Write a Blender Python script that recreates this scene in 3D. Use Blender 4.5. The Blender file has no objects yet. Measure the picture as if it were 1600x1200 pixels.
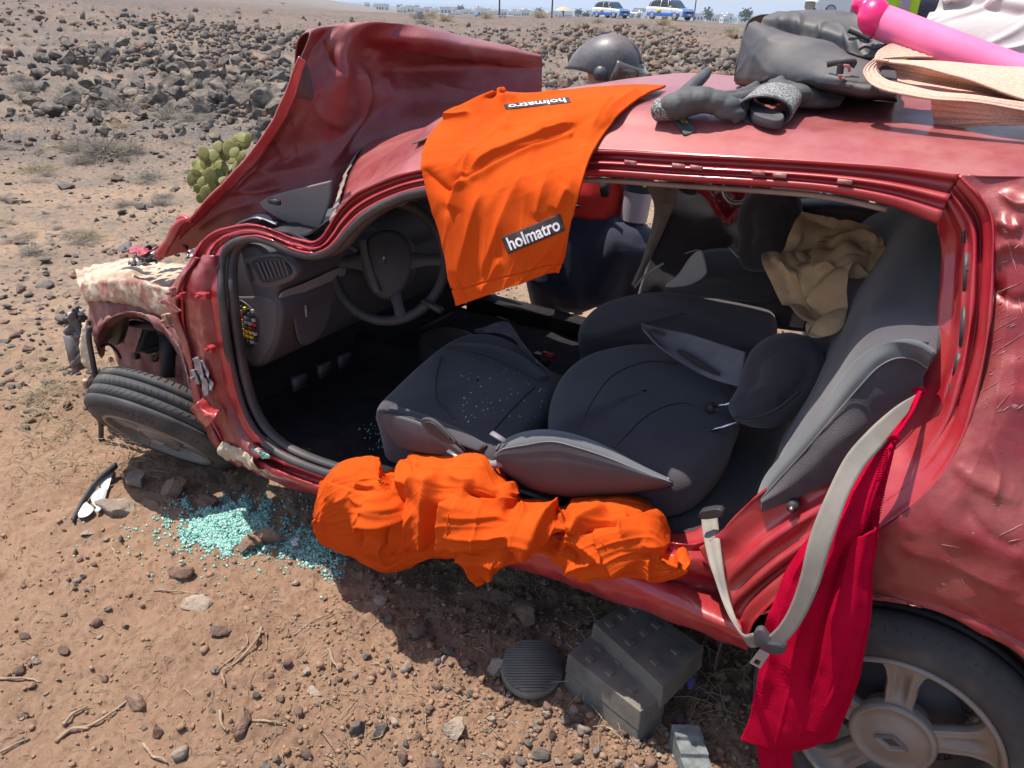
import bpy, math, random
import numpy as np
from math import radians, sin, cos, pi

SC = bpy.context.scene
COL = SC.collection
random.seed(7)
RNG = np.random.default_rng(11)

# ---------------------------------------------------------------- camera
FPX, CAM_H, PITCH, ROLL = 1200.0, 1.65, radians(26.334), radians(2.083)
cam_data = bpy.data.cameras.new('camera')
cam = bpy.data.objects.new('camera', cam_data)
COL.objects.link(cam)
cam_data.sensor_width = 36.0
cam_data.lens = 36.0 * FPX / 1600.0
cam_data.clip_start = 0.05
cam_data.clip_end = 40000
_fw = np.array([0, cos(PITCH), -sin(PITCH)])
_up0 = np.array([0, sin(PITCH), cos(PITCH)])
_rt0 = np.array([1.0, 0, 0])
CRT = _rt0 * cos(ROLL) + _up0 * sin(ROLL)
CUP = -_rt0 * sin(ROLL) + _up0 * cos(ROLL)
CFW = _fw
from mathutils import Matrix, Vector
_m = Matrix(((CRT[0], CUP[0], -CFW[0], 0), (CRT[1], CUP[1], -CFW[1], 0), (CRT[2], CUP[2], -CFW[2], CAM_H), (0, 0, 0, 1)))
cam.matrix_world = _m
SC.camera = cam
EYE = np.array([0, 0, CAM_H])

# ---------------------------------------------------------------- sun and sky
CF = np.array([-cos(radians(31.04)), sin(radians(31.04)), 0])     # car forward
CL = np.array([-sin(radians(31.04)), -cos(radians(31.04)), 0])    # car left
CO = np.array([.82, 1.13, 0]) - CL * 0.76                          # rear axle centre on the ground
SUNV = np.array([0, 0, 1.0]) + CL * 0.04 + CF * 0.36
SUNV /= np.linalg.norm(SUNV)
sun_el = math.asin(SUNV[2]); sun_az = math.atan2(SUNV[0], SUNV[1])
world = bpy.data.worlds.new('World'); SC.world = world
world.use_nodes = True
wn = world.node_tree
bg = wn.nodes['Background']
sky = wn.nodes.new('ShaderNodeTexSky')
sky.sky_type = 'NISHITA'; sky.sun_disc = False
sky.sun_elevation = sun_el; sky.sun_rotation = sun_az
sky.air_density = 1.0; sky.dust_density = 1.2; sky.ozone_density = 1.0
wn.links.new(sky.outputs[0], bg.inputs[0])
bg.inputs[1].default_value = 0.15
sun_data = bpy.data.lights.new('sun', 'SUN')
sun_data.energy = 4.6; sun_data.angle = radians(0.53); sun_data.color = (1.0, 0.955, 0.88)
sun = bpy.data.objects.new('sun', sun_data); COL.objects.link(sun)
sun.rotation_euler = Vector(SUNV).to_track_quat('Z', 'Y').to_euler()
sun.location = (0, 0, 30)
SC.view_settings.view_transform = 'Standard'
SC.view_settings.look = 'None'
SC.view_settings.exposure = 0.58
SC.view_settings.gamma = 1
SC.view_settings.use_curve_mapping = False
SC.cycles.max_bounces = 8
SC.cycles.diffuse_bounces = 4
SC.cycles.volume_bounces = 0
SC.cycles.use_denoising = True

# ---------------------------------------------------------------- points
def ray(u, v):
    d = CFW + CRT * ((u - 800) / FPX) - CUP * ((v - 600) / FPX)
    return d
def W(x, y, z):
    """car frame (forward, left, up) to world"""
    return CO + CF * x + CL * y + np.array([0, 0, z])
def prof(z):
    return 0.80 if z < .85 else .80 - .44 * (z - .85)
def pY(u, v, y):
    d = ray(u, v); o = CO + CL * y
    s = ((o - EYE) @ CL) / (d @ CL)
    return EYE + s * d
def pX(u, v, x):
    d = ray(u, v); o = CO + CF * x
    s = ((o - EYE) @ CF) / (d @ CF)
    return EYE + s * d
def pZ(u, v, z):
    d = ray(u, v); s = (z - CAM_H) / d[2]
    return EYE + s * d
def pD(u, v, dep):
    return EYE + dep * ray(u, v)
def pS(u, v, off=0.0):
    y = .7
    for i in range(30):
        P = pY(u, v, y); y = .5 * y + .5 * (prof(P[2]) + off)
    return P
def toscreen(P):
    d = np.asarray(P) - EYE
    z = d @ CFW
    return (800 + FPX * (d @ CRT) / z, 600 - FPX * (d @ CUP) / z)

# ---------------------------------------------------------------- noise
def _hash(ix, iy, iz, seed):
    h = (ix.astype(np.int64) * 374761393 + iy.astype(np.int64) * 668265263 + iz.astype(np.int64) * 2147483647 + seed * 1274126177) & 0xffffffff
    h = ((h ^ (h >> 13)) * 1274126177) & 0xffffffff
    h = ((h ^ (h >> 16)) * 2246822519) & 0xffffffff
    h ^= h >> 15
    return (h & 0xffffff) / float(0xffffff) * 2 - 1
def noise(P, seed=0):
    P = np.asarray(P, float); F0 = np.floor(P); f = P - F0; f = f * f * (3 - 2 * f)
    I = F0.astype(np.int64); out = 0
    for dx in (0, 1):
        for dy in (0, 1):
            for dz in (0, 1):
                w = (f[..., 0] if dx else 1 - f[..., 0]) * (f[..., 1] if dy else 1 - f[..., 1]) * (f[..., 2] if dz else 1 - f[..., 2])
                out = out + w * _hash(I[..., 0] + dx, I[..., 1] + dy, I[..., 2] + dz, seed)
    return out
def fbm(P, scale=1.0, octv=4, seed=0, gain=.5):
    P = np.asarray(P, float) * scale; a = 1; s = 0
    for i in range(octv):
        s = s + a * noise(P, seed + i * 17); a *= gain; P = P * 2.03 + 11.3
    return s
def ridge(P, scale=1.0, octv=3, seed=0):
    P = np.asarray(P, float) * scale; a = 1; s = 0
    for i in range(octv):
        s = s + a * (1 - np.abs(noise(P, seed + i * 13)) * 2); a *= .5; P = P * 2.1 + 5.7
    return s

# ---------------------------------------------------------------- curves and grids
def cr(pts, n, closed=False):
    """Catmull-Rom through pts, n samples evenly spread along the length"""
    P = np.array([np.asarray(p, float) for p in pts])
    if len(P) == 1: return np.repeat(P, n, 0)
    if closed: Q = np.vstack([P[-1], P, P[0], P[1]]); segs = len(P)
    else: Q = np.vstack([2 * P[0] - P[1], P, 2 * P[-1] - P[-2]]); segs = len(P) - 1
    out = []
    K = 12
    for i in range(segs):
        p0, p1, p2, p3 = Q[i], Q[i + 1], Q[i + 2], Q[i + 3]
        for k in range(K):
            t = k / K
            out.append(.5 * ((2 * p1) + (-p0 + p2) * t + (2 * p0 - 5 * p1 + 4 * p2 - p3) * t * t + (-p0 + 3 * p1 - 3 * p2 + p3) * t ** 3))
    out.append(P[0] if closed else P[-1])
    out = np.array(out)
    L = np.r_[0, np.cumsum(np.linalg.norm(np.diff(out, axis=0), axis=1) + 1e-9)]
    s = np.linspace(0, L[-1], n + 1)[:-1] if closed else np.linspace(0, L[-1], n)
    return np.stack([np.interp(s, L, out[:, k]) for k in range(out.shape[1])], 1)
def cru(pts, n):
    """Catmull-Rom, uniform in parameter (keeps stations aligned between rows)"""
    P = np.array([np.asarray(p, float) for p in pts]); m = len(P)
    Q = np.concatenate([(2 * P[0] - P[1])[None], P, (2 * P[-1] - P[-2])[None]])
    t = np.linspace(0, m - 1, n); i = np.minimum(t.astype(int), m - 2); f = (t - i)
    f = f.reshape((-1,) + (1,) * (P.ndim - 1))
    p0, p1, p2, p3 = Q[i], Q[i + 1], Q[i + 2], Q[i + 3]
    return .5 * ((2 * p1) + (-p0 + p2) * f + (2 * p0 - 5 * p1 + 4 * p2 - p3) * f * f + (-p0 + 3 * p1 - 3 * p2 + p3) * f ** 3)
def surf(rows, nu, nv, uniform=True):
    R = np.array([cru(r, nu) if uniform else cr(r, nu) for r in rows])
    return cru(R, nv)                       # [nv, nu, 3]
def gnorm(G):
    du = np.gradient(G, axis=1); dv = np.gradient(G, axis=0)
    N = np.cross(du, dv); N /= np.linalg.norm(N, axis=-1, keepdims=True) + 1e-12
    return N
def push(G, amt, toward_eye=True):
    N = gnorm(G)
    if toward_eye:
        s = np.sign(((EYE - G) * N).sum(-1).mean()) or 1
        N = N * s
    return G + N * np.asarray(amt)[..., None]
def gridmesh(G, thick=0.0, closed_u=False, away=True):
    """verts, faces of a grid, with a second skin 'thick' behind it"""
    nv, nu = G.shape[:2]
    V = G.reshape(-1, 3)
    i = np.arange(nv - 1)[:, None] * nu; j = np.arange(nu - 1)[None, :]
    a = (i + j).ravel(); F = np.stack([a, a + 1, a + nu + 1, a + nu], 1)
    if closed_u:
        r = np.arange(nv - 1) * nu
        F = np.vstack([F, np.stack([r + nu - 1, r, r + nu, r + 2 * nu - 1], 1)])
    if thick:
        N = gnorm(G)
        s = np.sign(((EYE - G) * N).sum(-1).mean()) or 1
        V2 = (G - N * s * thick).reshape(-1, 3); n = len(V)
        V = np.vstack([V, V2]); F2 = F[:, ::-1] + n
        edges = []
        t = np.arange(nu - 1); edges += [np.stack([t, t + n, t + 1 + n, t + 1], 1)]
        b = (nv - 1) * nu + t; edges += [np.stack([b, b + 1, b + 1 + n, b + n], 1)]
        if not closed_u:
            l = np.arange(nv - 1) * nu; edges += [np.stack([l, l + nu, l + nu + n, l + n], 1)]
            rr = l + nu - 1; edges += [np.stack([rr, rr + n, rr + nu + n, rr + nu], 1)]
        F = np.vstack([F, F2] + edges)
    return V, F

def scr_of(G):
    d = G.reshape(-1, 3) - EYE; z = d @ CFW
    return np.stack([800 + FPX * (d @ CRT) / z, 600 - FPX * (d @ CUP) / z], 1)
def creases(G, lines, p=1.3):
    """fold crests laid along polylines of the sheet: (points, height, width on one side, width on the other)"""
    S = scr_of(G); out = np.zeros(len(S))
    for pts, h, wa, wb in lines:
        C = cr(np.array(pts, float), 48); T = np.gradient(C, axis=0); T /= np.linalg.norm(T, axis=1, keepdims=True)
        d2 = ((S[:, None, :] - C[None]) ** 2).sum(2); k = d2.argmin(1); r = S - C[k]; c = T[k, 0] * r[:, 1] - T[k, 1] * r[:, 0]
        env = np.clip(np.minimum(k, 47 - k) / 9.0, .0, 1); env = env * env * (3 - 2 * env)
        al_ = np.abs((T[k] * r).sum(1)); sp_ = np.linalg.norm(C[1] - C[0]); d = np.hypot(c, np.maximum(al_ - sp_ * .8, 0)); w = np.where(c > 0, wa, wb)
        out += h * np.exp(-(d / w) ** p) * env
    return out.reshape(G.shape[:2])

# ---------------------------------------------------------------- mesh builder
class MB:
    def __init__(s): s.V = []; s.F = []; s.n = 0; s.M = []; s.mi = 0
    def add(s, V, F):
        V = np.asarray(V, float)
        s.V.append(V)
        if isinstance(F, np.ndarray): F = F.tolist()
        n = s.n
        s.F.extend([[k + n for k in f] for f in F]); s.M.extend([s.mi] * len(F)); s.n += len(V)
        return s
    def grid(s, G, thick=0, closed_u=False): return s.add(*gridmesh(G, thick, closed_u))
    def box(s, c, ax, ay, az):
        """centre and three half-axis vectors"""
        c, ax, ay, az = map(lambda q: np.asarray(q, float), (c, ax, ay, az))
        V = [c + sx * ax + sy * ay + sz * az for sz in (-1, 1) for sy in (-1, 1) for sx in (-1, 1)]
        return s.add(V, [[0, 2, 3, 1], [4, 5, 7, 6], [0, 1, 5, 4], [2, 6, 7, 3], [0, 4, 6, 2], [1, 3, 7, 5]])
    def prism(s, poly, d):
        """polygon (3-D points) extruded by the vector d"""
        P = np.asarray(poly, float); n = len(P)
        V = np.vstack([P, P + np.asarray(d)])
        F = [list(range(n))[::-1], [k + n for k in range(n)]] + [[k, (k + 1) % n, (k + 1) % n + n, k + n] for k in range(n)]
        return s.add(V, F)
    def tube(s, pts, r, n=8, cap=True, flat=1.0, up=None, m=None):
        """tube along pts; r scalar or per point; flat squashes one axis"""
        P = np.asarray(pts, float)
        if m: 
            rr = np.interp(np.linspace(0, 1, m), np.linspace(0, 1, len(P)), np.broadcast_to(r, (len(P),)) if np.ndim(r) else np.full(len(P), r))
            P = cr(P, m); r = rr
        R = np.broadcast_to(np.asarray(r, float), (len(P),))
        T = np.gradient(P, axis=0); T /= np.linalg.norm(T, axis=1, keepdims=True) + 1e-12
        a = np.array([0, 0, 1.0]) if up is None else np.asarray(up, float)
        if abs(T[0] @ a) > .95: a = np.array([1.0, 0, 0])
        rings = []
        for i in range(len(P)):
            a = a - T[i] * (a @ T[i]); a = a / (np.linalg.norm(a) + 1e-12); b = np.cross(T[i], a)
            th = np.arange(n) * 2 * pi / n
            rings.append(P[i] + R[i] * (np.cos(th)[:, None] * a * flat + np.sin(th)[:, None] * b))
        G = np.array(rings); V = G.reshape(-1, 3)
        F = []
        for i in range(len(P) - 1):
            for k in range(n): F.append([i * n + k, i * n + (k + 1) % n, (i + 1) * n + (k + 1) % n, (i + 1) * n + k])
        if cap: F += [list(range(n))[::-1], [(len(P) - 1) * n + k for k in range(n)]]
        return s.add(V, F)
    def ball(s, c, rx, ry=None, rz=None, nu=16, nv=10, axes=None):
        ry = ry or rx; rz = rz or rx
        A = np.eye(3) if axes is None else np.array(axes)
        V = []; F = []
        for i in range(nv + 1):
            t = pi * i / nv
            for j in range(nu):
                p = 2 * pi * j / nu
                V.append(np.asarray(c) + A[0] * rx * sin(t) * cos(p) + A[1] * ry * sin(t) * sin(p) + A[2] * rz * cos(t))
        for i in range(nv):
            for j in range(nu): F.append([i * nu + j, (i + 1) * nu + j, (i + 1) * nu + (j + 1) % nu, i * nu + (j + 1) % nu])
        return s.add(V, F)
    def lathe(s, c, axis, prof_, n=32, ref=None, arc=(0, 2 * pi)):
        """profile of (along, radius) turned about axis through c"""
        axis = np.asarray(axis, float); axis = axis / np.linalg.norm(axis)
        a = np.array([0, 0, 1.0]) if ref is None else np.asarray(ref, float)
        if abs(a @ axis) > .97: a = np.array([1.0, 0, 0])
        a = a - axis * (a @ axis); a /= np.linalg.norm(a); b = np.cross(axis, a)
        m = len(prof_); full = abs(arc[1] - arc[0] - 2 * pi) < 1e-6
        th = np.linspace(arc[0], arc[1], n + 1)[: n if full else n + 1]
        V = [np.asarray(c) + axis * h + r * (cos(t) * a + sin(t) * b) for t in th for (h, r) in prof_]
        k = len(th); F = []
        for i in range(k if full else k - 1):
            for j in range(m - 1): F.append([i * m + j, ((i + 1) % k) * m + j, ((i + 1) % k) * m + j + 1, i * m + j + 1])
        return s.add(V, F)
    def slab(s, outline, down, h, r=.02, n=48, crown=.0, bottom_scale=1.0, rings=5):
        """cushion: closed 3-D outline of the top, rounded rim of radius r, body down by h"""
        O = cr(outline, n, closed=True); c = O.mean(0); d = np.asarray(down, float); d /= np.linalg.norm(d)
        R = []
        R.append(c + d * h + (O - c) * bottom_scale * .02)
        R.append(c + d * h + (O - c) * bottom_scale * .9)
        R.append(c + d * (h * .92) + (O - c) * bottom_scale)
        R.append(c + d * (h * .5) + (O - c) * (bottom_scale * .5 + .5) * 1.0 )
        ext = np.linalg.norm(O - c, axis=1, keepdims=True)
        for k in range(rings + 1):
            t = k / rings * pi / 2
            inset = r * (1 - cos(t))
            R.append(O - (O - c) / ext * inset + d * r * (1 - sin(t)) - 0)
        Oi = O - (O - c) / ext * r
        for f in (.93, .84, .72, .58, .42, .25, .02):
            R.append(c + (Oi - c) * f - d * crown * (1 - f * f))
        G = np.array(R)
        V, F = gridmesh(G, 0, closed_u=True)
        return s.add(V, F)
    def build(s, name, mat, parent=None, smooth=True, mods=None, autosharp=None, label=None):
        V = np.vstack(s.V); me = bpy.data.meshes.new(name)
        if parent is None: base = np.array([V[:, 0].mean(), V[:, 1].mean(), V[:, 2].min()])
        else: base = np.array(parent['_base'])
        me.from_pydata((V - base).tolist(), [], s.F)
        mats = mat if isinstance(mat, (list, tuple)) else [mat]
        for m in mats: me.materials.append(m)
        if len(mats) > 1: me.polygons.foreach_set('material_index', s.M)
        if smooth: me.polygons.foreach_set('use_smooth', [True] * len(me.polygons))
        if autosharp is not None:
            me.set_sharp_from_angle(angle=radians(autosharp))
        o = bpy.data.objects.new(name, me); COL.objects.link(o)
        if parent is None: o.location = base
        else: o.parent = parent
        o['_base'] = base.tolist()
        if label: o['label'] = label
        return o
def empty(name, loc, label=None, cat=None, group=None):
    o = bpy.data.objects.new(name, None); COL.objects.link(o); o.location = loc; o['_base'] = [float(q) for q in loc]
    o.empty_display_size = .1
    tag(o, label, cat, group); return o
def tag(o, label=None, cat=None, group=None, kind=None):
    if label and len(label.split()) > 16: print('LONG', len(label.split()), label)
    if label: o['label'] = label
    if cat: o['category'] = cat
    if group: o['group'] = group
    if kind: o['kind'] = kind
    return o
def remesh(o, vox, smooth=4, sub=0):
    m = o.modifiers.new('join', 'REMESH'); m.mode = 'VOXEL'; m.voxel_size = vox; m.use_smooth_shade = True
    m = o.modifiers.new('soft', 'SMOOTH'); m.iterations = smooth; m.factor = .5
    return o

# ---------------------------------------------------------------- materials
def _nt(m): return m.node_tree
def make_mat(name, col, rough=.6, metal=0.0, col2=None, nscale=6.0, nmix=(.4, .6), bump=0.0, bscale=40.0, bdist=.004, coat=0.0, coat_r=.1,
             dust=None, dust_amt=0.0, dust_up=0.0, col3=None, n3=30.0, n3r=(.6, .66), stretch=None, spec=.5, sheen=0, trans=0, ior=1.45, emit=None, weave=0, obj=False):
    m = bpy.data.materials.new(name); m.use_nodes = True; nt = m.node_tree; N = nt.nodes; L = nt.links
    b = N['Principled BSDF']
    b.inputs['Roughness'].default_value = rough; b.inputs['Metallic'].default_value = metal
    b.inputs['Specular IOR Level'].default_value = spec; b.inputs['IOR'].default_value = ior
    if coat: b.inputs['Coat Weight'].default_value = coat; b.inputs['Coat Roughness'].default_value = coat_r
    if sheen: b.inputs['Sheen Weight'].default_value = sheen
    if trans: b.inputs['Transmission Weight'].default_value = trans
    if emit: b.inputs['Emission Color'].default_value = (*emit[:3], 1); b.inputs['Emission Strength'].default_value = emit[3]
    if obj:
        g0 = N.new('ShaderNodeTexCoord'); pos = g0.outputs['Object']
    else:
        g0 = N.new('ShaderNodeNewGeometry'); pos = g0.outputs['Position']
    geo = g0 if not obj else N.new('ShaderNodeNewGeometry')
    if stretch is not None:
        mp = N.new('ShaderNodeMapping'); mp.inputs['Scale'].default_value = stretch; L.new(pos, mp.inputs[0]); pos2 = mp.outputs[0]
    else: pos2 = pos
    def nz(scale, lo, hi, src=pos2, det=5, rgh=.6):
        n = N.new('ShaderNodeTexNoise'); n.inputs['Scale'].default_value = scale; n.inputs['Detail'].default_value = det; n.inputs['Roughness'].default_value = rgh
        L.new(src, n.inputs['Vector'])
        r = N.new('ShaderNodeMapRange'); r.inputs['From Min'].default_value = lo; r.inputs['From Max'].default_value = hi; r.clamp = True
        L.new(n.outputs[0], r.inputs[0]); return r.outputs[0]
    def mix(fac, A, B):
        x = N.new('ShaderNodeMix'); x.data_type = 'RGBA'
        if isinstance(fac, float): x.inputs[0].default_value = fac
        else: L.new(fac, x.inputs[0])
        for s, v in ((x.inputs[6], A), (x.inputs[7], B)):
            if isinstance(v, tuple): s.default_value = (*v[:3], 1)
            else: L.new(v, s)
        return x.outputs[2]
    c = (*col, 1)
    cur = tuple(col)
    if col2 is not None: cur = mix(nz(nscale, *nmix), cur, tuple(col2))
    if col3 is not None: cur = mix(nz(n3, *n3r), cur, tuple(col3))
    if dust is not None:
        f = nz(9.0, .38, .68, pos, 8, .7)
        mu = N.new('ShaderNodeMath'); mu.operation = 'MULTIPLY'; L.new(f, mu.inputs[0]); mu.inputs[1].default_value = dust_amt
        fac = mu.outputs[0]
        if dust_up:
            sp = N.new('ShaderNodeSeparateXYZ'); L.new(geo.outputs['Normal'], sp.inputs[0])
            r = N.new('ShaderNodeMapRange'); r.inputs['From Min'].default_value = .3; r.inputs['From Max'].default_value = .95; r.inputs['To Max'].default_value = dust_up; r.clamp = True
            L.new(sp.outputs[2], r.inputs[0])
            ad = N.new('ShaderNodeMath'); ad.operation = 'ADD'; ad.use_clamp = True; L.new(fac, ad.inputs[0]); L.new(r.outputs[0], ad.inputs[1]); fac = ad.outputs[0]
        cur = mix(fac, cur, tuple(dust))
        rr = N.new('ShaderNodeMapRange'); rr.inputs['To Min'].default_value = rough; rr.inputs['To Max'].default_value = .85; L.new(fac, rr.inputs[0]); L.new(rr.outputs[0], b.inputs['Roughness'])
        if coat:
            rc = N.new('ShaderNodeMapRange'); rc.inputs['To Min'].default_value = coat; rc.inputs['To Max'].default_value = 0; L.new(fac, rc.inputs[0]); L.new(rc.outputs[0], b.inputs['Coat Weight'])
    if isinstance(cur, tuple): b.inputs['Base Color'].default_value = (*cur, 1)
    else: L.new(cur, b.inputs['Base Color'])
    if bump:
        n = N.new('ShaderNodeTexNoise'); n.inputs['Scale'].default_value = bscale; n.inputs['Detail'].default_value = 6; n.inputs['Roughness'].default_value = .65
        L.new(pos2, n.inputs['Vector'])
        h = n.outputs[0]
        if weave:
            w = N.new('ShaderNodeTexWave'); w.inputs['Scale'].default_value = weave; w.inputs['Distortion'].default_value = 1.5; L.new(pos, w.inputs['Vector'])
            ad = N.new('ShaderNodeMath'); ad.operation = 'MULTIPLY_ADD'; L.new(w.outputs['Fac'], ad.inputs[0]); ad.inputs[1].default_value = .6; L.new(h, ad.inputs[2]); h = ad.outputs[0]
        bp = N.new('ShaderNodeBump'); bp.inputs['Strength'].default_value = bump; bp.inputs['Distance'].default_value = bdist
        L.new(h, bp.inputs['Height']); L.new(bp.outputs[0], b.inputs['Normal'])
    return m
DUST = (.36, .25, .18)
M = {}
M['red'] = make_mat('red_paint', (.22, .011, .017), .42, .15, (.21, .011, .017), 3.0, (.35, .65), .25, 25, .003, .45, .28, DUST, .26, .14, (.13, .01, .015), 60.0, (.66, .72))
M['redclean'] = make_mat('red_jamb_paint', (.42, .014, .028), .36, .1, (.32, .012, .02), 4.0, (.3, .7), .2, 18, .003, .7, .14, DUST, .13, .04)
M['redroof'] = make_mat('red_roof_paint', (.30, .030, .036), .42, .15, (.24, .02, .026), 3.0, (.35, .65), .12, 60, .0015, .5, .2, (.42, .21, .18), .30, .15, (.22, .018, .022), 14.0, (.66, .68))
M['redlip'] = make_mat('chipped_primer', (.45, .22, .2), .6, 0, (.3, .05, .05), 40)
M['scr'] = make_mat('scratched_red_paint', (.27, .013, .020), .42, .15, (.22, .014, .020), 1.6, (.35, .65), .35, 10, .006, .35, .3, DUST, .22, .05, (.42, .20, .18), 26.0, (.68, .71), stretch=(1, 1.3, 2.0))
M['sand'] = make_mat('dusty_bare_metal', (.46, .37, .26), .8, 0, (.28, .12, .09), 6.0, (.46, .62), .5, 50, .004, 0, .1, None, 0, 0, (.62, .54, .40), 22.0, (.52, .7))
M['pinkdust'] = make_mat('dusty_red_inner_wing', (.26, .10, .09), .75, 0, (.15, .035, .04), 7.0, (.4, .6), .4, 50, .003, dust=DUST, dust_amt=.5)
M['rubber'] = make_mat('seal_rubber', (.045, .040, .042), .55, 0, (.09, .075, .07), 8, (.45, .7), .2, 60)
M['tyre'] = make_mat('dusty_tyre_rubber', (.040, .039, .040), .72, 0, (.12, .10, .085), 6.0, (.45, .75), .3, 90, .002)
M['alloy'] = make_mat('dusty_alloy', (.25, .215, .19), .5, .3, (.21, .155, .115), 7.0, (.42, .66), .2, 60, .002, col3=(.06, .055, .05), n3=16, n3r=(.68, .71))
M['steel'] = make_mat('grey_steel', (.35, .35, .36), .35, .8, (.25, .22, .2), 9)
M['chrome'] = make_mat('bright_metal', (.6, .6, .62), .18, 1.0)
M['black'] = make_mat('black_plastic', (.032, .030, .033), .5, 0, (.05, .045, .045), 9, (.45, .75), .15, 80)
M['dash'] = make_mat('dark_grey_dash_plastic', (.056, .050, .056), .65, 0, (.072, .063, .067), 5, (.4, .7), .35, 180, .001)
M['dash2'] = make_mat('mid_grey_dash_plastic', (.090, .078, .082), .65, 0, (.115, .098, .10), 5, (.4, .7), .3, 180, .001)
M['wheelblk'] = make_mat('worn_steering_leather', (.030, .027, .031), .6, 0, (.045, .04, .043), 8)
M['silver'] = make_mat('silver_trim', (.30, .28, .29), .4, .4)
M['seat'] = make_mat('dark_seat_fabric', (.050, .043, .050), .95, 0, (.070, .060, .066), 5, (.35, .65), .9, 300, .0025, sheen=.3, spec=.2, col3=(.16, .14, .14), n3=150, n3r=(.74, .78))
M['seatgrey'] = make_mat('grey_seat_fabric', (.105, .108, .112), .95, 0, (.08, .083, .087), 7, (.35, .65), .5, 420, .0012, sheen=.3, spec=.2)
M['carpet'] = make_mat('dark_carpet', (.020, .017, .019), 1.0, 0, (.035, .028, .028), 12, (.4, .7), .8, 300, .003, spec=.1, col3=(.2, .17, .15), n3=120, n3r=(.73, .76))
M['plasgrey'] = make_mat('grey_panel_plastic', (.13, .12, .14), .6, 0, (.26, .23, .24), 6, (.4, .7), .1, 120)
M['palegrey'] = make_mat('pale_grey_plastic', (.42, .43, .43), .55, 0, (.34, .34, .34), 6, (.4, .7))
M['lining'] = make_mat('beige_headlining', (.30, .24, .20), .85, 0, (.24, .19, .16), 6)
M['trimtan'] = make_mat('tan_pillar_trim', (.30, .23, .19), .7, 0, (.20, .14, .12), 6)
M['orange'] = make_mat('orange_cotton', (.66, .088, .010), .92, 0, (.60, .072, .008), 5, (.35, .65), .45, 60, .003, sheen=0, spec=.06, weave=260)
M['patch'] = make_mat('dark_woven_patch', (.035, .022, .024), .85, 0, (.06, .04, .04), 60)
M['white'] = make_mat('white_print', (.72, .68, .68), .8)
M['sweater'] = make_mat('crimson_knit', (.44, .004, .030), 1.0, 0, (.34, .003, .022), 9, (.35, .65), .9, 260, .003, spec=.0)
M['belt'] = make_mat('beige_belt_webbing', (.26, .23, .19), .8, 0, (.20, .175, .145), 14, (.35, .65), .4, 300, .001)
M['glove'] = make_mat('black_nitrile', (.060, .060, .062), .68, 0, (.10, .095, .088), 22, (.4, .7), .5, 140, .002)
M['knit'] = make_mat('grey_melange_knit', (.35, .34, .32), .95, 0, (.06, .06, .06), 230, (.42, .58), .8, 300, .003)
M['leather'] = make_mat('black_leather', (.026, .026, .032), .5, 0, (.07, .064, .062), 5.5, (.44, .72), .4, 45, .003, dust=(.26, .21, .17), dust_amt=.15, dust_up=.18)
M['straw'] = make_mat('pale_straw', (.70, .44, .335), .85, 0, (.56, .34, .25), 240, (.4, .6), .9, 420, .002, spec=.15)
M['pink'] = make_mat('pink_foam', (.82, .17, .33), .75, 0, (.74, .13, .28), 7, (.35, .65), .3, 200, .001)
M['hotpink'] = make_mat('hot_pink_vinyl', (.90, .020, .17), .35, 0, (.8, .015, .15), 8, coat=.3)
M['cloth'] = make_mat('off_white_cotton', (.52, .47, .445), .9, 0, (.45, .40, .38), 7, (.35, .65), .35, 90, .003, sheen=.2)
M['paper'] = make_mat('brown_paper', (.52, .36, .20), .85, 0, (.42, .28, .15), 9, (.35, .65), .4, 40, .004, col3=(.14, .06, .04), n3=24, n3r=(.70, .73))
M['navy'] = make_mat('navy_workwear', (.020, .022, .045), .9, 0, (.03, .03, .055), 9, (.4, .6), .4, 60, .004, sheen=.2)
M['vestred'] = make_mat('red_rescue_vest', (.62, .02, .015), .8, 0, (.5, .015, .012), 9)
M['hivis'] = make_mat('lime_hi_vis', (.52, .76, .03), .7, 0, (.44, .68, .02), 9, emit=None)
M['reflect'] = make_mat('grey_reflective_tape', (.42, .36, .40), .5, .2)
M['skin'] = make_mat('skin', (.45, .24, .16), .55, 0, (.40, .20, .13), 20)
M['helmet'] = make_mat('grey_helmet_shell', (.085, .088, .098), .45, .0, (.05, .05, .055), 14, (.4, .6), coat=.2, coat_r=.25, dust=DUST, dust_amt=.3, dust_up=.1)
M['visor'] = make_mat('smoked_visor', (.10, .075, .06), .08, 0, (.14, .09, .06), 5, coat=1.0, coat_r=.03)
M['crib'] = make_mat('dusty_black_crib_plastic', (.115, .102, .085), .75, 0, (.20, .17, .135), 9, (.38, .66), .5, 60, .003)
M['cribw'] = make_mat('grey_recycled_wedge', (.17, .18, .175), .7, 0, (.11, .115, .11), 40, (.4, .6), .6, 90, .004)
M['glass'] = make_mat('green_safety_glass', (.32, .74, .62), .15, 0, (.70, .92, .86), 90, (.45, .62), trans=.45, spec=.8)
M['wood'] = make_mat('dry_stick', (.34, .24, .16), .85, 0, (.22, .15, .10), 40)
M['twig'] = make_mat('dry_grey_twigs', (.30, .25, .19), .9, 0, (.20, .17, .14), 6)
M['straw_grass'] = make_mat('dry_straw_grass', (.42, .33, .21), .9, 0, (.30, .23, .15), 6)
M['cactus'] = make_mat('cactus_green', (.13, .135, .028), .65, 0, (.22, .19, .05), 22, (.4, .62), .3, 60, .003, col3=(.40, .33, .14), n3=60, n3r=(.66, .7))
M['carwhite'] = make_mat('white_car_paint', (.74, .74, .74), .3, 0, coat=.8)
M['carblue'] = make_mat('blue_car_paint', (.02, .17, .60), .3, 0, coat=.8)
M['carglass'] = make_mat('dark_car_glass', (.03, .035, .04), .08, 0, coat=1)
M['house'] = make_mat('white_render', (.72, .71, .68), .9, 0, (.6, .58, .54), .05)
M['pole'] = make_mat('dark_pole', (.10, .085, .075), .8)
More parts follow.
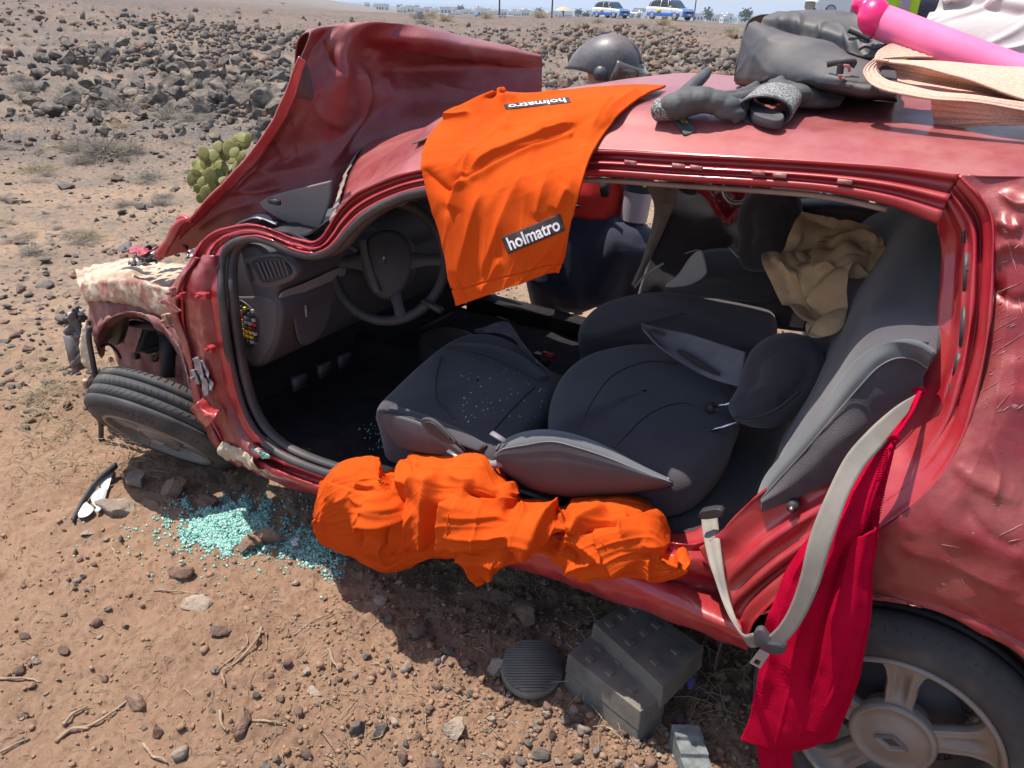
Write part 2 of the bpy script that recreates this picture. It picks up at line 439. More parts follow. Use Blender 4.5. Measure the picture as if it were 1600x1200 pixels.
M['thatch'] = make_mat('pale_thatch', (.42, .36, .25), .9)
M['yellow'] = make_mat('yellow_fuse', (.75, .5, .03), .5)
M['redbit'] = make_mat('red_plastic', (.5, .03, .02), .5)
M['purple'] = make_mat('lilac_plastic', (.25, .2, .6), .5)
M['pillarcover'] = make_mat('grey_brown_cover', (.22, .18, .165), .55, 0, (.26, .205, .18), 4)
M['clod'] = make_mat('soil_clod', (.33, .205, .135), .95, 0, (.25, .15, .095), 14, (.4, .6), .8, 90, .004, spec=.15)
# =================================================================== WRECKED CAR
LUP = np.array([0, 0, 1.0])
car = empty('wrecked_car', W(1.0, 0, 0), 'crushed dark red saloon car with its near side doors cut away', 'car')

def PS(pts, off=0.0): return [pS(p[0], p[1], p[2] if len(p) > 2 else off) for p in pts]
def PY(pts, y=0.0): return [pY(p[0], p[1], p[2] if len(p) > 2 else y) for p in pts]

# ---- aperture frame: outer edge and inner edge of the metal, stations from the rear roof corner round to the sill
OUT = [(1500, 272), (1400, 260), (1300, 253), (1180, 246), (1050, 240), (930, 235), (800, 243), (660, 264), (600, 281), (552, 304), (527, 330), (512, 355), (500, 372), (484, 379), (458, 372), (430, 361), (395, 352), (350, 357), (318, 372), (296, 405), (280, 445), (280, 500), (292, 560), (308, 610), (326, 655), (342, 690)]
INN = [(1464, 350), (1385, 320), (1285, 300), (1165, 290), (1050, 283), (920, 275), (800, 281), (665, 299), (612, 314), (570, 337), (543, 362), (527, 381), (512, 393), (488, 399), (455, 392), (425, 379), (398, 372), (368, 378), (350, 395), (345, 425), (346, 460), (353, 520), (363, 580), (376, 630), (392, 665), (414, 692)]
nst = len(OUT)
rows = []
prof_f = [(0, 0.0), (.10, -.004), (.16, -.028), (.36, -.030), (.42, -.006), (.52, -.002), (.58, -.018), (.70, -.022), (.76, -.004), (.94, -.010), (1.0, -.026), (1.0, -.060)]
for f, off in prof_f:
    r = []
    for k in range(nst):
        u = OUT[k][0] * (1 - f) + INN[k][0] * f; v = OUT[k][1] * (1 - f) + INN[k][1] * f
        o = off
        if k > 12: o = off * .55
        r.append(pS(u, v, o))
    rows.append(cru(r, 300))
G = np.array(rows)
G = cru(G, 40)
st = np.linspace(0, nst - 1, 300)
crum = np.clip((st - 7) / 5, 0, 1)[None, :] * (1 - np.linspace(0, 1, 40)[:, None] * .7)
G = push(G, fbm(G, 7, 3, 3) * .009 * crum + fbm(G, 40, 2, 5) * .0015 * crum)
MB().grid(G, .003).build('door_frame', M['redclean'], car)
# chipped clips on the cant rail edge
for k, (u, v) in enumerate([(1060, 259), (1088, 262), (1185, 270), (1218, 274), (1320, 284), (985, 254)]):
    c = pS(u, v, .0); MB().box(c, CF * .013, CL * .003 + LUP * .001, LUP * .004).build('trim_clip', M['redlip'], car)
# ---- rubber seals
sl = [pS(u, v, -.018) for u, v in INN[6:]] + [pS(450, 716, -.02), pS(520, 742, -.02), pS(640, 772, -.03)]
a = MB().tube(sl, .0135, 8, m=150, up=CL)
sl2 = [p + (-CL * .035) + (W(1.5, 0, .8) - p) * .006 for p in sl]
a.tube(sl2, .0135, 8, m=150, up=CL, flat=1.6)
a.build('door_seal', M['rubber'], car)
sl3 = [p - CL * .03 + np.array([0, 0, -.014]) for p in [pS(u, v, -.02) for u, v in INN[1:8]]]
MB().tube(sl3, .006, 6, m=60).build('headlining_edge', M['trimtan'], car)

# ---- hinge pillar (mangled) from the frame outwards to the wing
hp = []
HO = [(296, 405), (272, 440), (262, 480), (283, 530), (296, 575), (306, 625), (322, 670), (340, 705), (372, 728)]
HM = [(318, 400), (292, 440), (286, 490), (300, 540), (308, 585), (322, 630), (338, 668), (356, 700), (388, 722)]
HI = [(345, 398), (338, 440), (338, 490), (344, 540), (354, 590), (366, 632), (382, 668), (402, 694), (424, 708)]
G = surf([PS(HO, -.05), PS([(a_[0] * .5 + b_[0] * .5, a_[1] * .5 + b_[1] * .5) for a_, b_ in zip(HO, HM)], .004), PS(HM, -.012), PS([(a_[0] * .5 + b_[0] * .5, a_[1] * .5 + b_[1] * .5) for a_, b_ in zip(HM, HI)], .012), PS(HI, -.012)], 110, 46)
G = push(G, fbm(G, 9, 4, 21) * .007 + np.abs(fbm(G, 26, 3, 4)) * .0035 + ridge(G, 6, 2, 22) * .004)
MB().grid(G, .003).build('hinge_pillar', M['red'], car)
# hinge brackets, torn metal
for (u, v, w, h, mt) in [(318, 462, .045, .020, 'redclean'), (262, 500, .028, .040, 'sand'), (331, 545, .020, .022, 'redclean'), (308, 588, .018, .05, 'steel'), (270, 456, .012, .03, 'redlip'), (286, 462, .01, .02, 'redclean')]:
    c = pS(u, v, .018); t = random.uniform(-.4, .4)
    ax = CF * cos(t) + LUP * sin(t); az = LUP * cos(t) - CF * sin(t)
    b = MB().box(c, ax * w / 2, CL * .010, az * h / 2)
    b.tube([c + ax * w * .2 + CL * .008, c + ax * w * .2 + CL * .022], .006, 8)
    o = b.build('door_hinge', M[mt], car, smooth=False)
    o.modifiers.new('edge', 'BEVEL').width = .003
# torn hinge sticking out over the tyre
g = surf([PS([(296, 640), (310, 655), (322, 672)], .05), PS([(306, 632), (320, 646), (334, 655)], .07), PS([(318, 620), (330, 634), (345, 640)], .03)], 14, 10)
g = push(g, fbm(g, 60, 2, 9) * .008)
MB().grid(g, .004).build('torn_bracket', M['redclean'], car)
# torn ribbon of metal beside the pillar
for k, (p0, p1) in enumerate([((300, 560), (318, 620)), ((306, 566), (324, 612)), ((248, 470), (275, 488))]):
    g = surf([PS([p0, ((p0[0] + p1[0]) / 2 + 3, (p0[1] + p1[1]) / 2), p1], .02), PS([(p0[0] + 9, p0[1] - 3), ((p0[0] + p1[0]) / 2 + 12, (p0[1] + p1[1]) / 2), (p1[0] + 8, p1[1] - 2)], .035)], 20, 6)
    g = push(g, fbm(g, 50, 3, k) * .006)
    MB().grid(g, .002).build('torn_metal_strip', M['silver'] if k < 2 else M['redlip'], car)

# ---- sill
top = [(400, 690), (470, 722), (540, 745), (680, 778), (820, 808), (960, 833), (1070, 850), (1110, 842)]
bot = [(352, 712), (430, 748), (505, 775), (620, 815), (760, 868), (900, 915), (1040, 960), (1168, 1008)]
rows = []
for f, off in [(-.16, -.13), (-.02, -.07), (0, -.05), (.08, -.05), (.18, -.016), (.34, -.010), (.40, -.034), (.55, -.030), (.62, 0), (.85, .006), (1.0, -.012), (1.06, -.05), (1.04, -.12)]:
    rows.append(cru([pS(t[0] * (1 - f) + b_[0] * f, t[1] * (1 - f) + b_[1] * f, off - (0, 0, 0, 0, 0, 0, .025, .075)[k_] * (f < .7)) for k_, (t, b_) in enumerate(zip(top, bot))], 220))
G = cru(np.array(rows), 60)
G = push(G, fbm(G, 7, 3, 33) * .007 + fbm(G, 30, 3, 34) * .0025)
MB().grid(G, .003).build('sill', M['redclean'], car)
# sand coloured chipped front end of the sill
g = surf([PS([(345, 690), (372, 700), (395, 712)], .018), PS([(342, 704), (370, 716), (400, 728)], .026), PS([(352, 716), (380, 728), (408, 740)], .01)], 40, 18)
g = push(g, fbm(g, 35, 4, 8) * .009)
MB().grid(g, .003).build('sill_end', M['sand'], car)

# ---- rear jamb (the door opening's rear frame) and quarter panel
JI = [(1464, 350), (1470, 400), (1466, 460), (1459, 520), (1449, 570), (1430, 606), (1398, 642), (1338, 682), (1250, 730), (1180, 777), (1120, 834), (1092, 856)]
JO = [(1500, 272), (1549, 330), (1553, 420), (1547, 510), (1530, 600), (1502, 690), (1448, 768), (1372, 830), (1290, 885), (1225, 932), (1182, 972), (1168, 1008)]
rows = []
for f, off in [(0, -.155), (0, -.115), (.05, -.105), (.18, -.098), (.34, -.085), (.44, -.050), (.52, -.046), (.60, -.030), (.66, -.030), (.70, -.052), (.77, -.052), (.80, -.022), (.92, -.006), (.97, .006), (1.0, -.002)]:
    r = []
    for k, (a_, b_) in enumerate(zip(JI, JO)):
        o = off
        if k >= 6: o = off * (1 - .12 * (k - 6)) 
        if k in (0,): o *= .5
        w_s = np.clip((k - 3.5) / 2, 0, 1) * np.clip((9.5 - k) / 2, 0, 1)
        if f > 0 and w_s > 0: o = o * (1 - w_s) + w_s * (-.115 + .115 * f ** .75 - .012 * sin(f * pi))
        r.append(pS(a_[0] * (1 - f) + b_[0] * f, a_[1] * (1 - f) + b_[1] * f, o))
    rows.append(cru(r, 240))
G = cru(np.array(rows), 90)
uu = np.linspace(0, 11, 240)[None, :]; vv = np.linspace(0, 1, 90)[:, None]
corr = np.clip((uu - 7.3) / 1.3, 0, 1) * np.clip((10.6 - uu) / .8, 0, 1) * np.exp(-((vv - .52) / .30) ** 4)
G = push(G, corr * np.sin(vv * 2 * pi * 4.2 + uu * .5) * .011 + fbm(G, 6, 3, 41) * .004)
MB().grid(G, .003).build('rear_door_jamb', M['redclean'], car)
# key holes in the jamb: dark slots
for (u, v, du, dv, w) in [(1507, 330, -2, 50, 3.2), (1510, 395, -2, 60, 4), (1508, 480, -5, 60, 5), (1500, 552, -6, 34, 6), (1490, 600, -4, 32, 7), (1510, 420, 3, 4, 7), (1506, 536, 2, 3, 8)]:
    p0 = pS(u, v, -.046); p1 = pS(u + du, v + dv, -.046)
    MB().tube([p0, (p0 + p1) / 2, p1], w / 800., 6, flat=.3, up=CL).build('jamb_slot', M['black'], car)
# striker bolt
c = pS(1238, 793, -.048)
b = MB().lathe(c, CL, [(-.02, .012), (0, .012), (.003, .011), (.003, .007), (.008, .006), (.009, .003), (.009, 0)], 24)
b.build('door_striker', M['black'], car); MB().lathe(c + CL * .011, CL, [(-.003, .005), (.0, .004), (.001, 0)], 12).build('bolt_head', M['steel'], car)
g = surf([PS([(1215, 775), (1238, 770), (1258, 778)], -.050), PS([(1217, 800), (1238, 812), (1258, 800)], -.05)], 8, 8)
# quarter panel
Q = [[(1500, 272), (1560, 273), (1640, 276), (1780, 290), (2000, 320)],
     [(1549, 330), (1590, 332), (1660, 340), (1800, 365), (2020, 400)],
     [(1553, 420), (1600, 425), (1680, 440), (1820, 470), (2040, 520)],
     [(1547, 510), (1600, 518), (1690, 545), (1830, 590), (2060, 650)],
     [(1530, 600), (1592, 615), (1690, 660), (1840, 710), (2080, 790)],
     [(1502, 690), (1575, 712), (1690, 765), (1850, 830), (2100, 920)],
     [(1448, 768), (1535, 800), (1670, 860), (1850, 940), (2110, 1040)],
     [(1372, 830), (1470, 862), (1630, 925), (1840, 1025), (2110, 1150)],
     [(1290, 885), (1400, 905), (1560, 950), (1740, 1060), (1960, 1260)],
     [(1225, 930), (1370, 928), (1530, 962), (1690, 1070), (1840, 1260)],
     [(1190, 965), (1290, 932), (1372, 940), (1470, 956), (1560, 992), (1650, 1060), (1720, 1160), (1750, 1290)]]
offs = [0, .004, 0, -.010, -.012, -.004, .008, .014, .012, .010, .010]
rows = [PS(cru(r, 8) if len(r) != 8 else r, o) for r, o in zip(Q, offs)]
rows.append([p - CL * .09 + (p - W(0, .8, .3)) * .02 for p in rows[-1]])
G = surf(rows, 190, 170)
dn = ridge(G * np.array([1, 1, 1]), 3.2, 3, 51)
G = push(G, (dn - .6) * .012 + fbm(G, 2.6, 3, 52) * .036 * np.linspace(1, .1, 170)[:, None] * np.clip(np.linspace(0, 1, 190) * 8, 0, 1)[None, :] + fbm(G, 14, 3, 53) * .0028 + creases(G, [([(1552, 345), (1580, 360), (1600, 350)], .012, 5, 12), ([(1548, 400), (1575, 385), (1610, 392)], .012, 5, 14), ([(1545, 440), (1580, 470), (1620, 465)], -.010, 8, 8), ([(1560, 300), (1590, 320), (1640, 315)], .010, 5, 10), ([(1480, 720), (1530, 760), (1600, 790)], .008, 6, 22), ([(1400, 860), (1480, 880), (1600, 930)], .006, 5, 20), ([(1540, 690), (1560, 740), (1550, 790)], .006, 7, 7), ([(1500, 780), (1540, 830), (1600, 860)], -.007, 10, 10)]))
MB().grid(G, .003).build('rear_quarter_panel', M['scr'], car)
QP = G.copy()
# inner wheel arch and bumper stub
arc = [W(.36 * cos(t) * 1.05, y_, .30 + .36 * sin(t)) for t in np.linspace(-.1, pi + .1, 30) for y_ in (.76,)]
G = np.array([[p - CL * d for p in arc] for d in (0, .1, .22, .3)])
MB().grid(G, .004).build('rear_wheel_arch_liner', M['black'], car)
g = surf([PS([(1525, 972), (1562, 985), (1610, 1000), (1720, 1060)], -.01), PS([(1548, 985), (1570, 1000), (1612, 1030), (1700, 1100)], .004), PS([(1575, 1000), (1590, 1020), (1612, 1050), (1660, 1130)], -.02)], 40, 18)
MB().grid(push(g, fbm(g, 20, 2, 3) * .003), .004).build('rear_bumper', M['scr'], car)
# boot and tail beyond the frame edge
b = MB()
def ringx(x, w, zt, zb, sh=.05): return [W(x, -w, zb), W(x, -w - .02, zb + .25), W(x, -w + .02, zt - .15), W(x, -w * .75, zt), W(x, 0, zt + .02), W(x, w * .75, zt), W(x, w - .06, zt - .15), W(x, w - .02, zb + .25), W(x, w - .06, zb)]
G = surf([ringx(-.10, .70, 1.33, .5), ringx(-.42, .72, 1.28, .42), ringx(-.6, .76, 1.05, .35), ringx(-.85, .74, .98, .33), ringx(-1.0, .68, .9, .35), ringx(-1.03, .3, .8, .5)], 60, 40)
b.grid(G, .004).build('boot', M['scr'], car)

# ---- roof
rx = np.array([1.58, 1.45, 1.33, 1.1, .88, .70, .51, .34, .17, 0, -.2, -.45])
near = [pS(527, 330), pS(566, 296), pS(660, 262), pS(800, 241), pS(930, 233), pS(1050, 238), pS(1180, 244), pS(1310, 251), pS(1500, 270), pS(1620, 274), pS(1780, 286), pS(2000, 318)]
def zr(x, y):
    e = 1.445 + .012 * (1 - ((y) / .56) ** 2) + .012 * (.56 - y) / 1.12
    e -= .17 * np.clip((x - 1.05) / .55, 0, 1) ** 1.6
    e -= .10 * np.clip((-.05 - x) / .45, 0, 1) ** 1.7
    return e
rows = [near]
ry_list = (.50, .42, .25, .05, -.15, -.35, -.50, -.56)
for y_ in ry_list:
    rr = []
    for k, x_ in enumerate(rx):
        xx = x_
        if k == 0: xx = 1.56 + (.5 - y_) * .02
        z_ = zr(x_, y_)
        if y_ == .50: z_ = near[k][2] * .45 + z_ * .55
        if y_ == -.56: z_ -= .02
        rr.append(W(xx, y_, z_))
    rows.append(rr)
for rr, yy, (u_, v_) in zip(rows[1:], ry_list, ((536, 306), (541, 284), (558, 246), (580, 216), (600, 198), (640, 180), (690, 164), (720, 158))):
    rr[0] = pY(u_, v_, yy) if yy > -.1 else rr[0]
G = surf(rows, 240, 130)
U = np.linspace(0, 11, 240)[None, :]
# dents: by the front corner and across the crown
def dent(G, c, r, d): return -d * np.exp(-(((G - c) ** 2).sum(-1)) / r ** 2)
h = fbm(G, 2.2, 3, 60) * .006 + dent(G, pZ(638, 248, 1.30), .035, .020) + dent(G, pZ(1300, 210, 1.43), .16, .008) + dent(G, pZ(560, 262, 1.27), .05, .010) - dent(G, pZ(610, 215, 1.33), .06, .014)
N = gnorm(G); N *= np.sign(N[..., 2].mean())
G = G + N * h[..., None]
ROOF = G
MB().grid(G, .004).build('roof', M['redroof'], car)
b = MB()
# underside lining and far rail
Gl = surf([[W(x_, y_, zr(x_, y_) - .035) for x_ in rx[1:]] for y_ in (.5, .2, -.2, -.5)], 40, 14)
MB().grid(Gl, .004).build('headlining', M['lining'], car)
# torn windscreen edge along the header: crushed laminated glass strip and bare metal
hd = [pS(524, 338, .0), pY(533, 306, .5), pY(538, 284, .42), pY(555, 246, .25), pY(577, 216, .05), pY(598, 198, -.15)]
g = np.array([cr(hd, 90), cr([p + CF * .015 - LUP * .012 for p in hd], 90), cr([p + CF * .018 - LUP * .03 for p in hd], 90)])
g = g + fbm(g, 40, 3, 4)[..., None] * .005
MB().grid(g, .003).build('windscreen_edge', M['trimtan'], car)
G = surf([[W(1.55, y_, 1.17) for y_ in (.60, .1, -.2, -.58)], [W(1.70, y_, 1.06) for y_ in (.60, .1, -.2, -.58)], [W(1.95, y_, .97) for y_ in (.54, .1, -.2, -.6)], [W(2.12, y_, .92) for y_ in (.54, .1, -.2, -.62)]], 60, 40)
MB().grid(push(G, fbm(G, 6, 4, 9) * .012), .006).build('sun_blocking_sheet', M['carglass'], car)  # added opaque sheet under the bonnet, keeps sun patches off the seats

_hx = np.linspace(-.5, 1.62, 213); _hy = np.linspace(-.6, .75, 136)
_gc = ROOF.reshape(-1, 3) - CO; _cx = _gc @ CF; _cy = _gc @ CL
HM_ = np.full((213, 136), -9.0)
_ix = np.clip(np.round((_cx + .5) / .01).astype(int), 0, 212); _iy = np.clip(np.round((_cy + .6) / .01).astype(int), 0, 135)
_sum = np.zeros((213, 136)); _cnt = np.zeros((213, 136)); np.add.at(_sum, (_ix, _iy), _gc[:, 2]); np.add.at(_cnt, (_ix, _iy), 1)
HM_ = np.where(_cnt > 0, _sum / np.maximum(_cnt, 1), -9)
for _ in range(3):
    for sh in ((1, 0), (-1, 0), (0, 1), (0, -1)):
        HM_ = np.where(HM_ < 0, np.roll(HM_, sh, (0, 1)), HM_)
def roofz(x, y):
    i = np.clip(np.round((x + .5) / .01).astype(int), 0, 212); j = np.clip(np.round((y + .6) / .01).astype(int), 0, 135)
    z = HM_[i, j]; return np.where((y > .62) | (y < -.6) | (x > 1.62) | (x < -.5), -9, z)
def surf_z(G, P):
    """height of grid G below/above P (nearest in plan)"""
    F_ = G.reshape(-1, 3); k = np.argmin(((F_[:, :2] - P[:2]) ** 2).sum(1)); return F_[k, 2]
def onroof(u, v, up=0.0):
    """march the pixel's ray on to the roof sheet"""
    d = ray(u, v); s = np.linspace(.8, 4.2, 1700); P = EYE + s[:, None] * d
    q = P - CO; z = roofz(q @ CF, q @ CL) + up
    hit = np.nonzero(P[:, 2] < z)[0]
    if len(hit): return P[hit[0]]
    k = np.argmin(P[:, 2] - z); return P[k]

# ---- bonnet folded up in front of the windscreen
BR = [
 [(250, 404), (290, 392), (345, 374), (420, 352), (505, 330), (562, 300), (640, 250), (740, 215), (847, 190)],
 [(262, 380), (322, 350), (375, 322), (430, 290), (512, 262), (556, 235), (640, 200), (740, 175), (847, 162)],
 [(318, 318), (360, 288), (402, 262), (450, 240), (515, 220), (566, 190), (645, 165), (740, 152), (847, 142)],
 [(384, 247), (412, 228), (440, 205), (480, 180), (530, 165), (572, 150), (650, 140), (740, 130), (847, 122)],
 [(420, 198), (440, 176), (468, 150), (505, 132), (540, 118), (566, 105), (650, 104), (740, 102), (847, 108)],
 [(450, 140), (462, 122), (480, 104), (510, 90), (540, 80), (578, 80), (660, 80), (745, 84), (847, 95)],
 [(470, 92), (478, 82), (492, 70), (520, 62), (550, 58), (585, 58), (665, 60), (742, 70), (847, 88)],
 [(484, 52), (492, 46), (512, 42), (540, 38), (575, 36), (610, 36), (672, 42), (735, 60), (845, 86)]]
BY = [[.62, .58, .54, .46, .36, .22, .0, -.25, -.52],
      [.62, .56, .50, .42, .30, .18, -.05, -.3, -.55],
      [.60, .52, .44, .36, .26, .10, -.12, -.34, -.57],
      [.55, .46, .38, .32, .24, .08, -.16, -.36, -.58],
      [.50, .42, .34, .28, .22, .08, -.20, -.38, -.60],
      [.42, .36, .30, .24, .20, .02, -.12, -.34, -.60],
      [.36, .32, .26, .22, .16, .04, -.10, -.34, -.60],
      [.32, .28, .22, .16, .10, .00, -.20, -.42, -.62]]
rows = [[pY(p[0], p[1], y_) for p, y_ in zip(r, yy)] for r, yy in zip(BR, BY)]
rows.append([p + CF * .06 - LUP * .03 for p in rows[-1]])
rows.append([p + CF * .09 - LUP * .15 for p in rows[-2]])
G = surf(rows, 200, 170)
cre = ridge(G, 2.3, 2, 77)
G = push(G, creases(G, [([(556, 88), (562, 102), (570, 120), (577, 150), (566, 185), (540, 225), (512, 268)], .022, 26, 5), ([(380, 262), (420, 270), (470, 262), (520, 262)], .010, 8, 22), ([(575, 84), (620, 78), (680, 84), (760, 92), (845, 108)], .012, 5, 24), ([(640, 110), (700, 135), (770, 150)], .006, 5, 5), ([(470, 250), (462, 200), (450, 160)], .006, 6, 6), ([(420, 210), (440, 240), (450, 256)], .010, 4, 16), ([(600, 110), (612, 150), (600, 190)], .008, 4, 12), ([(300, 360), (350, 330), (400, 318)], .007, 5, 12), ([(350, 300), (400, 300), (450, 290)], .006, 4, 9), ([(500, 60), (520, 100), (540, 118)], -.008, 6, 6), ([(620, 60), (640, 85), (700, 95)], -.007, 5, 8), ([(720, 66), (740, 90), (735, 120)], .006, 4, 8), ([(790, 90), (780, 120), (800, 150)], .006, 4, 9), ([(480, 130), (500, 180), (540, 200)], .006, 5, 10), ([(412, 220), (398, 260), (360, 300)], .008, 5, 12)]) + (cre - .5) * .005 + fbm(G, 7, 3, 78) * .0028 + fbm(G, 30, 2, 79) * .0006)
MB().grid(G, .004).build('bonnet', M['red'], car)
# dust strip on the bonnet's crumpled front edge is earth: little clods
b = MB()
for k in range(160):
    t = random.random(); j = int(60 + 110 * t); i = int(np.clip(random.gauss(158, 5), 140, 168)); p = G[i - 20 if i > 160 else i - 12, j] if False else G[min(i, 146), j]
    r = random.uniform(.002, .006); V, F_ = (np.array([[1, 0, -.6], [-.5, .8, -.6], [-.5, -.8, -.6], [0, 0, 1]]) * r + p + np.array([0, 0, .001])), [[0, 1, 2], [0, 3, 1], [1, 3, 2], [2, 3, 0]]
    b.add(V, F_)
o = b.build('dried_earth_crumbs', M['sand'], car); o['kind'] = 'stuff'
# jagged lip on the bonnet's left edge
g = surf([[pY(u, v, .63) for u, v in ((240, 402), (262, 372), (300, 338), (330, 306), (386, 246), (424, 194), (446, 146), (470, 92))],
          [pY(u, v, .60) for u, v in ((252, 408), (276, 380), (312, 345), (345, 312), (398, 256), (434, 206), (458, 156), (480, 98))]], 90, 6)
g = push(g, fbm(g, 14, 3, 5) * .005)
MB().grid(g, .006).build('bonnet_edge_fold', M['redclean'], car)
g = surf([[pY(u, v, .57) for u, v in ((474, 84), (470, 110), (462, 140), (458, 152))], [pY(u, v, .50) for u, v in ((480, 100), (486, 120), (490, 150), (488, 156))]], 20, 8)
MB().grid(g, .003).build('bonnet_tear', M['black'], car)
b = MB()
b.tube([pY(250, 398, .62), pY(264, 378, .62), pY(280, 350, .63), pY(296, 342, .62)], [.02, .014, .018, .008], 6, m=20)
b.tube([pY(276, 352, .60), pY(284, 340, .62), pY(300, 346, .62)], [.006, .012, .006], 6, m=12)
b.build('torn_bonnet_tip', M['redclean'], car)

# ---- scuttle: ledge between bonnet and frame, wiper tray, broken windscreen, A pillar cover
g = surf([[pY(u, v, .60) for u, v in ((300, 400), (350, 368), (430, 360), (490, 378))], [pY(u, v, .40) for u, v in ((310, 380), (360, 348), (430, 338), (495, 352))], [pY(u, v, .1) for u, v in ((330, 350), (380, 325), (440, 316), (510, 330))]], 40, 20)
MB().grid(push(g, fbm(g, 20, 3, 2) * .008), .004).build('scuttle_tray', M['black'], car)
g = surf([[pY(u, v, .56) for u, v in ((368, 350), (400, 340), (432, 350))], [pY(u, v, .50) for u, v in ((376, 345), (410, 334), (434, 348))]], 16, 8)
MB().grid(push(g, fbm(g, 60, 3, 2) * .004), .004).build('broken_windscreen_strip', M['palegrey'], car)
g = surf([[pY(u, v, .50 - (u - 404) * .0006) for u, v in r_] for r_ in (((405, 316), (425, 306), (470, 294), (516, 283)), ((407, 320), (432, 325), (475, 326), (514, 314)), ((412, 326), (436, 342), (470, 357), (494, 367)))], 40, 24)
MB().grid(push(g, fbm(g, 6, 2, 3) * .004), .012).build('pillar_cover', M['pillarcover'], car)
MB().box(pY(429, 315, .53), CF * .022, CL * .006, LUP * .008).build('cover_notch', M['black'], car)
pv = [pY(u, v, .44) for u, v in ((560, 330), (590, 312), (625, 304), (640, 300), (632, 318), (600, 330), (570, 342))]
MB().slab(pv, CL * -1, .015, .006, 50, crown=.006).build('sun_visor', M['lining'], car)

# ---- front corner: inner wing rail, apron, strut, headlamp remains
g = surf([[pY(u, v, y_) for u, v, y_ in r] for r in (
    ((118, 424, .30), (150, 414, .28), (205, 404, .28), (245, 410, .3), (292, 414, .32)),
    ((120, 436, .44), (150, 424, .44), (200, 416, .44), (232, 432, .46), (290, 432, .46)),
    ((122, 446, .50), (150, 430, .50), (200, 424, .50), (228, 440, .52), (290, 436, .52)),
    ((126, 452, .55), (160, 446, .55), (205, 444, .55), (240, 452, .56), (284, 452, .58)),
    ((128, 442, .64), (160, 438, .66), (200, 436, .67), (240, 444, .68), (284, 454, .70)),
    ((126, 452, .66), (160, 450, .68), (200, 448, .69), (240, 458, .70), (284, 462, .72)),
    ((132, 470, .665), (165, 468, .685), (205, 472, .69), (246, 484, .70), (288, 500, .72)),
    ((140, 474, .64), (170, 472, .65), (205, 478, .66), (250, 496, .68), (292, 530, .70)))], 110, 56)
wr = np.sin(np.linspace(0, 1, 110) * 60)[None, :] * np.clip(1 - np.linspace(0, 1, 110) * 2.2, 0, 1)[None, :] * .004
g = push(g, fbm(g, 7, 3, 91) * .005 + ridge(g, 16, 2, 95) * .0035 + wr * 1.2)
MB().grid(g, .003).build('inner_wing_rail', M['sand'], car)
g = surf([[pY(u, v, y_) for u, v, y_ in r] for r in (
    ((134, 470, .66), (165, 472, .66), (210, 478, .67), (255, 500, .69), (290, 532, .71), (306, 590, .72)),
    ((140, 500, .655), (170, 492, .67), (212, 492, .68), (252, 515, .70), (283, 550, .715), (300, 605, .72)),
    ((150, 540, .65), (166, 505, .67), (205, 486, .68), (248, 502, .69), (282, 546, .70), (298, 610, .71)),
    ((158, 560, .45), (176, 520, .42), (208, 498, .40), (245, 510, .40), (275, 550, .42), (292, 612, .45)))], 80, 36)
MB().grid(push(g, fbm(g, 14, 4, 92) * .009), .003).build('wheel_arch_flange', M['pinkdust'], car)
g = surf([[pY(u, v, y_) for u, v, y_ in r] for r in (
    ((165, 470, .30), (230, 470, .30), (300, 480, .30)), ((160, 520, .28), (230, 530, .28), (300, 540, .28)), ((190, 575, .28), (240, 590, .28), (310, 620, .28)))], 50, 40)
MB().grid(push(g, fbm(g, 9, 3, 93) * .015), .004).build('engine_bay_apron', M['pinkdust'], car)
g = surf([[pY(u, v, .52) for u, v in ((155, 505), (180, 494), (200, 500), (192, 535))], [pY(u, v, .40) for u, v in ((158, 530), (172, 540), (182, 538), (180, 540))]], 24, 10)
MB().grid(g, .004).build('arch_liner_scrap', M['black'], car)
b = MB().tube([pY(262, 500, .42), pY(262, 590, .5)], [.032, .030], 18)
b.tube([pY(266, 488, .42), pY(262, 520, .43)], .042, 18)
b.build('strut', M['black'], car)
g = MB().tube([pY(206, 505, .45), pY(245, 512, .45)], .025, 10, flat=.5).build('battery_tray_scrap', M['dash2'], car)
for (u, v, mt) in [(212, 556, 'black'), (240, 560, 'black')]:
    MB().box(pY(u, v, .30), CF * .016, CL * .01, LUP * .012).build('apron_bracket', M[mt], car)
# bits of engine and lamp at the top of the corner
random.seed(31)
for k in range(26):
    u = random.uniform(200, 300); v = 398 + random.uniform(-14, 12) - (u - 250) * .05; p = pY(u, v, random.uniform(.35, .6))
    mt = random.choice(['black', 'redclean', 'redlip', 'steel', 'black', 'dash2', 'redclean'])
    t = random.uniform(0, 6.3); d = CF * cos(t) + LUP * .4 * sin(t) + CL * .4 * sin(2 * t)
    if k % 3:
        L_ = random.uniform(.02, .06)
        MB().tube([p, p + d * L_ * .5 + LUP * random.uniform(-.01, .02), p + d * L_], random.uniform(.004, .011), 6, m=8).build('engine_bay_scrap', M[mt], car)
    else:
        g = np.array([[p + d * a_ * .05 + np.cross(d, LUP) * b_ * .03 for a_ in (-1, -.3, .4, 1)] for b_ in (-1, 0, 1)]); g = surf(g, 12, 10)
        MB().grid(g + fbm(g, 50, 3, k)[..., None] * .012, .003).build('torn_sheet_scrap', M[mt], car)
MB().box(pY(118, 550, .62), CF * .03, CL * .02, LUP * .07).build('lamp_bracket', M['dash2'], car)
g = surf([[pY(u, v, .66) for u, v in ((128, 505), (124, 540), (130, 570), (140, 578))], [pY(u, v, .68) for u, v in ((136, 500), (136, 530), (142, 555), (142, 576))], [pY(u, v, .64) for u, v in ((143, 503), (145, 535), (147, 560), (146, 574))]], 30, 12)
MB().grid(push(g, fbm(g, 30, 3, 6) * .010), .004).build('lamp_housing_scrap', M['sand'], car)
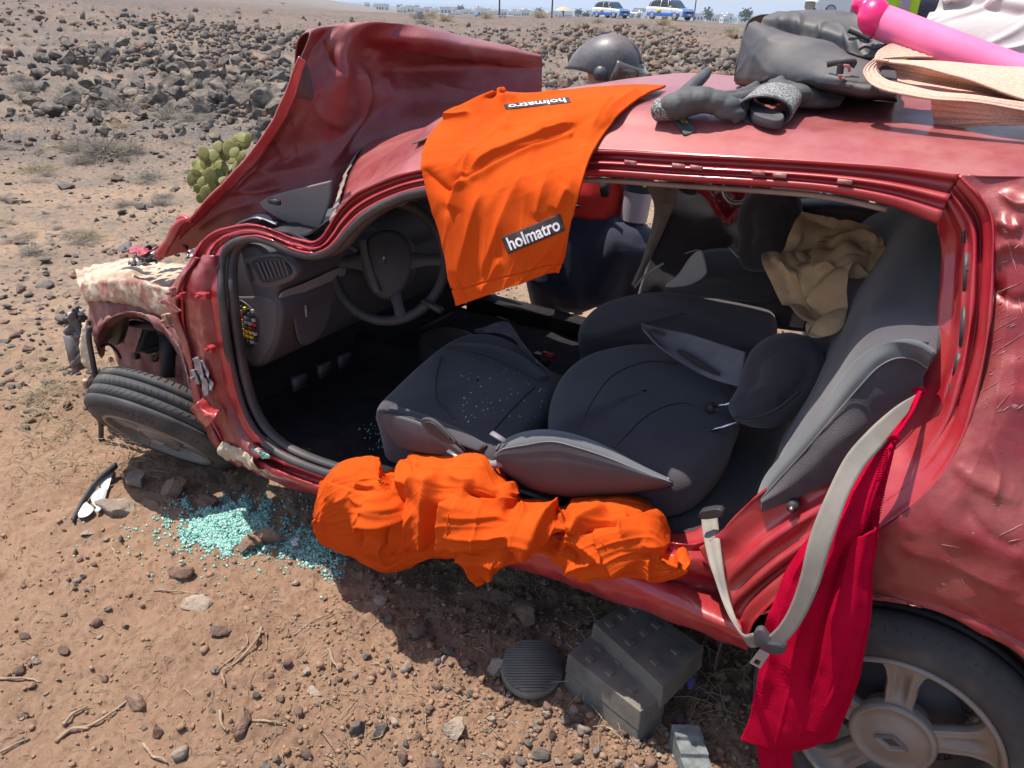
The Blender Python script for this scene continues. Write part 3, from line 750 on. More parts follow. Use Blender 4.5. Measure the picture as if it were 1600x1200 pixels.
g = surf([[pY(u, v, .60) for u, v in ((105, 515), (112, 545), (118, 585))], [pY(u, v, .64) for u, v in ((118, 480), (124, 520), (128, 560))], [pY(u, v, .58) for u, v in ((132, 490), (136, 530), (134, 560))]], 30, 12)
MB().grid(push(g, fbm(g, 24, 4, 7) * .03), .006).build('crushed_bumper_mount', M['dash2'], car)
for (u, v) in ((104, 500), (112, 492), (124, 488), (108, 530)):
    p = pY(u, v, .62); MB().ball(p, .018, .012, .014, 8, 6).build('lamp_fragment', M['palegrey'] if v < 495 else M['black'], car)
MB().slab([pY(u, v, .66) for u, v in ((134, 600), (138, 588), (150, 582), (160, 590), (158, 604), (150, 612), (138, 612))], -CL, .06, .01, 40, crown=.01).build('fog_lamp', M['black'], car)
MB().tube([pY(133, 594, .68), pY(134, 606, .68), pY(142, 612, .68)], .010, 8, m=14).build('fog_lamp_rim', M['sand'], car)
MB().tube([pY(140, 510, .69), pY(139, 530, .70), pY(146, 570, .70), pY(153, 610, .70), pY(157, 640, .70), pY(158, 680, .70), pY(157, 712, .69), pY(150, 735, .68)], .0105, 8, m=80).build('hanging_cable', M['rubber'], car)
MB().tube([pY(158, 542, .6), pY(170, 538, .58), pY(182, 548, .56), pY(188, 560, .55)], .006, 6, m=30).build('brake_hose', M['black'], car)

# ---- wheels
def wheel(name, c, n, ref, mt_rim, R=.292, r=.197, w=.178, seed=0, cap=True):
    """c outer face centre, n outward axis; child part tyre, rim, hub cap"""
    n = n / np.linalg.norm(n)
    a = ref - n * (ref @ n); a /= np.linalg.norm(a); bb = np.cross(n, a)
    root = bpy.data.objects.new('wheel', None); COL.objects.link(root); root.parent = car; root['_base'] = car['_base']
    if name: root['label'] = name
    tp = [(-w, r), (-w + .004, r + .03), (-w + .012, R - .028), (-w + .028, R - .006)]
    x = -w + .036
    for gx in (-.125, -.088, -.051):
        tp += [(gx - .004, R), (gx - .003, R - .008), (gx + .003, R - .008), (gx + .004, R)]
    tp += [(-.036, R - .001), (-.024, R - .007), (-.010, R - .030), (-.002, r + .045), (0.0, r + .03), (-.002, r + .012), (-.008, r + .004), (-.016, r)]
    tb = MB().lathe(c, n, tp, 120, ref=a)
    tb.build('tyre', M['tyre'], root)
    # tread sipes: dark slivers let into shoulders and ribs
    sp = MB()
    for k in range(72):
        t = k / 72 * 2 * pi; e = a * cos(t) + bb * sin(t); tg = -a * sin(t) + bb * cos(t)
        sp.box(c + e * (R - .0165) - n * .022, tg * .0016, n * .011 - e * .0115, (e + n * .9) * .0016)
        sp.box(c + e * (R - .0007) - n * .069 + tg * .01, tg * .0014 + n * .0015, n * .010 + tg * .008, e * .0016)
        sp.box(c + e * (R - .0007) - n * .106, tg * .0014, n * .010 - tg * .006, e * .0016)
        sp.box(c + e * (R - .0165) - n * (w - .020), tg * .0016, n * .009 + e * .0125, (e - n * .8) * .0016)
    o = sp.build('tread_sipes', M['black'], root); o['kind'] = 'stuff'
    rim = MB()
    rim.lathe(c, n, [(-.165, r + .002), (-.165, r - .012), (-.08, r - .022), (-.04, r - .022), (-.022, r - .012), (-.012, r - .008), (-.002, r - .006), (.002, r), (-.002, r + .006), (-.012, r + .006)], 96, ref=a)
    Rr = r - .010
    for k in range(5):
        t0 = k * 2 * pi / 5
        rows = []
        for q in np.linspace(0, 1, 12):
            rad = .055 + (Rr - .052) * q
            hw = np.interp(q, [0, .25, .6, .85, 1], [.60, .33, .23, .255, .36])
            row = []
            for s_ in np.linspace(-1, 1, 15):
                ang = t0 + s_ * hw
                hgt = -.014 - .012 * (1 - q) * q * 4 * .3 + .0 - .008 * q
                edge = -.020 * max(0, abs(s_) - .86) / .14
                rec = -.010 * max(0, 1 - (s_ / .42) ** 2) * np.exp(-((q - .55) / .26) ** 4)
                row.append(c + (a * cos(ang) + bb * sin(ang)) * rad + n * (hgt + edge + rec))
            rows.append(row)
        g = surf(rows, 36, 26)
        V, F_ = gridmesh(g, .018); rim.add(V, F_)
    rim.lathe(c, n, [(-.06, .075), (-.02, .078), (-.012, .074)], 40, ref=a)
    rim.build('alloy_rim', mt_rim, root)
    hub = MB().lathe(c, n, [(-.030, .085), (-.014, .084), (-.008, .080), (-.006, .074), (-.011, .071), (-.010, .055), (-.004, .040), (-.002, 0)], 48, ref=a)
    hub.build('hub_cap', mt_rim, root)
    # diamond emblem: two nested rhombus rings, pointed along the car
    dm = MB(); ax1 = -CF - n * (-CF @ n); ax1 = ax1 / np.linalg.norm(ax1); ax2 = np.cross(n, ax1)
    def rh(sx, sy, h): return [c + n * h + ax1 * sx, c + n * h + ax2 * sy, c + n * h - ax1 * sx, c + n * h - ax2 * sy]
    o1, i1 = rh(.034, .020, -.001), rh(.025, .0140, .004)
    o2 = rh(.018, .009, -.001)
    V = o1 + [p + n * .004 for p in rh(.031, .018, .003)] + [p for p in i1] + o2
    F_ = []
    for k in range(4):
        k2 = (k + 1) % 4
        for l_ in range(3): F_.append([l_ * 4 + k, l_ * 4 + k2, (l_ + 1) * 4 + k2, (l_ + 1) * 4 + k])
    dm.add(V, F_); dm.build('diamond_emblem', M['alloy'], root, smooth=False)
    rp = rh(.028, .016, -.0012); MB().prism(rp, n * .0008).build('emblem_ground', M['black'], root, smooth=False)
    MB().lathe(c, n, [(-.13, .125), (-.10, .125), (-.098, 0)], 40, ref=a).build('brake_drum', M['dash2'], root)
    return root
wheel(None, pY(1392, 1160, .795), CL + LUP * .02, LUP * cos(.10) + CF * sin(.10), M['alloy'])
cw = pY(247, 690, .76)
tocam = (EYE - cw) / np.linalg.norm(EYE - cw)
nw = tocam * cos(radians(68)) + (-CRT * .47 - CUP * .88) * sin(radians(68))
wheel('buckled front wheel splayed out on its side', cw, nw, -CRT, M['alloy'], R=.285)

# ---- floor pan, bulkhead, tunnel, far side of the body
G = surf([[W(x_, y_, .33 + (.0 if abs(y_) > .3 else .03)) for x_ in (2.15, 1.8, 1.4, 1.0, .6, .3)] for y_ in (.70, .4, .12, 0, -.12, -.4, -.70)], 60, 50)
G[..., 2] += .06 * np.exp(-((np.linspace(-.7, .7, 50) / .13) ** 2))[:, None] + fbm(G, 8, 3, 5) * .012
MB().grid(G, .01).build('floor_carpet', M['carpet'], car)
G = surf([[W(2.12, y_, .34) for y_ in (.72, 0, -.72)], [W(2.2, y_, .6) for y_ in (.72, 0, -.72)], [W(2.12, y_, .88) for y_ in (.70, 0, -.70)]], 30, 20)
MB().grid(G, .01).build('bulkhead', M['carpet'], car)
MB().box(W(1.25, -.74, .34), CF * .85, CL * .05, LUP * .055).build('far_sill', M['carpet'], car)
G = surf([[W(x_, -.56 - (x_ > .4) * .0, z_) for x_, z_ in zip(rx[:9], [1.27, 1.30, 1.33, 1.39, 1.42, 1.43, 1.43, 1.42, 1.38])], [W(x_, -.585, z_) for x_, z_ in zip(rx[:9], [1.22, 1.25, 1.28, 1.34, 1.37, 1.38, 1.38, 1.37, 1.3])]], 50, 8)
MB().grid(G, .03).build('far_roof_rail', M['red'], car)
G = surf([[W(.36, -.60, 1.36), W(.30, -.66, 1.1), W(.42, -.76, .85), W(.55, -.76, .5), W(.55, -.74, .33)], [W(-.05, -.60, 1.36), W(-.05, -.70, 1.05), W(-.05, -.78, .85), W(.0, -.78, .66), W(.3, -.76, .5)]], 30, 20)
MB().grid(G, .02).build('far_quarter_panel', M['red'], car)
G = surf([[W(1.56, -.62, 1.22), W(1.78, -.66, 1.05), W(2.02, -.70, .92)], [W(1.60, -.60, 1.20), W(1.84, -.64, 1.03), W(2.08, -.68, .88)]], 20, 6)
MB().grid(G, .03).build('far_windscreen_pillar', M['red'], car)
G = surf([[W(2.02, -.72, .92), W(2.05, -.76, .6), W(2.0, -.75, .34)], [W(2.35, -.72, .88), W(2.35, -.76, .6), W(2.3, -.75, .34)]], 20, 10)
MB().grid(G, .02).build('far_hinge_pillar', M['red'], car)
# nearly hidden front: slam panel and crushed far wing
G = surf([[W(2.1, -.2, .80), W(2.6, -.2, .66), W(2.9, -.1, .55)], [W(2.1, -.5, .84), W(2.6, -.55, .72), W(2.95, -.45, .55)], [W(2.1, -.74, .80), W(2.6, -.76, .70), W(2.9, -.6, .5)], [W(2.1, -.76, .5), W(2.4, -.78, .62), W(2.85, -.66, .34)]], 40, 30)
MB().grid(push(G, fbm(G, 8, 3, 4) * .03), .004).build('far_wing', M['red'], car)
b = MB()
G = surf([[W(2.2, y_, .74 + .03 * sin(y_ * 20)) for y_ in (.45, .2, 0, -.2)], [W(2.5, y_, .70 + .04 * sin(y_ * 13)) for y_ in (.45, .2, 0, -.2)], [W(2.85, y_, .50) for y_ in (.45, .2, 0, -.2)], [W(2.9, y_, .25) for y_ in (.45, .2, 0, -.2)]], 40, 30)
MB().grid(G + fbm(G, 14, 4, 3)[..., None] * .03, .02).build('engine', M['black'], car)
# =================================================================== INTERIOR
# ---- dashboard: end profile swept across the car
dp = [(345, 400), (352, 388), (372, 381), (398, 384), (418, 402), (432, 426), (437, 448), (432, 462), (440, 476), (441, 502), (432, 540), (420, 562), (404, 574), (386, 569), (370, 540), (358, 500), (350, 455)]
P0 = np.array([pY(u, v, .665) for u, v in dp])
P1 = cr(P0, 60, closed=True); c0 = P1.mean(0)
rings = [c0 + (P1 - c0) * .03 + CL * .006, c0 + (P1 - c0) * .93 + CL * .004, c0 + (P1 - c0) * .985, P1 - CL * .008]
for d in (.03, .1, .2, .3, .45, .7, 1.0, 1.33): rings.append(P1 - CL * d + np.array([0, 0, .02]) * min(d, .5))
V, F_ = gridmesh(np.array(rings), 0, closed_u=True)
MB().add(V, F_).build('dashboard', M['dash'], car, autosharp=50)
# end cap moulding round the fuse box
ec = [pY(u, v, .674) for u, v in ((354, 466), (380, 463), (412, 464), (428, 476), (430, 505), (424, 535), (412, 556), (402, 570), (387, 566), (374, 535), (362, 502))]
MB().slab(ec, -CL, .02, .008, 60).build('dash_end_cap', M['dash2'], car)
fb = [pY(u, v, .680) for u, v in ((370, 470), (388, 478), (402, 500), (401, 530), (392, 545), (378, 534), (370, 505))]
MB().slab(fb, -CL, .008, .003, 40).build('fuse_box_recess', M['black'], car)
random.seed(5)
for r_ in range(8):
    for q in range(4):
        u = 376 + q * 6.2 + r_ * .8; v = 480 + r_ * 7.2 + q * 2
        if v > 540: continue
        mt = 'yellow' if (r_ in (5, 6) and q < 3) else random.choice(['palegrey', 'redbit', 'dash2', 'black', 'yellow'] if random.random() < .4 else ['palegrey', 'dash2', 'black'])
        MB().box(pY(u, v, .686), CF * .0042, CL * .004, LUP * .0042).build('fuse', M[mt], car, smooth=False)
# air vent: housing and louvres lying on the slope facing the seats
def onslope(t, d):
    """t along the slope of the pad top to bottom, d metres in from the dash end"""
    p = cr([P0[3], P0[4], P0[5], P0[6]], 21)[int(round(t * 20))]
    return p - CL * d
nrm = np.cross(onslope(1, .1) - onslope(0, .1), CL); nrm /= np.linalg.norm(nrm)
if nrm @ (EYE - P0[4]) < 0: nrm = -nrm
vo = [pY(u, v, .672) for u, v in ((380, 408), (396, 400), (428, 396), (446, 404), (462, 424), (452, 440), (420, 450), (398, 446), (384, 430))]
MB().slab(vo, -CL, .03, .008, 60).build('vent_housing', M['dash2'], car)
vi = [pY(u, v, .679) for u, v in ((394, 408), (430, 402), (444, 410), (454, 425), (444, 434), (412, 442), (402, 428))]
MB().slab(vi, -CL, .006, .002, 40).build('vent_opening', M['black'], car)
for k in range(7):
    t = k / 6.; a_ = pY(402 + 40 * t, 410 - 4 * t, .684); b_ = pY(414 + 36 * t, 438 - 8 * t, .684)
    MB().tube([a_, b_], .0028, 4).build('vent_louvre', M['dash2'], car, smooth=False)
MB().tube([pY(386, 412, .682), pY(394, 440, .682)], .006, 8, flat=.5).build('vent_wheel', M['black'], car)
# silver ledge and glove tray
lp = P0[7]
MB().slab([lp - CL * .01 + nrm * .02, lp - CL * .08 + nrm * .03, lp - CL * .26 + nrm * .03 + LUP * .01, lp - CL * .27 + nrm * .012 - LUP * .022, lp - CL * .1 + nrm * .015 - LUP * .03, lp - CL * .02 + nrm * .006 - LUP * .022], -nrm, .014, .006, 60, crown=.004).build('silver_dash_trim', M['silver'], car)
lw = P0[9]
MB().slab([lw - CL * .06 + LUP * .05 + nrm * .004, lw - CL * .2 + LUP * .055 + nrm * .004, lw - CL * .21 - LUP * .03, lw - CL * .16 - LUP * .10 - nrm * .01, lw - CL * .07 - LUP * .09 - nrm * .01], -nrm, .01, .01, 40).build('lower_dash_panel', M['dash'], car)
MB().box(lw - CL * .09 + nrm * .012, CL * .004, LUP * .02, nrm * .003).build('dash_switch', M['silver'], car)

# ---- steering wheel
sc_ = pY(606, 409, .34)
ax_ = (EYE - sc_) / np.linalg.norm(EYE - sc_) * .90 + CRT * -.30 + CUP * .12; ax_ /= np.linalg.norm(ax_)
e1 = CUP - ax_ * (CUP @ ax_); e1 /= np.linalg.norm(e1); e2 = np.cross(ax_, e1)
sw = bpy.data.objects.new('steering_wheel', None); COL.objects.link(sw); sw.parent = car; sw['_base'] = car['_base']
th = np.linspace(0, 2 * pi, 73)[:-1]
dist = np.linalg.norm(sc_ - EYE)
Rw = .188
ringp = [sc_ + (e1 * cos(t) + e2 * sin(t)) * Rw for t in th]
G = []
for t, p in zip(th, ringp):
    rd = e1 * cos(t) + e2 * sin(t)
    G.append([p + rd * .0165 * cos(s_) + ax_ * .0145 * sin(s_) for s_ in np.linspace(0, 2 * pi, 13)[:-1]])
G = np.array(G + [G[0]]); V, F_ = gridmesh(G, 0, closed_u=True)
MB().add(V, F_).build('wheel_rim', M['wheelblk'], sw)
o_ = [sc_ + ax_ * .02 + e1 * (.112 * sin(t) - .01) + e2 * .088 * cos(t) * (1 + .12 * sin(t)) for t in np.linspace(0, 2 * pi, 25)[:-1]]
MB().slab(o_, -ax_, .045, .022, 60, crown=.014).build('airbag_cover', M['wheelblk'], sw)
for t in (.0, pi, -pi / 2 - .25):
    d = e2 * cos(t) + e1 * sin(t)
    q = np.cross(ax_, d)
    G = surf([[sc_ + d * a_ - q * w_ + ax_ * (.008 + (.0 if a_ > .1 else .006)) for a_, w_ in ((.06, .035), (.11, .022), (.15, .018), (.185, .022))], [sc_ + d * a_ + ax_ * .014 for a_ in (.06, .11, .15, .185)], [sc_ + d * a_ + q * w_ + ax_ * .008 for a_, w_ in ((.06, .035), (.11, .022), (.15, .018), (.185, .022))]], 14, 9)
    MB().grid(G, .016).build('spoke', M['wheelblk'], sw)
b = MB()
def rhb(s_x, s_y, h): return [sc_ + ax_ * h + e1 * s_y, sc_ + ax_ * h + e2 * s_x, sc_ + ax_ * h - e1 * s_y, sc_ + ax_ * h - e2 * s_x]
V = rhb(.010, .015, .036) + rhb(.0075, .012, .039) + rhb(.004, .007, .036)
b.add(V, [[0, 1, 5, 4], [1, 2, 6, 5], [2, 3, 7, 6], [3, 0, 4, 7], [4, 5, 9, 8], [5, 6, 10, 9], [6, 7, 11, 10], [7, 4, 8, 11]])
b.build('diamond_emblem', M['chrome'], sw, smooth=False)
G = np.array([[sc_ + ax_ * .033 + e2 * (.03 + .012 * k2) + e1 * y_ + e2 * .03 * sin(y_ * 12 + .6) for y_ in np.linspace(.07, -.1, 20)] for k2 in (0, 1, 2)])
MB().grid(G, .003).build('cover_strip', M['dash'], sw)
MB().tube([sc_ - ax_ * .02, sc_ - ax_ * .20 + CF * .1], [.04, .055], 16).build('steering_column', M['black'], car)
for (p0, p1) in (((520, 372), (560, 392)), ((660, 470), (690, 486))):
    MB().tube([pY(*p0, .36), pY(*p1, .36)], [.008, .012], 8).build('column_stalk', M['black'], car)
# headlamp of cockpit: instrument cowl behind the wheel
G = surf([[W(1.95, y_, .80) for y_ in (.55, .35, .15)], [W(1.85, y_, .98 - abs(y_ - .35) * .2) for y_ in (.55, .35, .15)], [W(2.05, y_, 1.0) for y_ in (.55, .35, .15)]], 24, 16)
MB().grid(G, .01).build('instrument_cowl', M['dash'], car)
# centre console, gear lever, handbrake
b = MB().slab([W(1.75, .10, .52), W(1.75, -.10, .52), W(1.3, -.09, .46), W(.95, -.08, .44), W(.95, .08, .44), W(1.3, .09, .46)], -LUP, .12, .02, 50)
b.build('centre_console', M['black'], car)

# ---- seats
def seat(name): 
    o = bpy.data.objects.new(name, None); COL.objects.link(o); o.parent = car; o['_base'] = car['_base']; return o
ds = seat('driver_seat')
o_ = [pZ(u, v, z_) for u, v, z_ in ((586, 632, .57), (612, 600, .58), (655, 560, .59), (700, 528, .60), (735, 516, .60), (775, 518, .59), (815, 535, .585), (850, 560, .575), (876, 588, .57), (866, 622, .57), (835, 660, .57), (800, 695, .56), (765, 714, .55), (722, 700, .55), (670, 672, .55), (620, 650, .56))]
MB().slab(o_, -LUP, .20, .045, 90, crown=.012, bottom_scale=.93).build('seat_cushion', M['seat'], ds)
# raised side bolsters and the sewn centre panel seam
MB().tube([pZ(612, 638, .562), pZ(660, 658, .562), pZ(710, 680, .562), pZ(755, 700, .558)], [.018, .034, .036, .02], 14, m=40, flat=.35).build('side_bolster', M['seat'], ds)
MB().tube([pZ(700, 540, .60), pZ(760, 545, .61), pZ(810, 565, .60), pZ(850, 592, .59)], [.02, .036, .036, .02], 14, m=40, flat=.3).build('side_bolster', M['seat'], ds)
MB().tube([pZ(690, 556, .598), pZ(682, 590, .596), pZ(684, 625, .592), pZ(710, 655, .588)], .0028, 6, m=40).build('seat_seam', M['black'], ds)
MB().tube([pZ(765, 680, .585), pZ(800, 640, .592), pZ(836, 604, .592)], .0028, 6, m=30).build('seat_seam', M['black'], ds)
# recliner cover and slit
MB().slab([pY(u, v, .685) for u, v in ((592, 650), (625, 652), (668, 668), (716, 702), (722, 716), (680, 712), (636, 704), (612, 690))], -CL, .02, .01, 50, crown=.004).build('seat_side_cover', M['dash'], ds)
MB().slab([pY(u, v, .700) for u, v in ((656, 657), (672, 655), (690, 668), (712, 694), (690, 690), (668, 676))], -CL, .01, .003, 36).build('recliner_slot', M['dash'], ds)
MB().slab([pY(u, v, .706) for u, v in ((662, 661), (674, 660), (688, 671), (704, 689), (686, 684), (670, 672))], -CL, .006, .002, 30).build('slot_opening', M['black'], ds)
# backrest folded flat to the rear
o_ = [pZ(u, v, z_) for u, v, z_ in ((872, 694, .62), (860, 664, .64), (858, 630, .645), (864, 600, .648), (880, 572, .65), (910, 549, .655), (952, 536, .66), (1000, 530, .665), (1050, 536, .67), (1100, 556, .67), (1140, 590, .67), (1160, 630, .665), (1152, 670, .66), (1128, 706, .65), (1090, 738, .64), (1040, 750, .63), (980, 738, .62), (920, 716, .62))]
c_ = np.mean(o_, 0)
MB().slab(o_, -LUP, .13, .05, 120, crown=.02, bottom_scale=.97).build('seat_backrest', M['seat'], ds)
# side bolster of the backrest: grey facing with piping
rows = []
topl = [(776, 706), (790, 688), (820, 676), (860, 673), (905, 682), (950, 700), (1000, 726), (1045, 748)]
midl = [(772, 712), (786, 702), (818, 696), (862, 690), (905, 700), (950, 715), (1000, 735), (1048, 753)]
lowl = [(776, 722), (792, 742), (830, 762), (880, 772), (930, 772), (980, 768), (1025, 762), (1052, 756)]
rows.append([pZ(u, v - 2, .598) for u, v in topl])
rows.append([pY(u, v, .655) for u, v in topl])
rows.append([pY(u, (v * .5 + w_[1] * .5), .70) for (u, v), w_ in zip(topl, midl)])
rows.append([pY(u, v, .715) for u, v in midl])
g1 = surf(rows, 80, 24)
g1[:, :1] = g1[:, :1]
MB().grid(g1, .006).build('bolster_facing', M['seatgrey'], ds)
rows = [[pY(u, v, .714) for u, v in midl], [pY((u + w_[0]) / 2, (v + w_[1]) / 2, .718) for (u, v), w_ in zip(midl, lowl)], [pY(u, v, .69) for u, v in lowl], [pY(u, v + 4, .60) for u, v in lowl]]
MB().grid(surf(rows, 80, 24), .006).build('backrest_side', M['dash'], ds)
MB().tube([pY(u, v, .719) for u, v in midl], .0016, 6, m=80).build('piping', M['plasgrey'], ds)
for pts in (((905, 668), (930, 620), (960, 585), (1010, 565), (1060, 568)), ((960, 700), (1010, 650), (1060, 630), (1110, 640))):
    MB().tube([pZ(u, v, .688) for u, v in pts], .0022, 6, m=40).build('backrest_seam', M['black'], ds)
# headrest on two posts
o_ = [pY(u, v, y_) for u, v, y_ in ((1136, 636, .34), (1142, 622, .33), (1152, 604, .31), (1160, 575, .28), (1172, 548, .26), (1196, 527, .25), (1226, 518, .24), (1256, 522, .24), (1280, 537, .25), (1292, 562, .27), (1288, 592, .30), (1270, 624, .33), (1240, 652, .36), (1208, 670, .38), (1170, 668, .38), (1146, 656, .36))]
MB().slab(o_, -(EYE - np.mean(o_, 0)), .11, .05, 90, crown=.035, bottom_scale=.88).build('headrest', M['seat'], ds)
MB().tube([pY(1150, 652, .385), pY(1180, 652, .40), pY(1215, 638, .40), pY(1250, 612, .37)], .0035, 6, m=40).build('headrest_seam', M['black'], ds)
for (p0, p1, y_) in (((1094, 678), (1152, 660), .36), ((1112, 637), (1150, 628), .30)):
    MB().tube([pY(*p0, y_), pY(*p1, y_)], .005, 8).build('headrest_post', M['chrome'], ds)
    MB().lathe(pY(*p0, y_), pY(*p1, y_) - pY(*p0, y_), [(-.012, 0), (-.012, .014), (.006, .016), (.010, .012), (.010, 0)], 16).build('post_guide', M['black'], ds)
# seat back shell panel sprung loose
g = surf([[pY(u, v, .18) for u, v in ((1002, 505), (1035, 513), (1070, 520), (1110, 532), (1165, 550))], [pY(u, v, .20) for u, v in ((1005, 512), (1030, 530), (1068, 545), (1110, 565), (1162, 578))], [pY(u, v, .23) for u, v in ((1008, 516), (1030, 540), (1065, 566), (1108, 590), (1160, 606))]], 60, 26)
MB().grid(g, .005).build('seat_back_shell', M['plasgrey'], ds)
MB().slab([pY(u, v, .228) for u, v in ((1058, 546), (1066, 548), (1096, 566), (1124, 584), (1118, 586), (1088, 572), (1060, 552))], -CL, .004, .001, 36).build('shell_slot', M['black'], ds)
MB().slab([pY(u, v, .205) for u, v in ((1016, 514), (1026, 516), (1038, 524), (1030, 524))], -CL, .004, .001, 30).build('shell_slot', M['black'], ds)
# small grey wing behind the cushion and buckle
g = surf([[pZ(u, v, .60) for u, v in ((742, 516), (775, 506), (798, 508), (818, 535), (842, 570))], [pZ(u, v, .58) for u, v in ((742, 520), (778, 522), (806, 534), (824, 556), (842, 572))]], 24, 8)
MB().grid(push(g, np.sin(np.linspace(0, pi, 24))[None, :] * .01), .004).build('plastic_side_shield', M['plasgrey'], ds)
g = surf([[pZ(u, v, .61) for u, v in ((798, 508), (812, 520), (832, 545), (848, 572))], [pZ(u, v, .57) for u, v in ((806, 528), (822, 545), (834, 560), (846, 574))]], 20, 6)
MB().box(pZ(856, 556, .52), CF * .02, CL * .008, LUP * .012).build('buckle_button', M['redbit'], ds)
MB().box(pZ(846, 562, .50), CF * .03, CL * .018, LUP * .02).build('seat_belt_buckle', M['black'], ds)
MB().tube([pY(768, 676, .70), pY(790, 690, .70)], .010, 8, flat=.4).build('seat_lever', M['plasgrey'], ds)
MB().tube([pY(745, 718, .70), pY(768, 726, .71), pY(790, 722, .70)], .012, 8, m=14).build('seat_lever', M['plasgrey'], ds)
MB().tube([pY(700, 704, .72), pY(730, 722, .72)], .007, 8, flat=.5).build('seat_rail', M['steel'], ds)
MB().box(W(1.2, .52, .37), CF * .26, CL * .02, LUP * .02).build('seat_rail', M['steel'], ds)
MB().box(W(1.2, .22, .37), CF * .26, CL * .02, LUP * .02).build('seat_rail', M['steel'], ds)

# passenger seat
ps = seat('passenger_seat')
o_ = [pZ(u, v, z_) for u, v, z_ in ((905, 505, .60), (925, 478, .62), (960, 462, .64), (1005, 452, .65), (1060, 450, .66), (1110, 452, .66), (1165, 458, .66), (1210, 480, .66), (1215, 515, .64), (1180, 545, .62), (1100, 545, .60), (1020, 540, .58), (950, 535, .58), (912, 528, .59))]
MB().slab(o_, -LUP, .2, .04, 90, crown=.015, bottom_scale=.94).build('seat_cushion', M['seat'], ps)
o_ = [pY(u, v, y_) for u, v, y_ in ((1040, 450, -.24), (1070, 418, -.30), (1095, 392, -.34), (1150, 388, -.34), (1190, 400, -.30), (1225, 440, -.22), (1200, 470, -.16), (1130, 468, -.14), (1070, 462, -.18))]
MB().slab(o_, -(EYE - np.mean(o_, 0)), .10, .035, 70, crown=.02).build('seat_backrest', M['seat'], ps)
o_ = [pY(u, v, -.12) for u, v in ((1038, 448), (1058, 430), (1076, 404), (1088, 393), (1096, 393), (1102, 412), (1103, 428), (1090, 440), (1068, 448))]
MB().slab(o_, -CL, .01, .006, 50, crown=.004).build('airbag_flap', M['palegrey'], ps)
MB().tube([pY(992, 449, -.2), pY(1008, 430, -.2), pY(1036, 412, -.2)], .008, 8, m=20, flat=.5).build('belt_webbing_end', M['palegrey'], ps)
MB().tube([pY(1070, 396, -.2), pY(1090, 390, -.2)], .004, 6, flat=.5).build('belt_webbing_end', M['palegrey'], ps)
MB().tube([pY(1138, 386, -.2), pY(1155, 402, -.2)], [.004, .009], 8, flat=.5).build('belt_webbing_end', M['palegrey'], ps)
o_ = [pY(u, v, y_) for u, v, y_ in ((1150, 345, -.22), (1158, 318, -.24), (1175, 300, -.25), (1215, 294, -.25), (1246, 300, -.25), (1256, 330, -.25), (1255, 365, -.24), (1240, 395, -.22), (1216, 418, -.2), (1186, 426, -.2), (1160, 420, -.2), (1153, 400, -.2), (1153, 370, -.21))]
MB().slab(o_, -(EYE - np.mean(o_, 0)), .12, .05, 90, crown=.04, bottom_scale=.85).build('headrest', M['seat'], ps)

# rear bench
rb = seat('rear_bench')
G = surf([[pY(u, v, y_) for u, v, y_ in r] for r in (
  ((1180, 782, .66), (1235, 700, .66), (1290, 620, .66), (1335, 566, .66), (1380, 540, .66), (1425, 538, .655), (1462, 556, .65)),
  ((1186, 772, .60), (1230, 690, .58), (1285, 606, .54), (1330, 540, .50), (1365, 500, .50), (1420, 490, .5), (1470, 500, .55)),
  ((1200, 740, .45), (1245, 655, .42), (1292, 570, .38), (1330, 500, .34), (1370, 430, .32), (1420, 400, .32), (1475, 400, .34)),
  ((1240, 640, .1), (1280, 560, .08), (1310, 500, .05), (1350, 430, .02), (1385, 375, 0), (1432, 338, 0), (1480, 330, .05)),
  ((1250, 560, -.3), (1280, 500, -.3), (1300, 440, -.35), (1330, 380, -.35), (1350, 345, -.35), (1400, 320, -.35), (1440, 310, -.3)))], 90, 80)
MB().grid(push(G, fbm(G, 5, 3, 2) * .008), .10).build('bench_backrest', M['seat'], rb)
# near side bolster of the bench, grey piping edge
G = surf([[pY(u, v, .685) for u, v in ((1180, 782), (1196, 742), (1238, 692), (1282, 640), (1322, 580), (1355, 548), (1392, 534), (1430, 540), (1456, 556))],
          [pY(u, v, .72 - .06 * max(0, (u - 1340) / 110.)) for u, v in ((1184, 784), (1206, 748), (1248, 700), (1292, 648), (1334, 592), (1364, 562), (1396, 548), (1430, 552), (1452, 566))],
          [pY(u, v, .728 - .07 * max(0, (u - 1340) / 110.)) for u, v in ((1188, 782), (1214, 752), (1258, 704), (1302, 652), (1345, 602), (1372, 574), (1400, 560), (1428, 562), (1450, 576))]], 90, 18)
MB().grid(G, .012).build('bolster_facing', M['seatgrey'], rb)
G = surf([[pY(u, v, .728 - .07 * max(0, (u - 1340) / 110.)) for u, v in ((1188, 782), (1214, 752), (1258, 704), (1302, 652), (1345, 602), (1372, 574), (1400, 560), (1428, 562), (1450, 576))],
          [pY(u, v, .745 - .10 * max(0, (u - 1330) / 110.)) for u, v in ((1190, 786), (1235, 760), (1282, 720), (1330, 680), (1372, 645), (1395, 620), (1415, 605), (1430, 598), (1442, 594))],
          [pY(u, v, .73 - .12 * max(0, (u - 1330) / 110.)) for u, v in ((1190, 800), (1240, 780), (1300, 750), (1350, 715), (1390, 690), (1415, 664), (1428, 650), (1436, 640), (1444, 630))]], 90, 24)
MB().grid(push(G, fbm(G, 9, 3, 7) * .004), .01).build('bolster_side', M['seat'], rb)
MB().tube([pY(u, v, .731 - .07 * max(0, (u - 1340) / 110.)) for u, v in ((1188, 782), (1214, 752), (1258, 704), (1302, 652), (1345, 602), (1372, 574), (1400, 560), (1428, 562), (1450, 576))], .0014, 6, m=80).build('piping', M['plasgrey'], rb)
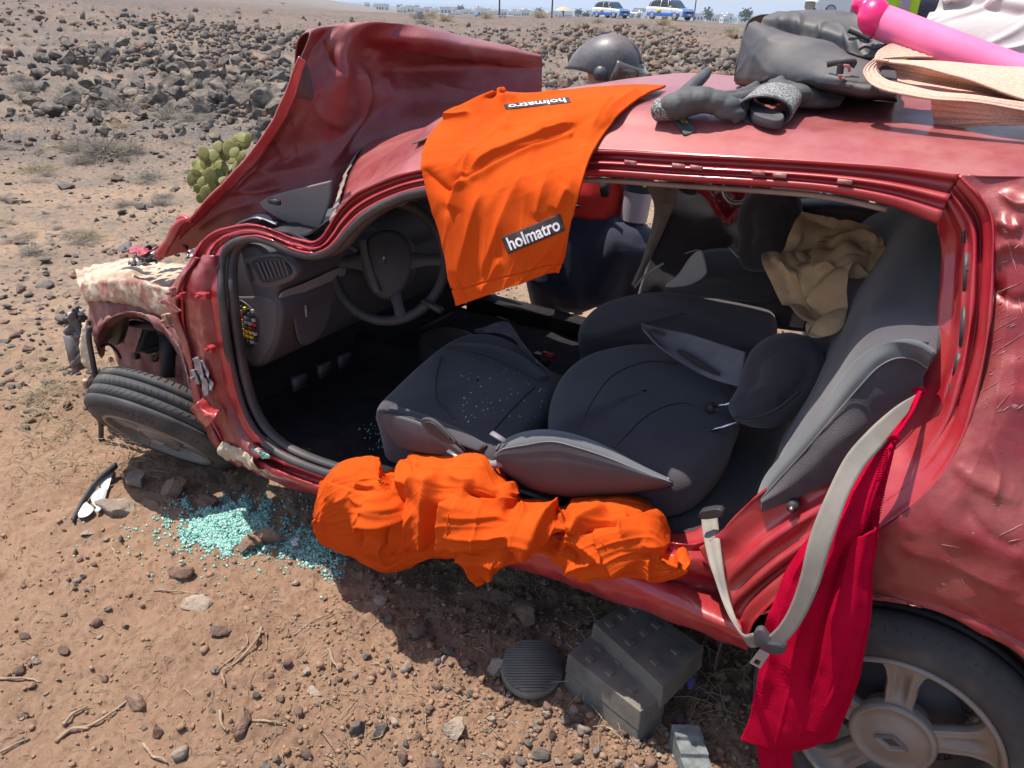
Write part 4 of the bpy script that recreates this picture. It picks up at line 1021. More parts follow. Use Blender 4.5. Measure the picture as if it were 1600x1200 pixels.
MB().tube([pY(u, v, .0) for u, v in ((1388, 412), (1400, 390), (1418, 362), (1434, 336))], .005, 6, m=24).build('piping', M['plasgrey'], rb)
MB().box(pY(1432, 540, .665), CF * .018 + LUP * -.004, CL * .008, LUP * .005).build('seat_release', M['black'], rb)
o_ = [pZ(u, v, .50) for u, v in ((1010, 790), (1080, 835), (1180, 775), (1230, 690), (1260, 620), (1280, 560), (1200, 540), (1120, 560), (1060, 640), (1020, 720))]
MB().slab(o_, -LUP, .12, .05, 80, crown=.01).build('bench_cushion', M['seat'], rb)
G = surf([[pY(u, v, -.45) for u, v in ((1250, 345), (1290, 350), (1340, 366), (1385, 400))], [pY(u, v, -.42) for u, v in ((1250, 330), (1300, 330), (1360, 342), (1400, 380))], [pY(u, v, -.45) for u, v in ((1250, 316), (1310, 316), (1370, 325), (1420, 345))], [pY(u, v, -.55) for u, v in ((1250, 310), (1310, 310), (1370, 318), (1430, 335))]], 40, 30)
MB().grid(G, .02).build('parcel_shelf', M['dash'], rb)

# far pillar trim, door card and belt seen across the car
G = surf([[pY(u, v, -.62) for u, v in ((1010, 288), (1022, 330), (1005, 400), (986, 446))], [pY(u, v, -.60) for u, v in ((1034, 288), (1040, 320), (1016, 390), (990, 448))], [pY(u, v, -.62) for u, v in ((1062, 288), (1054, 320), (1026, 385), (996, 446))]], 40, 14)
MB().grid(G, .01).build('far_pillar_trim', M['trimtan'], car)
G = surf([[pY(u, v, -.66) for u, v in ((1040, 280), (1110, 280), (1280, 300))], [pY(u, v, -.66) for u, v in ((1038, 330), (1110, 350), (1280, 380))], [pY(u, v, -.66) for u, v in ((1015, 400), (1100, 420), (1280, 440))], [pY(u, v, -.66) for u, v in ((994, 470), (1100, 500), (1260, 520))]], 40, 40)
MB().grid(push(G, fbm(G, 5, 3, 3) * .015), .02).build('far_door_card', M['seat'], car)
MB().box(pY(1048, 305, -.60), CF * .022, CL * .008, LUP * .028).build('belt_anchor', M['lining'], car)
# V-shaped fold of the far quarter pushed in, with window corner
for (a_, b_, w0) in (((1082, 288), (1136, 352), 14), ((1136, 352), (1210, 292), -16)):
    G = surf([[pY(a_[0] + (b_[0] - a_[0]) * t, a_[1] + (b_[1] - a_[1]) * t, -.38) for t in (0, .3, .6, 1)], [pY(a_[0] + (b_[0] - a_[0]) * t + abs(w0) * (1 - t) * (1 if w0 > 0 else -.2), a_[1] + (b_[1] - a_[1]) * t - 6, -.36) for t in (0, .3, .6, 1)], [pY(a_[0] + (b_[0] - a_[0]) * t + w0 * 1.6 * (1 - t if w0 > 0 else t), a_[1] + (b_[1] - a_[1]) * t - 14, -.40) for t in (0, .3, .6, 1)]], 40, 14)
    MB().grid(push(G, fbm(G, 40, 3, 5) * .008), .004).build('folded_quarter_metal', M['redclean'], car)
G = surf([[pY(u, v, -.42) for u, v in ((1090, 286), (1112, 315), (1136, 345))], [pY(u, v, -.44) for u, v in ((1150, 286), (1146, 310), (1138, 345))], [pY(u, v, -.42) for u, v in ((1205, 286), (1170, 315), (1140, 347))]], 30, 24)
MB().grid(push(G, fbm(G, 25, 3, 15) * .012), .004).build('folded_quarter_metal', M['redclean'], car)
MB().tube([pY(u, v, -.36) for u, v in ((1128, 290), (1132, 306), (1144, 317), (1162, 316), (1176, 304))], .009, 10, m=30).build('window_rubber_corner', M['steel'], car)
# pedals
for y_ in (.52, .40, .30):
    MB().box(W(1.95, y_, .47), CF * .008, CL * .03, LUP * .025).build('pedal', M['black'], car)
# glass crumbs on the upholstery and floor
random.seed(12); b = MB()
for k in range(120):
    if k < 60: p = pZ(random.uniform(720, 850), random.uniform(560, 660), .602)
    elif k < 120: p = pZ(random.uniform(560, 640), random.uniform(660, 705), .36)
    else: p = pZ(random.gauss(790, 80), random.gauss(500, 25), .42)
    r = random.uniform(.0007, .0018); b.box(p, CF * r, CL * r, LUP * r * .8)
o = b.build('glass_crumbs', M['glass'], car, smooth=False); o['kind'] = 'stuff'
b = MB()
for k in range(90):
    t = random.random(); p = pS(388 + t * 30 + random.gauss(0, 3), 702 + t * 12 + random.gauss(0, 2), .012); r = random.uniform(.0015, .0035); b.box(p, CF * r, CL * r, LUP * r)
o = b.build('glass_crumbs', M['glass'], car, smooth=False); o['kind'] = 'stuff'

# ---- seat belt hanging out of the rear door opening
def ribbon(cl, half, thick, n=120, nw=7, wav=.0):
    """cl list of (point, width direction)"""
    P = cr([c[0] for c in cl], n); D = cru([c[1] for c in cl], n); D /= np.linalg.norm(D, axis=1, keepdims=True)
    hw = cru([np.array([c[2] if len(c) > 2 else half]) for c in cl], n)[:, 0]
    s = np.linspace(-1, 1, nw)
    G = P[None] + s[:, None, None] * hw[None, :, None] * D[None]
    return G
def rp(u, v, y_, du, dv, w): 
    p = pY(u, v, y_); q = pY(u + du, v + dv, y_); d = q - p; return (p, d / np.linalg.norm(d), np.linalg.norm(d) / np.hypot(du, dv) * w / 2 * .86)
belt = seat('seat_belt')
cl = [rp(1440, 616, .68, 4, 6, 8), rp(1404, 650, .76, 12, 20, 28), rp(1370, 684, .82, 16, 18, 38), rp(1336, 722, .86, 18, 12, 40), rp(1308, 774, .90, 18, 6, 38), rp(1282, 845, .935, 20, 5, 42), rp(1266, 905, .95, 20, 7, 40), rp(1246, 955, .958, 18, 12, 36), rp(1226, 986, .96, 14, 16, 32), rp(1208, 1003, .958, 12, 18, 28)]
G = ribbon(cl, .024, .001, 120)
MB().grid(push(G, fbm(G, 6, 2, 3) * .006), .0015).build('belt_webbing', M['belt'], belt)
cl = [rp(1108, 805, .66, 30, -2, 30), rp(1112, 840, .74, 30, 0, 31), rp(1120, 885, .80, 30, 0, 28), rp(1134, 935, .84, 26, 8, 22), rp(1150, 975, .89, 20, 14, 20), rp(1166, 1000, .92, 10, 20, 26), rp(1182, 1000, .945, 8, 22, 28)]
G = ribbon(cl, .02, .001, 90)
MB().grid(push(G, np.sin(np.linspace(-3, 3, 7))[:, None] * .003), .0015).build('belt_webbing', M['belt'], belt)
o_ = [pY(u, v, .962) for u, v in ((1178, 988), (1190, 984), (1204, 1000), (1226, 1010), (1224, 1022), (1208, 1024), (1190, 1014), (1178, 1008))]
MB().slab(o_, -CL, .014, .005, 40, crown=.003).build('tongue_cover', M['dash'], belt)
c1, c2, c3, c4 = [pY(u, v, .960) for u, v in ((1187, 1014), (1203, 1022), (1188, 1045), (1171, 1036))]
m_ = lambda a, b, t: a + (b - a) * t
V = [c1, c2, c3, c4, m_(m_(c1, c2, .25), m_(c4, c3, .25), .6), m_(m_(c1, c2, .75), m_(c4, c3, .75), .6), m_(m_(c1, c2, .75), m_(c4, c3, .75), .88), m_(m_(c1, c2, .25), m_(c4, c3, .25), .88)]
n4 = len(V); V = V + [p - CL * .003 for p in V]
F_ = [[0, 1, 5, 4], [1, 2, 6, 5], [2, 3, 7, 6], [3, 0, 4, 7]]; F_ = F_ + [[k + 8 for k in f[::-1]] for f in F_] + [[0, 8, 9, 1], [1, 9, 10, 2], [2, 10, 11, 3], [3, 11, 8, 0]]
MB().add(V, F_).build('belt_tongue', M['belt'] if False else M['silver'], belt, smooth=False)
o_ = [pS(u, v, -.06) for u, v in ((1094, 800), (1124, 796), (1126, 808), (1096, 812))]
MB().slab(o_, -CL, .02, .003, 24).build('belt_guide', M['black'], belt)
# =================================================================== THINGS ON AND AROUND THE CAR
def folds(G, ang, fu, fv, amp, seed=0, p=2.5, octv=2):
    """ridged creases running at angle ang over the sheet's own u,v"""
    nv, nu = G.shape[:2]
    U, V = np.meshgrid(np.linspace(0, 1, nu), np.linspace(0, 1, nv))
    a = U * cos(ang) + V * sin(ang); b = -U * sin(ang) + V * cos(ang)
    Q = np.stack([a * fu, b * fv, np.zeros_like(a)], -1)
    w = noise(Q * .8 + 31.7, seed + 5) * .35
    Q = Q + w[..., None]
    h = 0; k = 1
    for i in range(octv):
        h = h + k * np.exp(-(noise(Q * (1 + i * .9), seed + i * 7) / (.55 / p)) ** 2); k *= .5
    return h * amp
def scr_lookup(G):
    F_ = G.reshape(-1, 3); d = F_ - EYE; z = d @ CFW
    S = np.stack([800 + FPX * (d @ CRT) / z, 600 - FPX * (d @ CUP) / z], 1)
    def f(u, v, lift=.002):
        q = ((S - (u, v)) ** 2).sum(1); k = np.argpartition(q, 6)[:6]; w = 1 / (q[k] + .05); P = (F_[k] * w[:, None]).sum(0) / w.sum()
        # keep on the ray of the wanted spot, at the cloth's distance
        r_ = ray(u, v); t = ((P - EYE) @ r_) / (r_ @ r_); P = EYE + r_ * t
        return P - r_ / np.linalg.norm(r_) * lift
    return f
def quad_patch(f, q, nu, nv, lift):
    q = np.array(q, float)
    return np.array([[f(*((q[0] * (1 - s) + q[1] * s) * (1 - t) + (q[3] * (1 - s) + q[2] * s) * t), lift) for s in np.linspace(0, 1, nu)] for t in np.linspace(0, 1, nv)])
def text_on(f, txt, q, lift, mat, parent, s0=.06, s1=.94, t0=.12, t1=.88, name='lettering', xmax=1.0):
    cu = bpy.data.curves.new('t', 'FONT'); cu.body = txt; cu.size = 1; cu.offset = .022; cu.resolution_u = 3
    ob = bpy.data.objects.new('t', cu); COL.objects.link(ob)
    bpy.context.view_layer.update()
    me = bpy.data.meshes.new_from_object(ob.evaluated_get(bpy.context.evaluated_depsgraph_get()))
    V = np.array([v.co[:2] for v in me.vertices]); F_ = [list(p.vertices) for p in me.polygons]
    bpy.data.objects.remove(ob); bpy.data.curves.remove(cu)
    V = (V - V.min(0)) / (V.max(0) - V.min(0))
    q = np.array(q, float); out = []
    for x, y_ in V:
        s = s0 + (s1 - s0) * x; t = t1 + (t0 - t1) * y_
        out.append(f(*((q[0] * (1 - s) + q[1] * s) * (1 - t) + (q[3] * (1 - s) + q[2] * s) * t), lift))
    bpy.data.meshes.remove(me)
    return MB().add(out, F_).build(name, mat, parent, smooth=False)

fQ = scr_lookup(QP)
# long bright scratches where the paint is gone, cut along the panel
_rs = random.Random(5)
for (u0, v0, u1, v1) in [(lambda u, v, L: (u, v, u + L, v - L * _rs.uniform(.35, .7)))(1548 - max(0, v - 560) * .28 + _rs.uniform(2, 42), v, _rs.uniform(6, 18)) for v in [_rs.uniform(380, 660) for _ in range(13)]] + [(1556, 478, 1572, 470), (1549, 536, 1566, 528), (1541, 585, 1556, 574), (1534, 628, 1548, 618), (1588, 640, 1600, 632), (1470, 850, 1500, 856), (1440, 905, 1452, 925), (1500, 900, 1506, 912), (1545, 462, 1600, 440), (1548, 520, 1590, 496), (1540, 560, 1600, 520), (1528, 615, 1572, 590), (1556, 640, 1580, 612), (1552, 500, 1568, 484), (1560, 838, 1600, 818), (1575, 846, 1600, 842), (1575, 380, 1590, 430), (1560, 500, 1585, 488), (1590, 462, 1600, 500)]:
    n_ = 9; pts = []
    for k in range(n_):
        t = k / (n_ - 1); u = u0 + (u1 - u0) * t + random.uniform(-.4, .4); v = v0 + (v1 - v0) * t + random.uniform(-.5, .5)
        pts.append((u, v))
    sm = MB()
    ij = []
    for u, v in pts:
        ij.append(fQ(u, v, .0006)); continue
        P = pS(u, v, 0); k = np.argmin(((G.reshape(-1, 3) - P) ** 2).sum(1)); ij.append(G.reshape(-1, 3)[k] + (EYE - P) / np.linalg.norm(EYE - P) * .0010)
    sm.tube(ij, np.sin(np.linspace(.15, 3.0, n_)) * .0008 * _rs.uniform(.4, 1.1) + .0001, 5, m=24)
    sm.build('paint_scratch', M['redlip'], car)
# ---- orange sheet over the roof
R_ = []
def rr_(pts): return [onroof(u, v, h) for u, v, h in pts]
R_.append(rr_([(748, 153, .02), (772, 142, .035), (788, 146, .012), (845, 146, .012), (915, 137, .012), (985, 132, .012), (1040, 134, .012)]))
R_.append(rr_([(712, 172, .02), (748, 160, .028), (786, 158, .014), (845, 158, .014), (900, 154, .012), (955, 150, .012), (1012, 147, .014)]))
R_.append(rr_([(684, 196, .014), (730, 190, .014), (780, 186, .012), (835, 184, .012), (885, 182, .012), (930, 180, .012), (972, 178, .016)]))
R_.append(rr_([(664, 226, .014), (712, 222, .012), (765, 218, .012), (815, 214, .012), (860, 212, .012), (905, 210, .012), (944, 208, .012)]))
R_.append([pS(u, v, o) for u, v, o in [(660, 258, .022), (706, 255, .022), (755, 252, .024), (800, 249, .024), (845, 246, .024), (888, 243, .024), (926, 240, .02)]])
R_.append([pY(u, v, o) for u, v, o in [(668, 300, .655), (706, 300, .66), (750, 298, .665), (795, 295, .665), (838, 292, .665), (878, 288, .66), (912, 284, .652)]])
R_.append([pY(u, v, o) for u, v, o in [(681, 345, .665), (716, 347, .68), (757, 344, .69), (798, 341, .69), (836, 337, .68), (870, 332, .67), (899, 328, .66)]])
R_.append([pY(u, v, o) for u, v, o in [(695, 392, .67), (726, 394, .69), (762, 390, .70), (800, 386, .70), (835, 380, .69), (864, 375, .68), (887, 370, .665)]])
R_.append([pY(u, v, o) for u, v, o in [(705, 438, .672), (733, 437, .69), (765, 428, .70), (800, 420, .70), (832, 412, .69), (858, 405, .68), (877, 400, .66)]])
R_.append([pY(u, v, o) for u, v, o in [(713, 478, .675), (742, 468, .69), (770, 458, .70), (800, 446, .70), (830, 436, .69), (853, 427, .68), (868, 421, .66)]])
G = surf(R_, 190, 260)
V_ = np.linspace(0, 1, 260)[:, None]
amp = np.clip((V_ - .30) * 2.2, .12, 1)
h = folds(G, .38, 3.6, 1.0, .022, 3, 2.0, 1) * amp + folds(G, .9, 4, 1.5, .007, 9, 3) + fbm(G, 9, 2, 4) * .003 + folds(G, .25, 9, 1.6, .0035, 19, 4) * amp + folds(G, 1.35, 9, 2.5, .005, 13, 4) * np.exp(-((V_ - .42) / .12) ** 2)
h = h * .6 + 1.25 * creases(G, [([(728, 276), (765, 250), (815, 230), (870, 208), (914, 192)], .016, 4, 20), ([(728, 276), (716, 300), (706, 330)], .014, 6, 10), ([(662, 262), (690, 290), (706, 296), (722, 270)], -.010, 8, 8), ([(740, 240), (728, 262), (726, 280)], .010, 6, 6), ([(760, 285), (742, 340), (726, 400), (722, 470)], .010, 14, 6), ([(830, 262), (800, 310), (775, 370), (750, 440)], .009, 10, 14), ([(868, 255), (850, 300), (838, 345)], .007, 9, 9), ([(890, 290), (870, 330)], .006, 8, 8), ([(700, 320), (708, 380), (716, 440)], .008, 9, 9), ([(788, 400), (770, 430), (752, 462)], .007, 8, 8), ([(790, 150), (800, 178), (790, 210)], .008, 9, 12), ([(770, 143), (785, 158), (812, 160)], .010, 4, 6), ([(860, 165), (850, 195), (856, 220)], .005, 9, 9), ([(690, 182), (720, 180), (740, 176)], .010, 5, 6), ([(960, 150), (935, 190), (915, 225)], .008, 14, 8), ([(1000, 140), (970, 160), (945, 190)], .007, 6, 10)])
# long seams: one diagonal across the shoulder, hems at the bottom
U_ = np.linspace(0, 1, 190)[None, :]
seam = np.exp(-((V_ - (.60 - U_ * .34)) / .006) ** 2) * (U_ > .15) * (U_ < .75)
h = h - seam * .006 + np.exp(-((V_ - (.61 - U_ * .34)) / .018) ** 2) * (U_ > .15) * (U_ < .8) * .008
h = h - np.exp(-((V_ - .925) / .004) ** 2) * .004 - np.exp(-((U_ - .12) / .006) ** 2) * (V_ > .85) * .004
G = push(G, h)
MBo = MB().grid(G, .006)
rsheet = empty('orange_sheet', G.reshape(-1, 3).mean(0), 'bright orange sheet with two dark name patches draped over the roof edge', 'sheet')
MBo.build('cloth', M['orange'], rsheet)
f = scr_lookup(G)
q = [(783, 371), (875, 334), (883, 360), (794, 397)]
MB().grid(quad_patch(f, q, 40, 14, .0022), .001).build('name_patch', M['patch'], rsheet)
text_on(f, 'holmatro', q, .0075, M['white'], rsheet)
q = [(893, 151), (893, 151), (893, 151), (893, 151)]
q = [(892, 160), (790, 171), (787, 163), (888, 151)]
MB().grid(quad_patch(f, q, 40, 8, .0022), .001).build('name_patch', M['patch'], rsheet)
text_on(f, 'holmatro', q, .004, M['white'], rsheet)

# ---- orange overalls bunched on the sill
osheet = empty('orange_overalls', pS(750, 850, .05), 'bright orange cloth bunched up over the door sill beside the broken glass', 'cloth')
def sheet(rows, nu, nv, hs, thick=.006, mat='orange', name='cloth_fold'):
    G = surf([[pY(p[0], p[1], p[2] - (.045 if p[0] < 835 else .018) * max(0, min(1, (p[2] - .78) / .07))) for p in r] for r in rows], nu, nv)
    h = 0
    for a in hs: h = h + folds(G, *a)
    h = h + fbm(G, 8, 2, int(abs(rows[0][0][0]))) * .004 + fbm(G, 35, 2, 6) * .0006
    # tuck the border back so the edges roll under
    U, V = np.meshgrid(np.linspace(-1, 1, nu), np.linspace(-1, 1, nv))
    rim = np.clip(np.maximum(np.abs(U), np.abs(V)) - .90, 0, .1) / .1
    G = push(G, h - rim ** 2 * .028)
    MB().grid(G, thick).build(name, M[mat], osheet)
    return G
TOPL = [(490, 800), (498, 756), (522, 728), (560, 714), (592, 716), (600, 736), (618, 764), (634, 713), (668, 710), (712, 714), (755, 722), (792, 744), (808, 774), (846, 782), (880, 788), (892, 776), (930, 771), (975, 773), (1012, 783), (1030, 802), (1046, 846), (1062, 852), (1070, 878)]
BOTL = [(486, 832), (496, 848), (514, 860), (545, 872), (566, 884), (585, 894), (606, 899), (640, 890), (676, 876), (698, 880), (728, 910), (752, 919), (770, 898), (800, 884), (842, 880), (874, 892), (900, 911), (935, 911), (970, 908), (1000, 911), (1030, 914), (1058, 906), (1076, 899)]
fr = [(-.03, .66), (0, .70), (.08, .755), (.22, .805), (.42, .845), (.62, .862), (.80, .858), (.93, .845), (1.0, .825), (1.0, .78), (.97, .74)]
rows = []
for f_, yy in fr:
    rows.append([pY(t[0] * (1 - f_) + b_[0] * f_, t[1] * (1 - f_) + b_[1] * f_, (yy if t[0] < 860 else (yy - .03 if f_ < .3 or f_ > .99 else min(yy - .03, .822))) + (.075 * (1 - f_) ** 1.5 if t[0] < 610 else 0)) for t, b_ in zip(TOPL, BOTL)])
G = surf(rows, 520, 190)
LN = [
 # left bag: overlap edge, its inner folds
 ([(600, 738), (626, 768), (604, 794), (578, 814), (556, 836)], .030, 34, 4), ([(536, 726), (516, 760), (504, 800), (500, 836)], .008, 10, 14), ([(556, 752), (575, 760), (596, 752)], .006, 5, 9), ([(548, 775), (574, 782), (600, 770)], .005, 4, 9), ([(520, 790), (548, 770), (572, 735)], .006, 7, 7), ([(560, 812), (585, 790), (612, 776)], .010, 10, 8),
 ([(576, 814), (566, 846), (572, 880)], -.020, 7, 7),
 # centre: long diagonals
 ([(688, 738), (676, 775), (668, 815), (666, 868)], .024, 24, 4), ([(674, 790), (684, 812), (682, 860)], -.012, 6, 8), ([(628, 776), (596, 806), (578, 834), (573, 882)], .022, 6, 24), ([(640, 800), (620, 830), (612, 872)], .010, 8, 6), ([(660, 790), (640, 822), (634, 870)], .006, 7, 5), ([(600, 830), (596, 860), (604, 890)], .008, 6, 6),
 ([(632, 778), (660, 748), (690, 730), (740, 724), (782, 742)], .018, 20, 8), ([(640, 765), (634, 740), (638, 716)], .018, 5, 10), ([(646, 722), (690, 722), (712, 728)], -.012, 9, 6), ([(700, 745), (722, 752), (745, 750)], .006, 5, 7),
 ([(722, 762), (745, 770), (784, 772)], -.020, 7, 8), ([(745, 730), (765, 748), (782, 768)], .005, 4, 4), ([(795, 750), (800, 768), (796, 780)], .012, 10, 5),
 # pleated panel
 ([(706, 772), (699, 800), (696, 836), (697, 864)], .030, 3, 46), ([(704, 864), (735, 872), (775, 874), (806, 868)], .020, 3, 22), ([(702, 800), (740, 808), (790, 806)], .005, 4, 4), ([(700, 824), (745, 836), (806, 840)], .010, 3, 10), ([(702, 838), (740, 850), (800, 852)], .006, 3, 6), ([(746, 778), (750, 810), (748, 862)], .004, 3, 3), ([(812, 782), (822, 812), (806, 856)], .012, 9, 4), ([(738, 776), (775, 778), (815, 786)], .010, 8, 6),
 # hanging corner
 ([(700, 872), (704, 886), (722, 902), (744, 912)], -.010, 8, 6), ([(728, 872), (736, 892), (745, 914)], .012, 9, 6), ([(756, 878), (764, 892), (758, 910)], .010, 6, 8),
 # roll
 ([(806, 868), (824, 840), (850, 812), (882, 800)], .030, 15, 14), ([(838, 856), (856, 836), (880, 822)], .012, 7, 7), ([(884, 806), (880, 826), (862, 846), (842, 862)], -.022, 8, 6), ([(816, 872), (846, 868), (872, 852)], -.010, 6, 6),
 # right heap
 ([(886, 798), (889, 838)], .016, 10, 3), ([(890, 838), (914, 812), (952, 794)], .022, 5, 12), ([(896, 826), (925, 800), (950, 790)], .006, 5, 5), ([(905, 842), (930, 822), (968, 812)], -.020, 10, 6),
 ([(926, 818), (940, 848), (975, 902)], .026, 3, 34), ([(966, 820), (992, 816), (1018, 806), (1026, 800)], .020, 20, 5), ([(975, 800), (1000, 796), (1020, 790)], -.014, 8, 5), ([(1026, 800), (1036, 834), (1044, 862)], .014, 12, 5), ([(1016, 866), (1018, 908)], .014, 18, 4), ([(1000, 846), (1024, 856), (1044, 862)], .006, 6, 6), ([(1060, 852), (1068, 876), (1074, 896)], .016, 5, 8), ([(1050, 860), (1052, 880), (1066, 896)], -.012, 6, 4),
 ([(880, 852), (902, 848), (936, 872), (972, 902)], .016, 8, 8), ([(880, 898), (896, 886), (930, 876)], .014, 10, 6), ([(874, 862), (892, 872), (900, 884)], -.016, 7, 7), ([(900, 905), (930, 898), (960, 900)], .008, 7, 5)]
h = creases(G, LN, 1.05) * np.where(np.linspace(0, 22, 520) > 14.5, 1.5, 2.0)[None, :] - .010 + fbm(G, 14, 3, 4) * .0035 + folds(G, .9, 26, 5, .0035, 33, 3) + fbm(G, 60, 2, 6) * .0007
G = push(G, h)
MB().grid(G, .004).build('cloth', M['orange'], osheet)
# stitched hems: doubled strips following the panel edges
fH = scr_lookup(G)
for pts in (((706, 780), (700, 806), (698, 836)), ((708, 860), (745, 868), (800, 864)), ((930, 826), (946, 856), (976, 900)), ((1030, 806), (1040, 836), (1048, 860)), ((640, 722), (644, 745), (640, 762))):
    MB().tube([fH(u, v, .002) for u, v in pts], .0016, 5, m=30).build('hem_stitching', M['orange'], osheet)
# sliver of the dark patch peeping out
g = np.array([[pY(634 + 24 * s, 752 - 8 * s + 9 * t, .76 - .02 * t + .012) for s in np.linspace(0, 1, 12)] for t in np.linspace(0, 1, 5)])
MB().grid(g, .002).build('name_patch', M['patch'], osheet)
MB().tube([pY(649, 748, .786), pY(655, 745, .788), pY(658, 750, .788), pY(652, 754, .786), pY(648, 750, .786)], .0016, 6, m=20).build('lettering', M['white'], osheet)

# ---- red knitted cardigan hanging from the jamb
R_ = [[(1436, 611, .655), (1440, 611, .66), (1443, 612, .66)],
      [(1412, 645, .70), (1418, 648, .71), (1424, 650, .70)],
      [(1389, 682, .775), (1396, 685, .785), (1403, 686, .78)],
      [(1366, 710, .795), (1382, 712, .815), (1398, 706, .80)],
      [(1322, 768, .82), (1352, 772, .85), (1386, 762, .825)],
      [(1270, 830, .84), (1322, 840, .875), (1374, 820, .84)],
      [(1228, 890, .85), (1300, 900, .89), (1370, 880, .85)],
      [(1206, 950, .865), (1290, 962, .905), (1366, 935, .86)],
      [(1192, 1010, .87), (1280, 1025, .91), (1358, 1000, .87)],
      [(1184, 1070, .875), (1262, 1090, .91), (1345, 1060, .875)],
      [(1170, 1118, .88), (1248, 1136, .91), (1326, 1108, .88)],
      [(1156, 1150, .88), (1238, 1166, .905), (1310, 1145, .88)]]
sweater = empty('red_cardigan', pY(1280, 900, .86), 'crimson knitted cardigan hanging by its strings from the rear door frame', 'cardigan')
def swsheet(R_, nu, nv, hs, name):
    G = surf([[pY(*p) for p in r] for r in R_], nu, nv)
    wdt = np.linalg.norm(G[:, -1] - G[:, 0], axis=1)[:, None]
    h = 0
    for a in hs: h = h + folds(G, *a)
    h = h * .35 + (creases(G, [([(1376, 790), (1345, 900), (1310, 1020), (1268, 1135)], .022, 6, 12), ([(1350, 780), (1300, 880), (1262, 980), (1240, 1080)], .016, 14, 7), ([(1300, 830), (1245, 920), (1215, 1020), (1200, 1110)], .016, 12, 8), ([(1330, 830), (1290, 960), (1262, 1090)], -.018, 8, 8), ([(1260, 880), (1222, 980), (1200, 1060)], -.010, 7, 7), ([(1222, 930), (1192, 1030), (1176, 1120)], .010, 8, 8)]) if name == 'knit_body' else 0)
    h = h * np.clip(wdt / .10, 0, 1) + fbm(G, 9, 3, 3) * .004 * np.clip(wdt / .10, 0, 1)
    U = np.linspace(-1, 1, nu)[None, :]
    G = push(G, h - np.clip(np.abs(U) - .88, 0, .12) ** 2 * 2.0 * np.clip(wdt / .1, 0, 1))
    MB().grid(G, .003).build(name, M['sweater'], sweater); return G
Gs = swsheet(R_[2:], 200, 300, [(.06, 3.4, .5, .036, 201, 1.8, 1), (-.05, 8, 1.0, .007, 205, 3, 1)], 'knit_body')
# longer sleeve below and the flat panel on the right
swsheet([[(1200, 1040, .865), (1225, 1045, .87), (1260, 1040, .86)], [(1186, 1110, .865), (1215, 1120, .875), (1250, 1110, .86)], [(1180, 1160, .865), (1210, 1170, .875), (1242, 1160, .86)], [(1190, 1225, .865), (1215, 1230, .87), (1240, 1225, .86)]], 60, 80, [(.1, 4, 1, .018, 211)], 'knit_sleeve')
swsheet([[(1330, 840, .885), (1352, 836, .89), (1373, 824, .86)], [(1300, 960, .915), (1332, 955, .92), (1366, 935, .88)], [(1268, 1070, .92), (1306, 1075, .925), (1348, 1055, .885)], [(1244, 1136, .92), (1276, 1144, .925), (1306, 1142, .89)]], 90, 160, [(.1, 2, .6, .010, 221, 2, 1)], 'knit_panel')
# ribbed band
fS = scr_lookup(Gs)
for k in range(40):
    t = k / 39.; u = 1383 - 30 * t ** 1.2; v = 704 + 150 * t; w_ = 4 + 8 * min(1, t * 2)
    MB().tube([fS(u - w_, v - 1, .002), fS(u, v - 2, .003), fS(u + w_, v - 3, .002)], .0012, 5).build('rib', M['sweater'], sweater)
for d in (-4, 4):
    MB().tube([pY(1438, 612, .68), pY(1420 + d, 645, .73), pY(1396 + d * .5, 684, .80)], .0035, 6, m=30).build('tie_string', M['sweater'], sweater)
MB().tube([pY(1426, 612, .67), pY(1436, 606, .675), pY(1446, 612, .67), pY(1440, 618, .672)], .003, 6, m=24).build('tie_string', M['sweater'], sweater)
MB().tube([pY(1388, 686, .81), pY(1396, 680, .815), pY(1404, 688, .81), pY(1396, 692, .81)], .003, 6, m=24).build('tie_string', M['sweater'], sweater)

# ---- work gloves on the roof
def glove(root, palm, fingers, cuff, cuff_hole, vox=.0030):
    b = MB()
    for (p, r, ry, rz) in palm: b.ball(p, r, ry, rz, 14, 10)
    b.tube([p[0] for p in palm], [p[3] * .9 for p in palm], 14, m=24, flat=1.0)
    for pts, rad in fingers: b.tube(pts, rad, 10, m=16); b.ball(pts[-1], rad[-1]); b.ball(pts[0], rad[0])
    o = b.build('coated_hand', M['glove'], root); remesh(o, vox, 3)
    return o
def rf(u, v, h): return onroof(u, v + 0, h)
gl = empty('work_glove', rf(1085, 175, 0), 'left black rubber coated work glove on the roof, its thumb pointing up', 'glove')
gp = [(rf(1058, 166, .036), .040, .036, .030), (rf(1078, 158, .042), .042, .040, .030), (rf(1098, 156, .044), .040, .040, .028), (rf(1118, 160, .038), .038, .034, .026), (rf(1136, 166, .032), .03, .028, .022)]
fi = [([rf(1062, 155, .045), rf(1082, 135, .06), rf(1100, 118, .07), rf(1106, 111, .075)], [.017, .015, .013, .010]),
      ([rf(1120, 152, .04), rf(1145, 150, .036), rf(1168, 142, .035), rf(1190, 128, .03)], [.014, .012, .011, .010]),
      ([rf(1124, 158, .035), rf(1150, 155, .034), rf(1172, 148, .032), rf(1196, 136, .028)], [.014, .012, .011, .009]),
      ([rf(1128, 168, .03), rf(1150, 166, .03), rf(1164, 164, .026), rf(1160, 174, .02)], [.014, .013, .012, .010]),
      ([rf(1126, 176, .024), rf(1146, 178, .024), rf(1160, 178, .02), rf(1150, 186, .014)], [.014, .013, .011, .010])]
glove(gl, gp, fi, None, None)
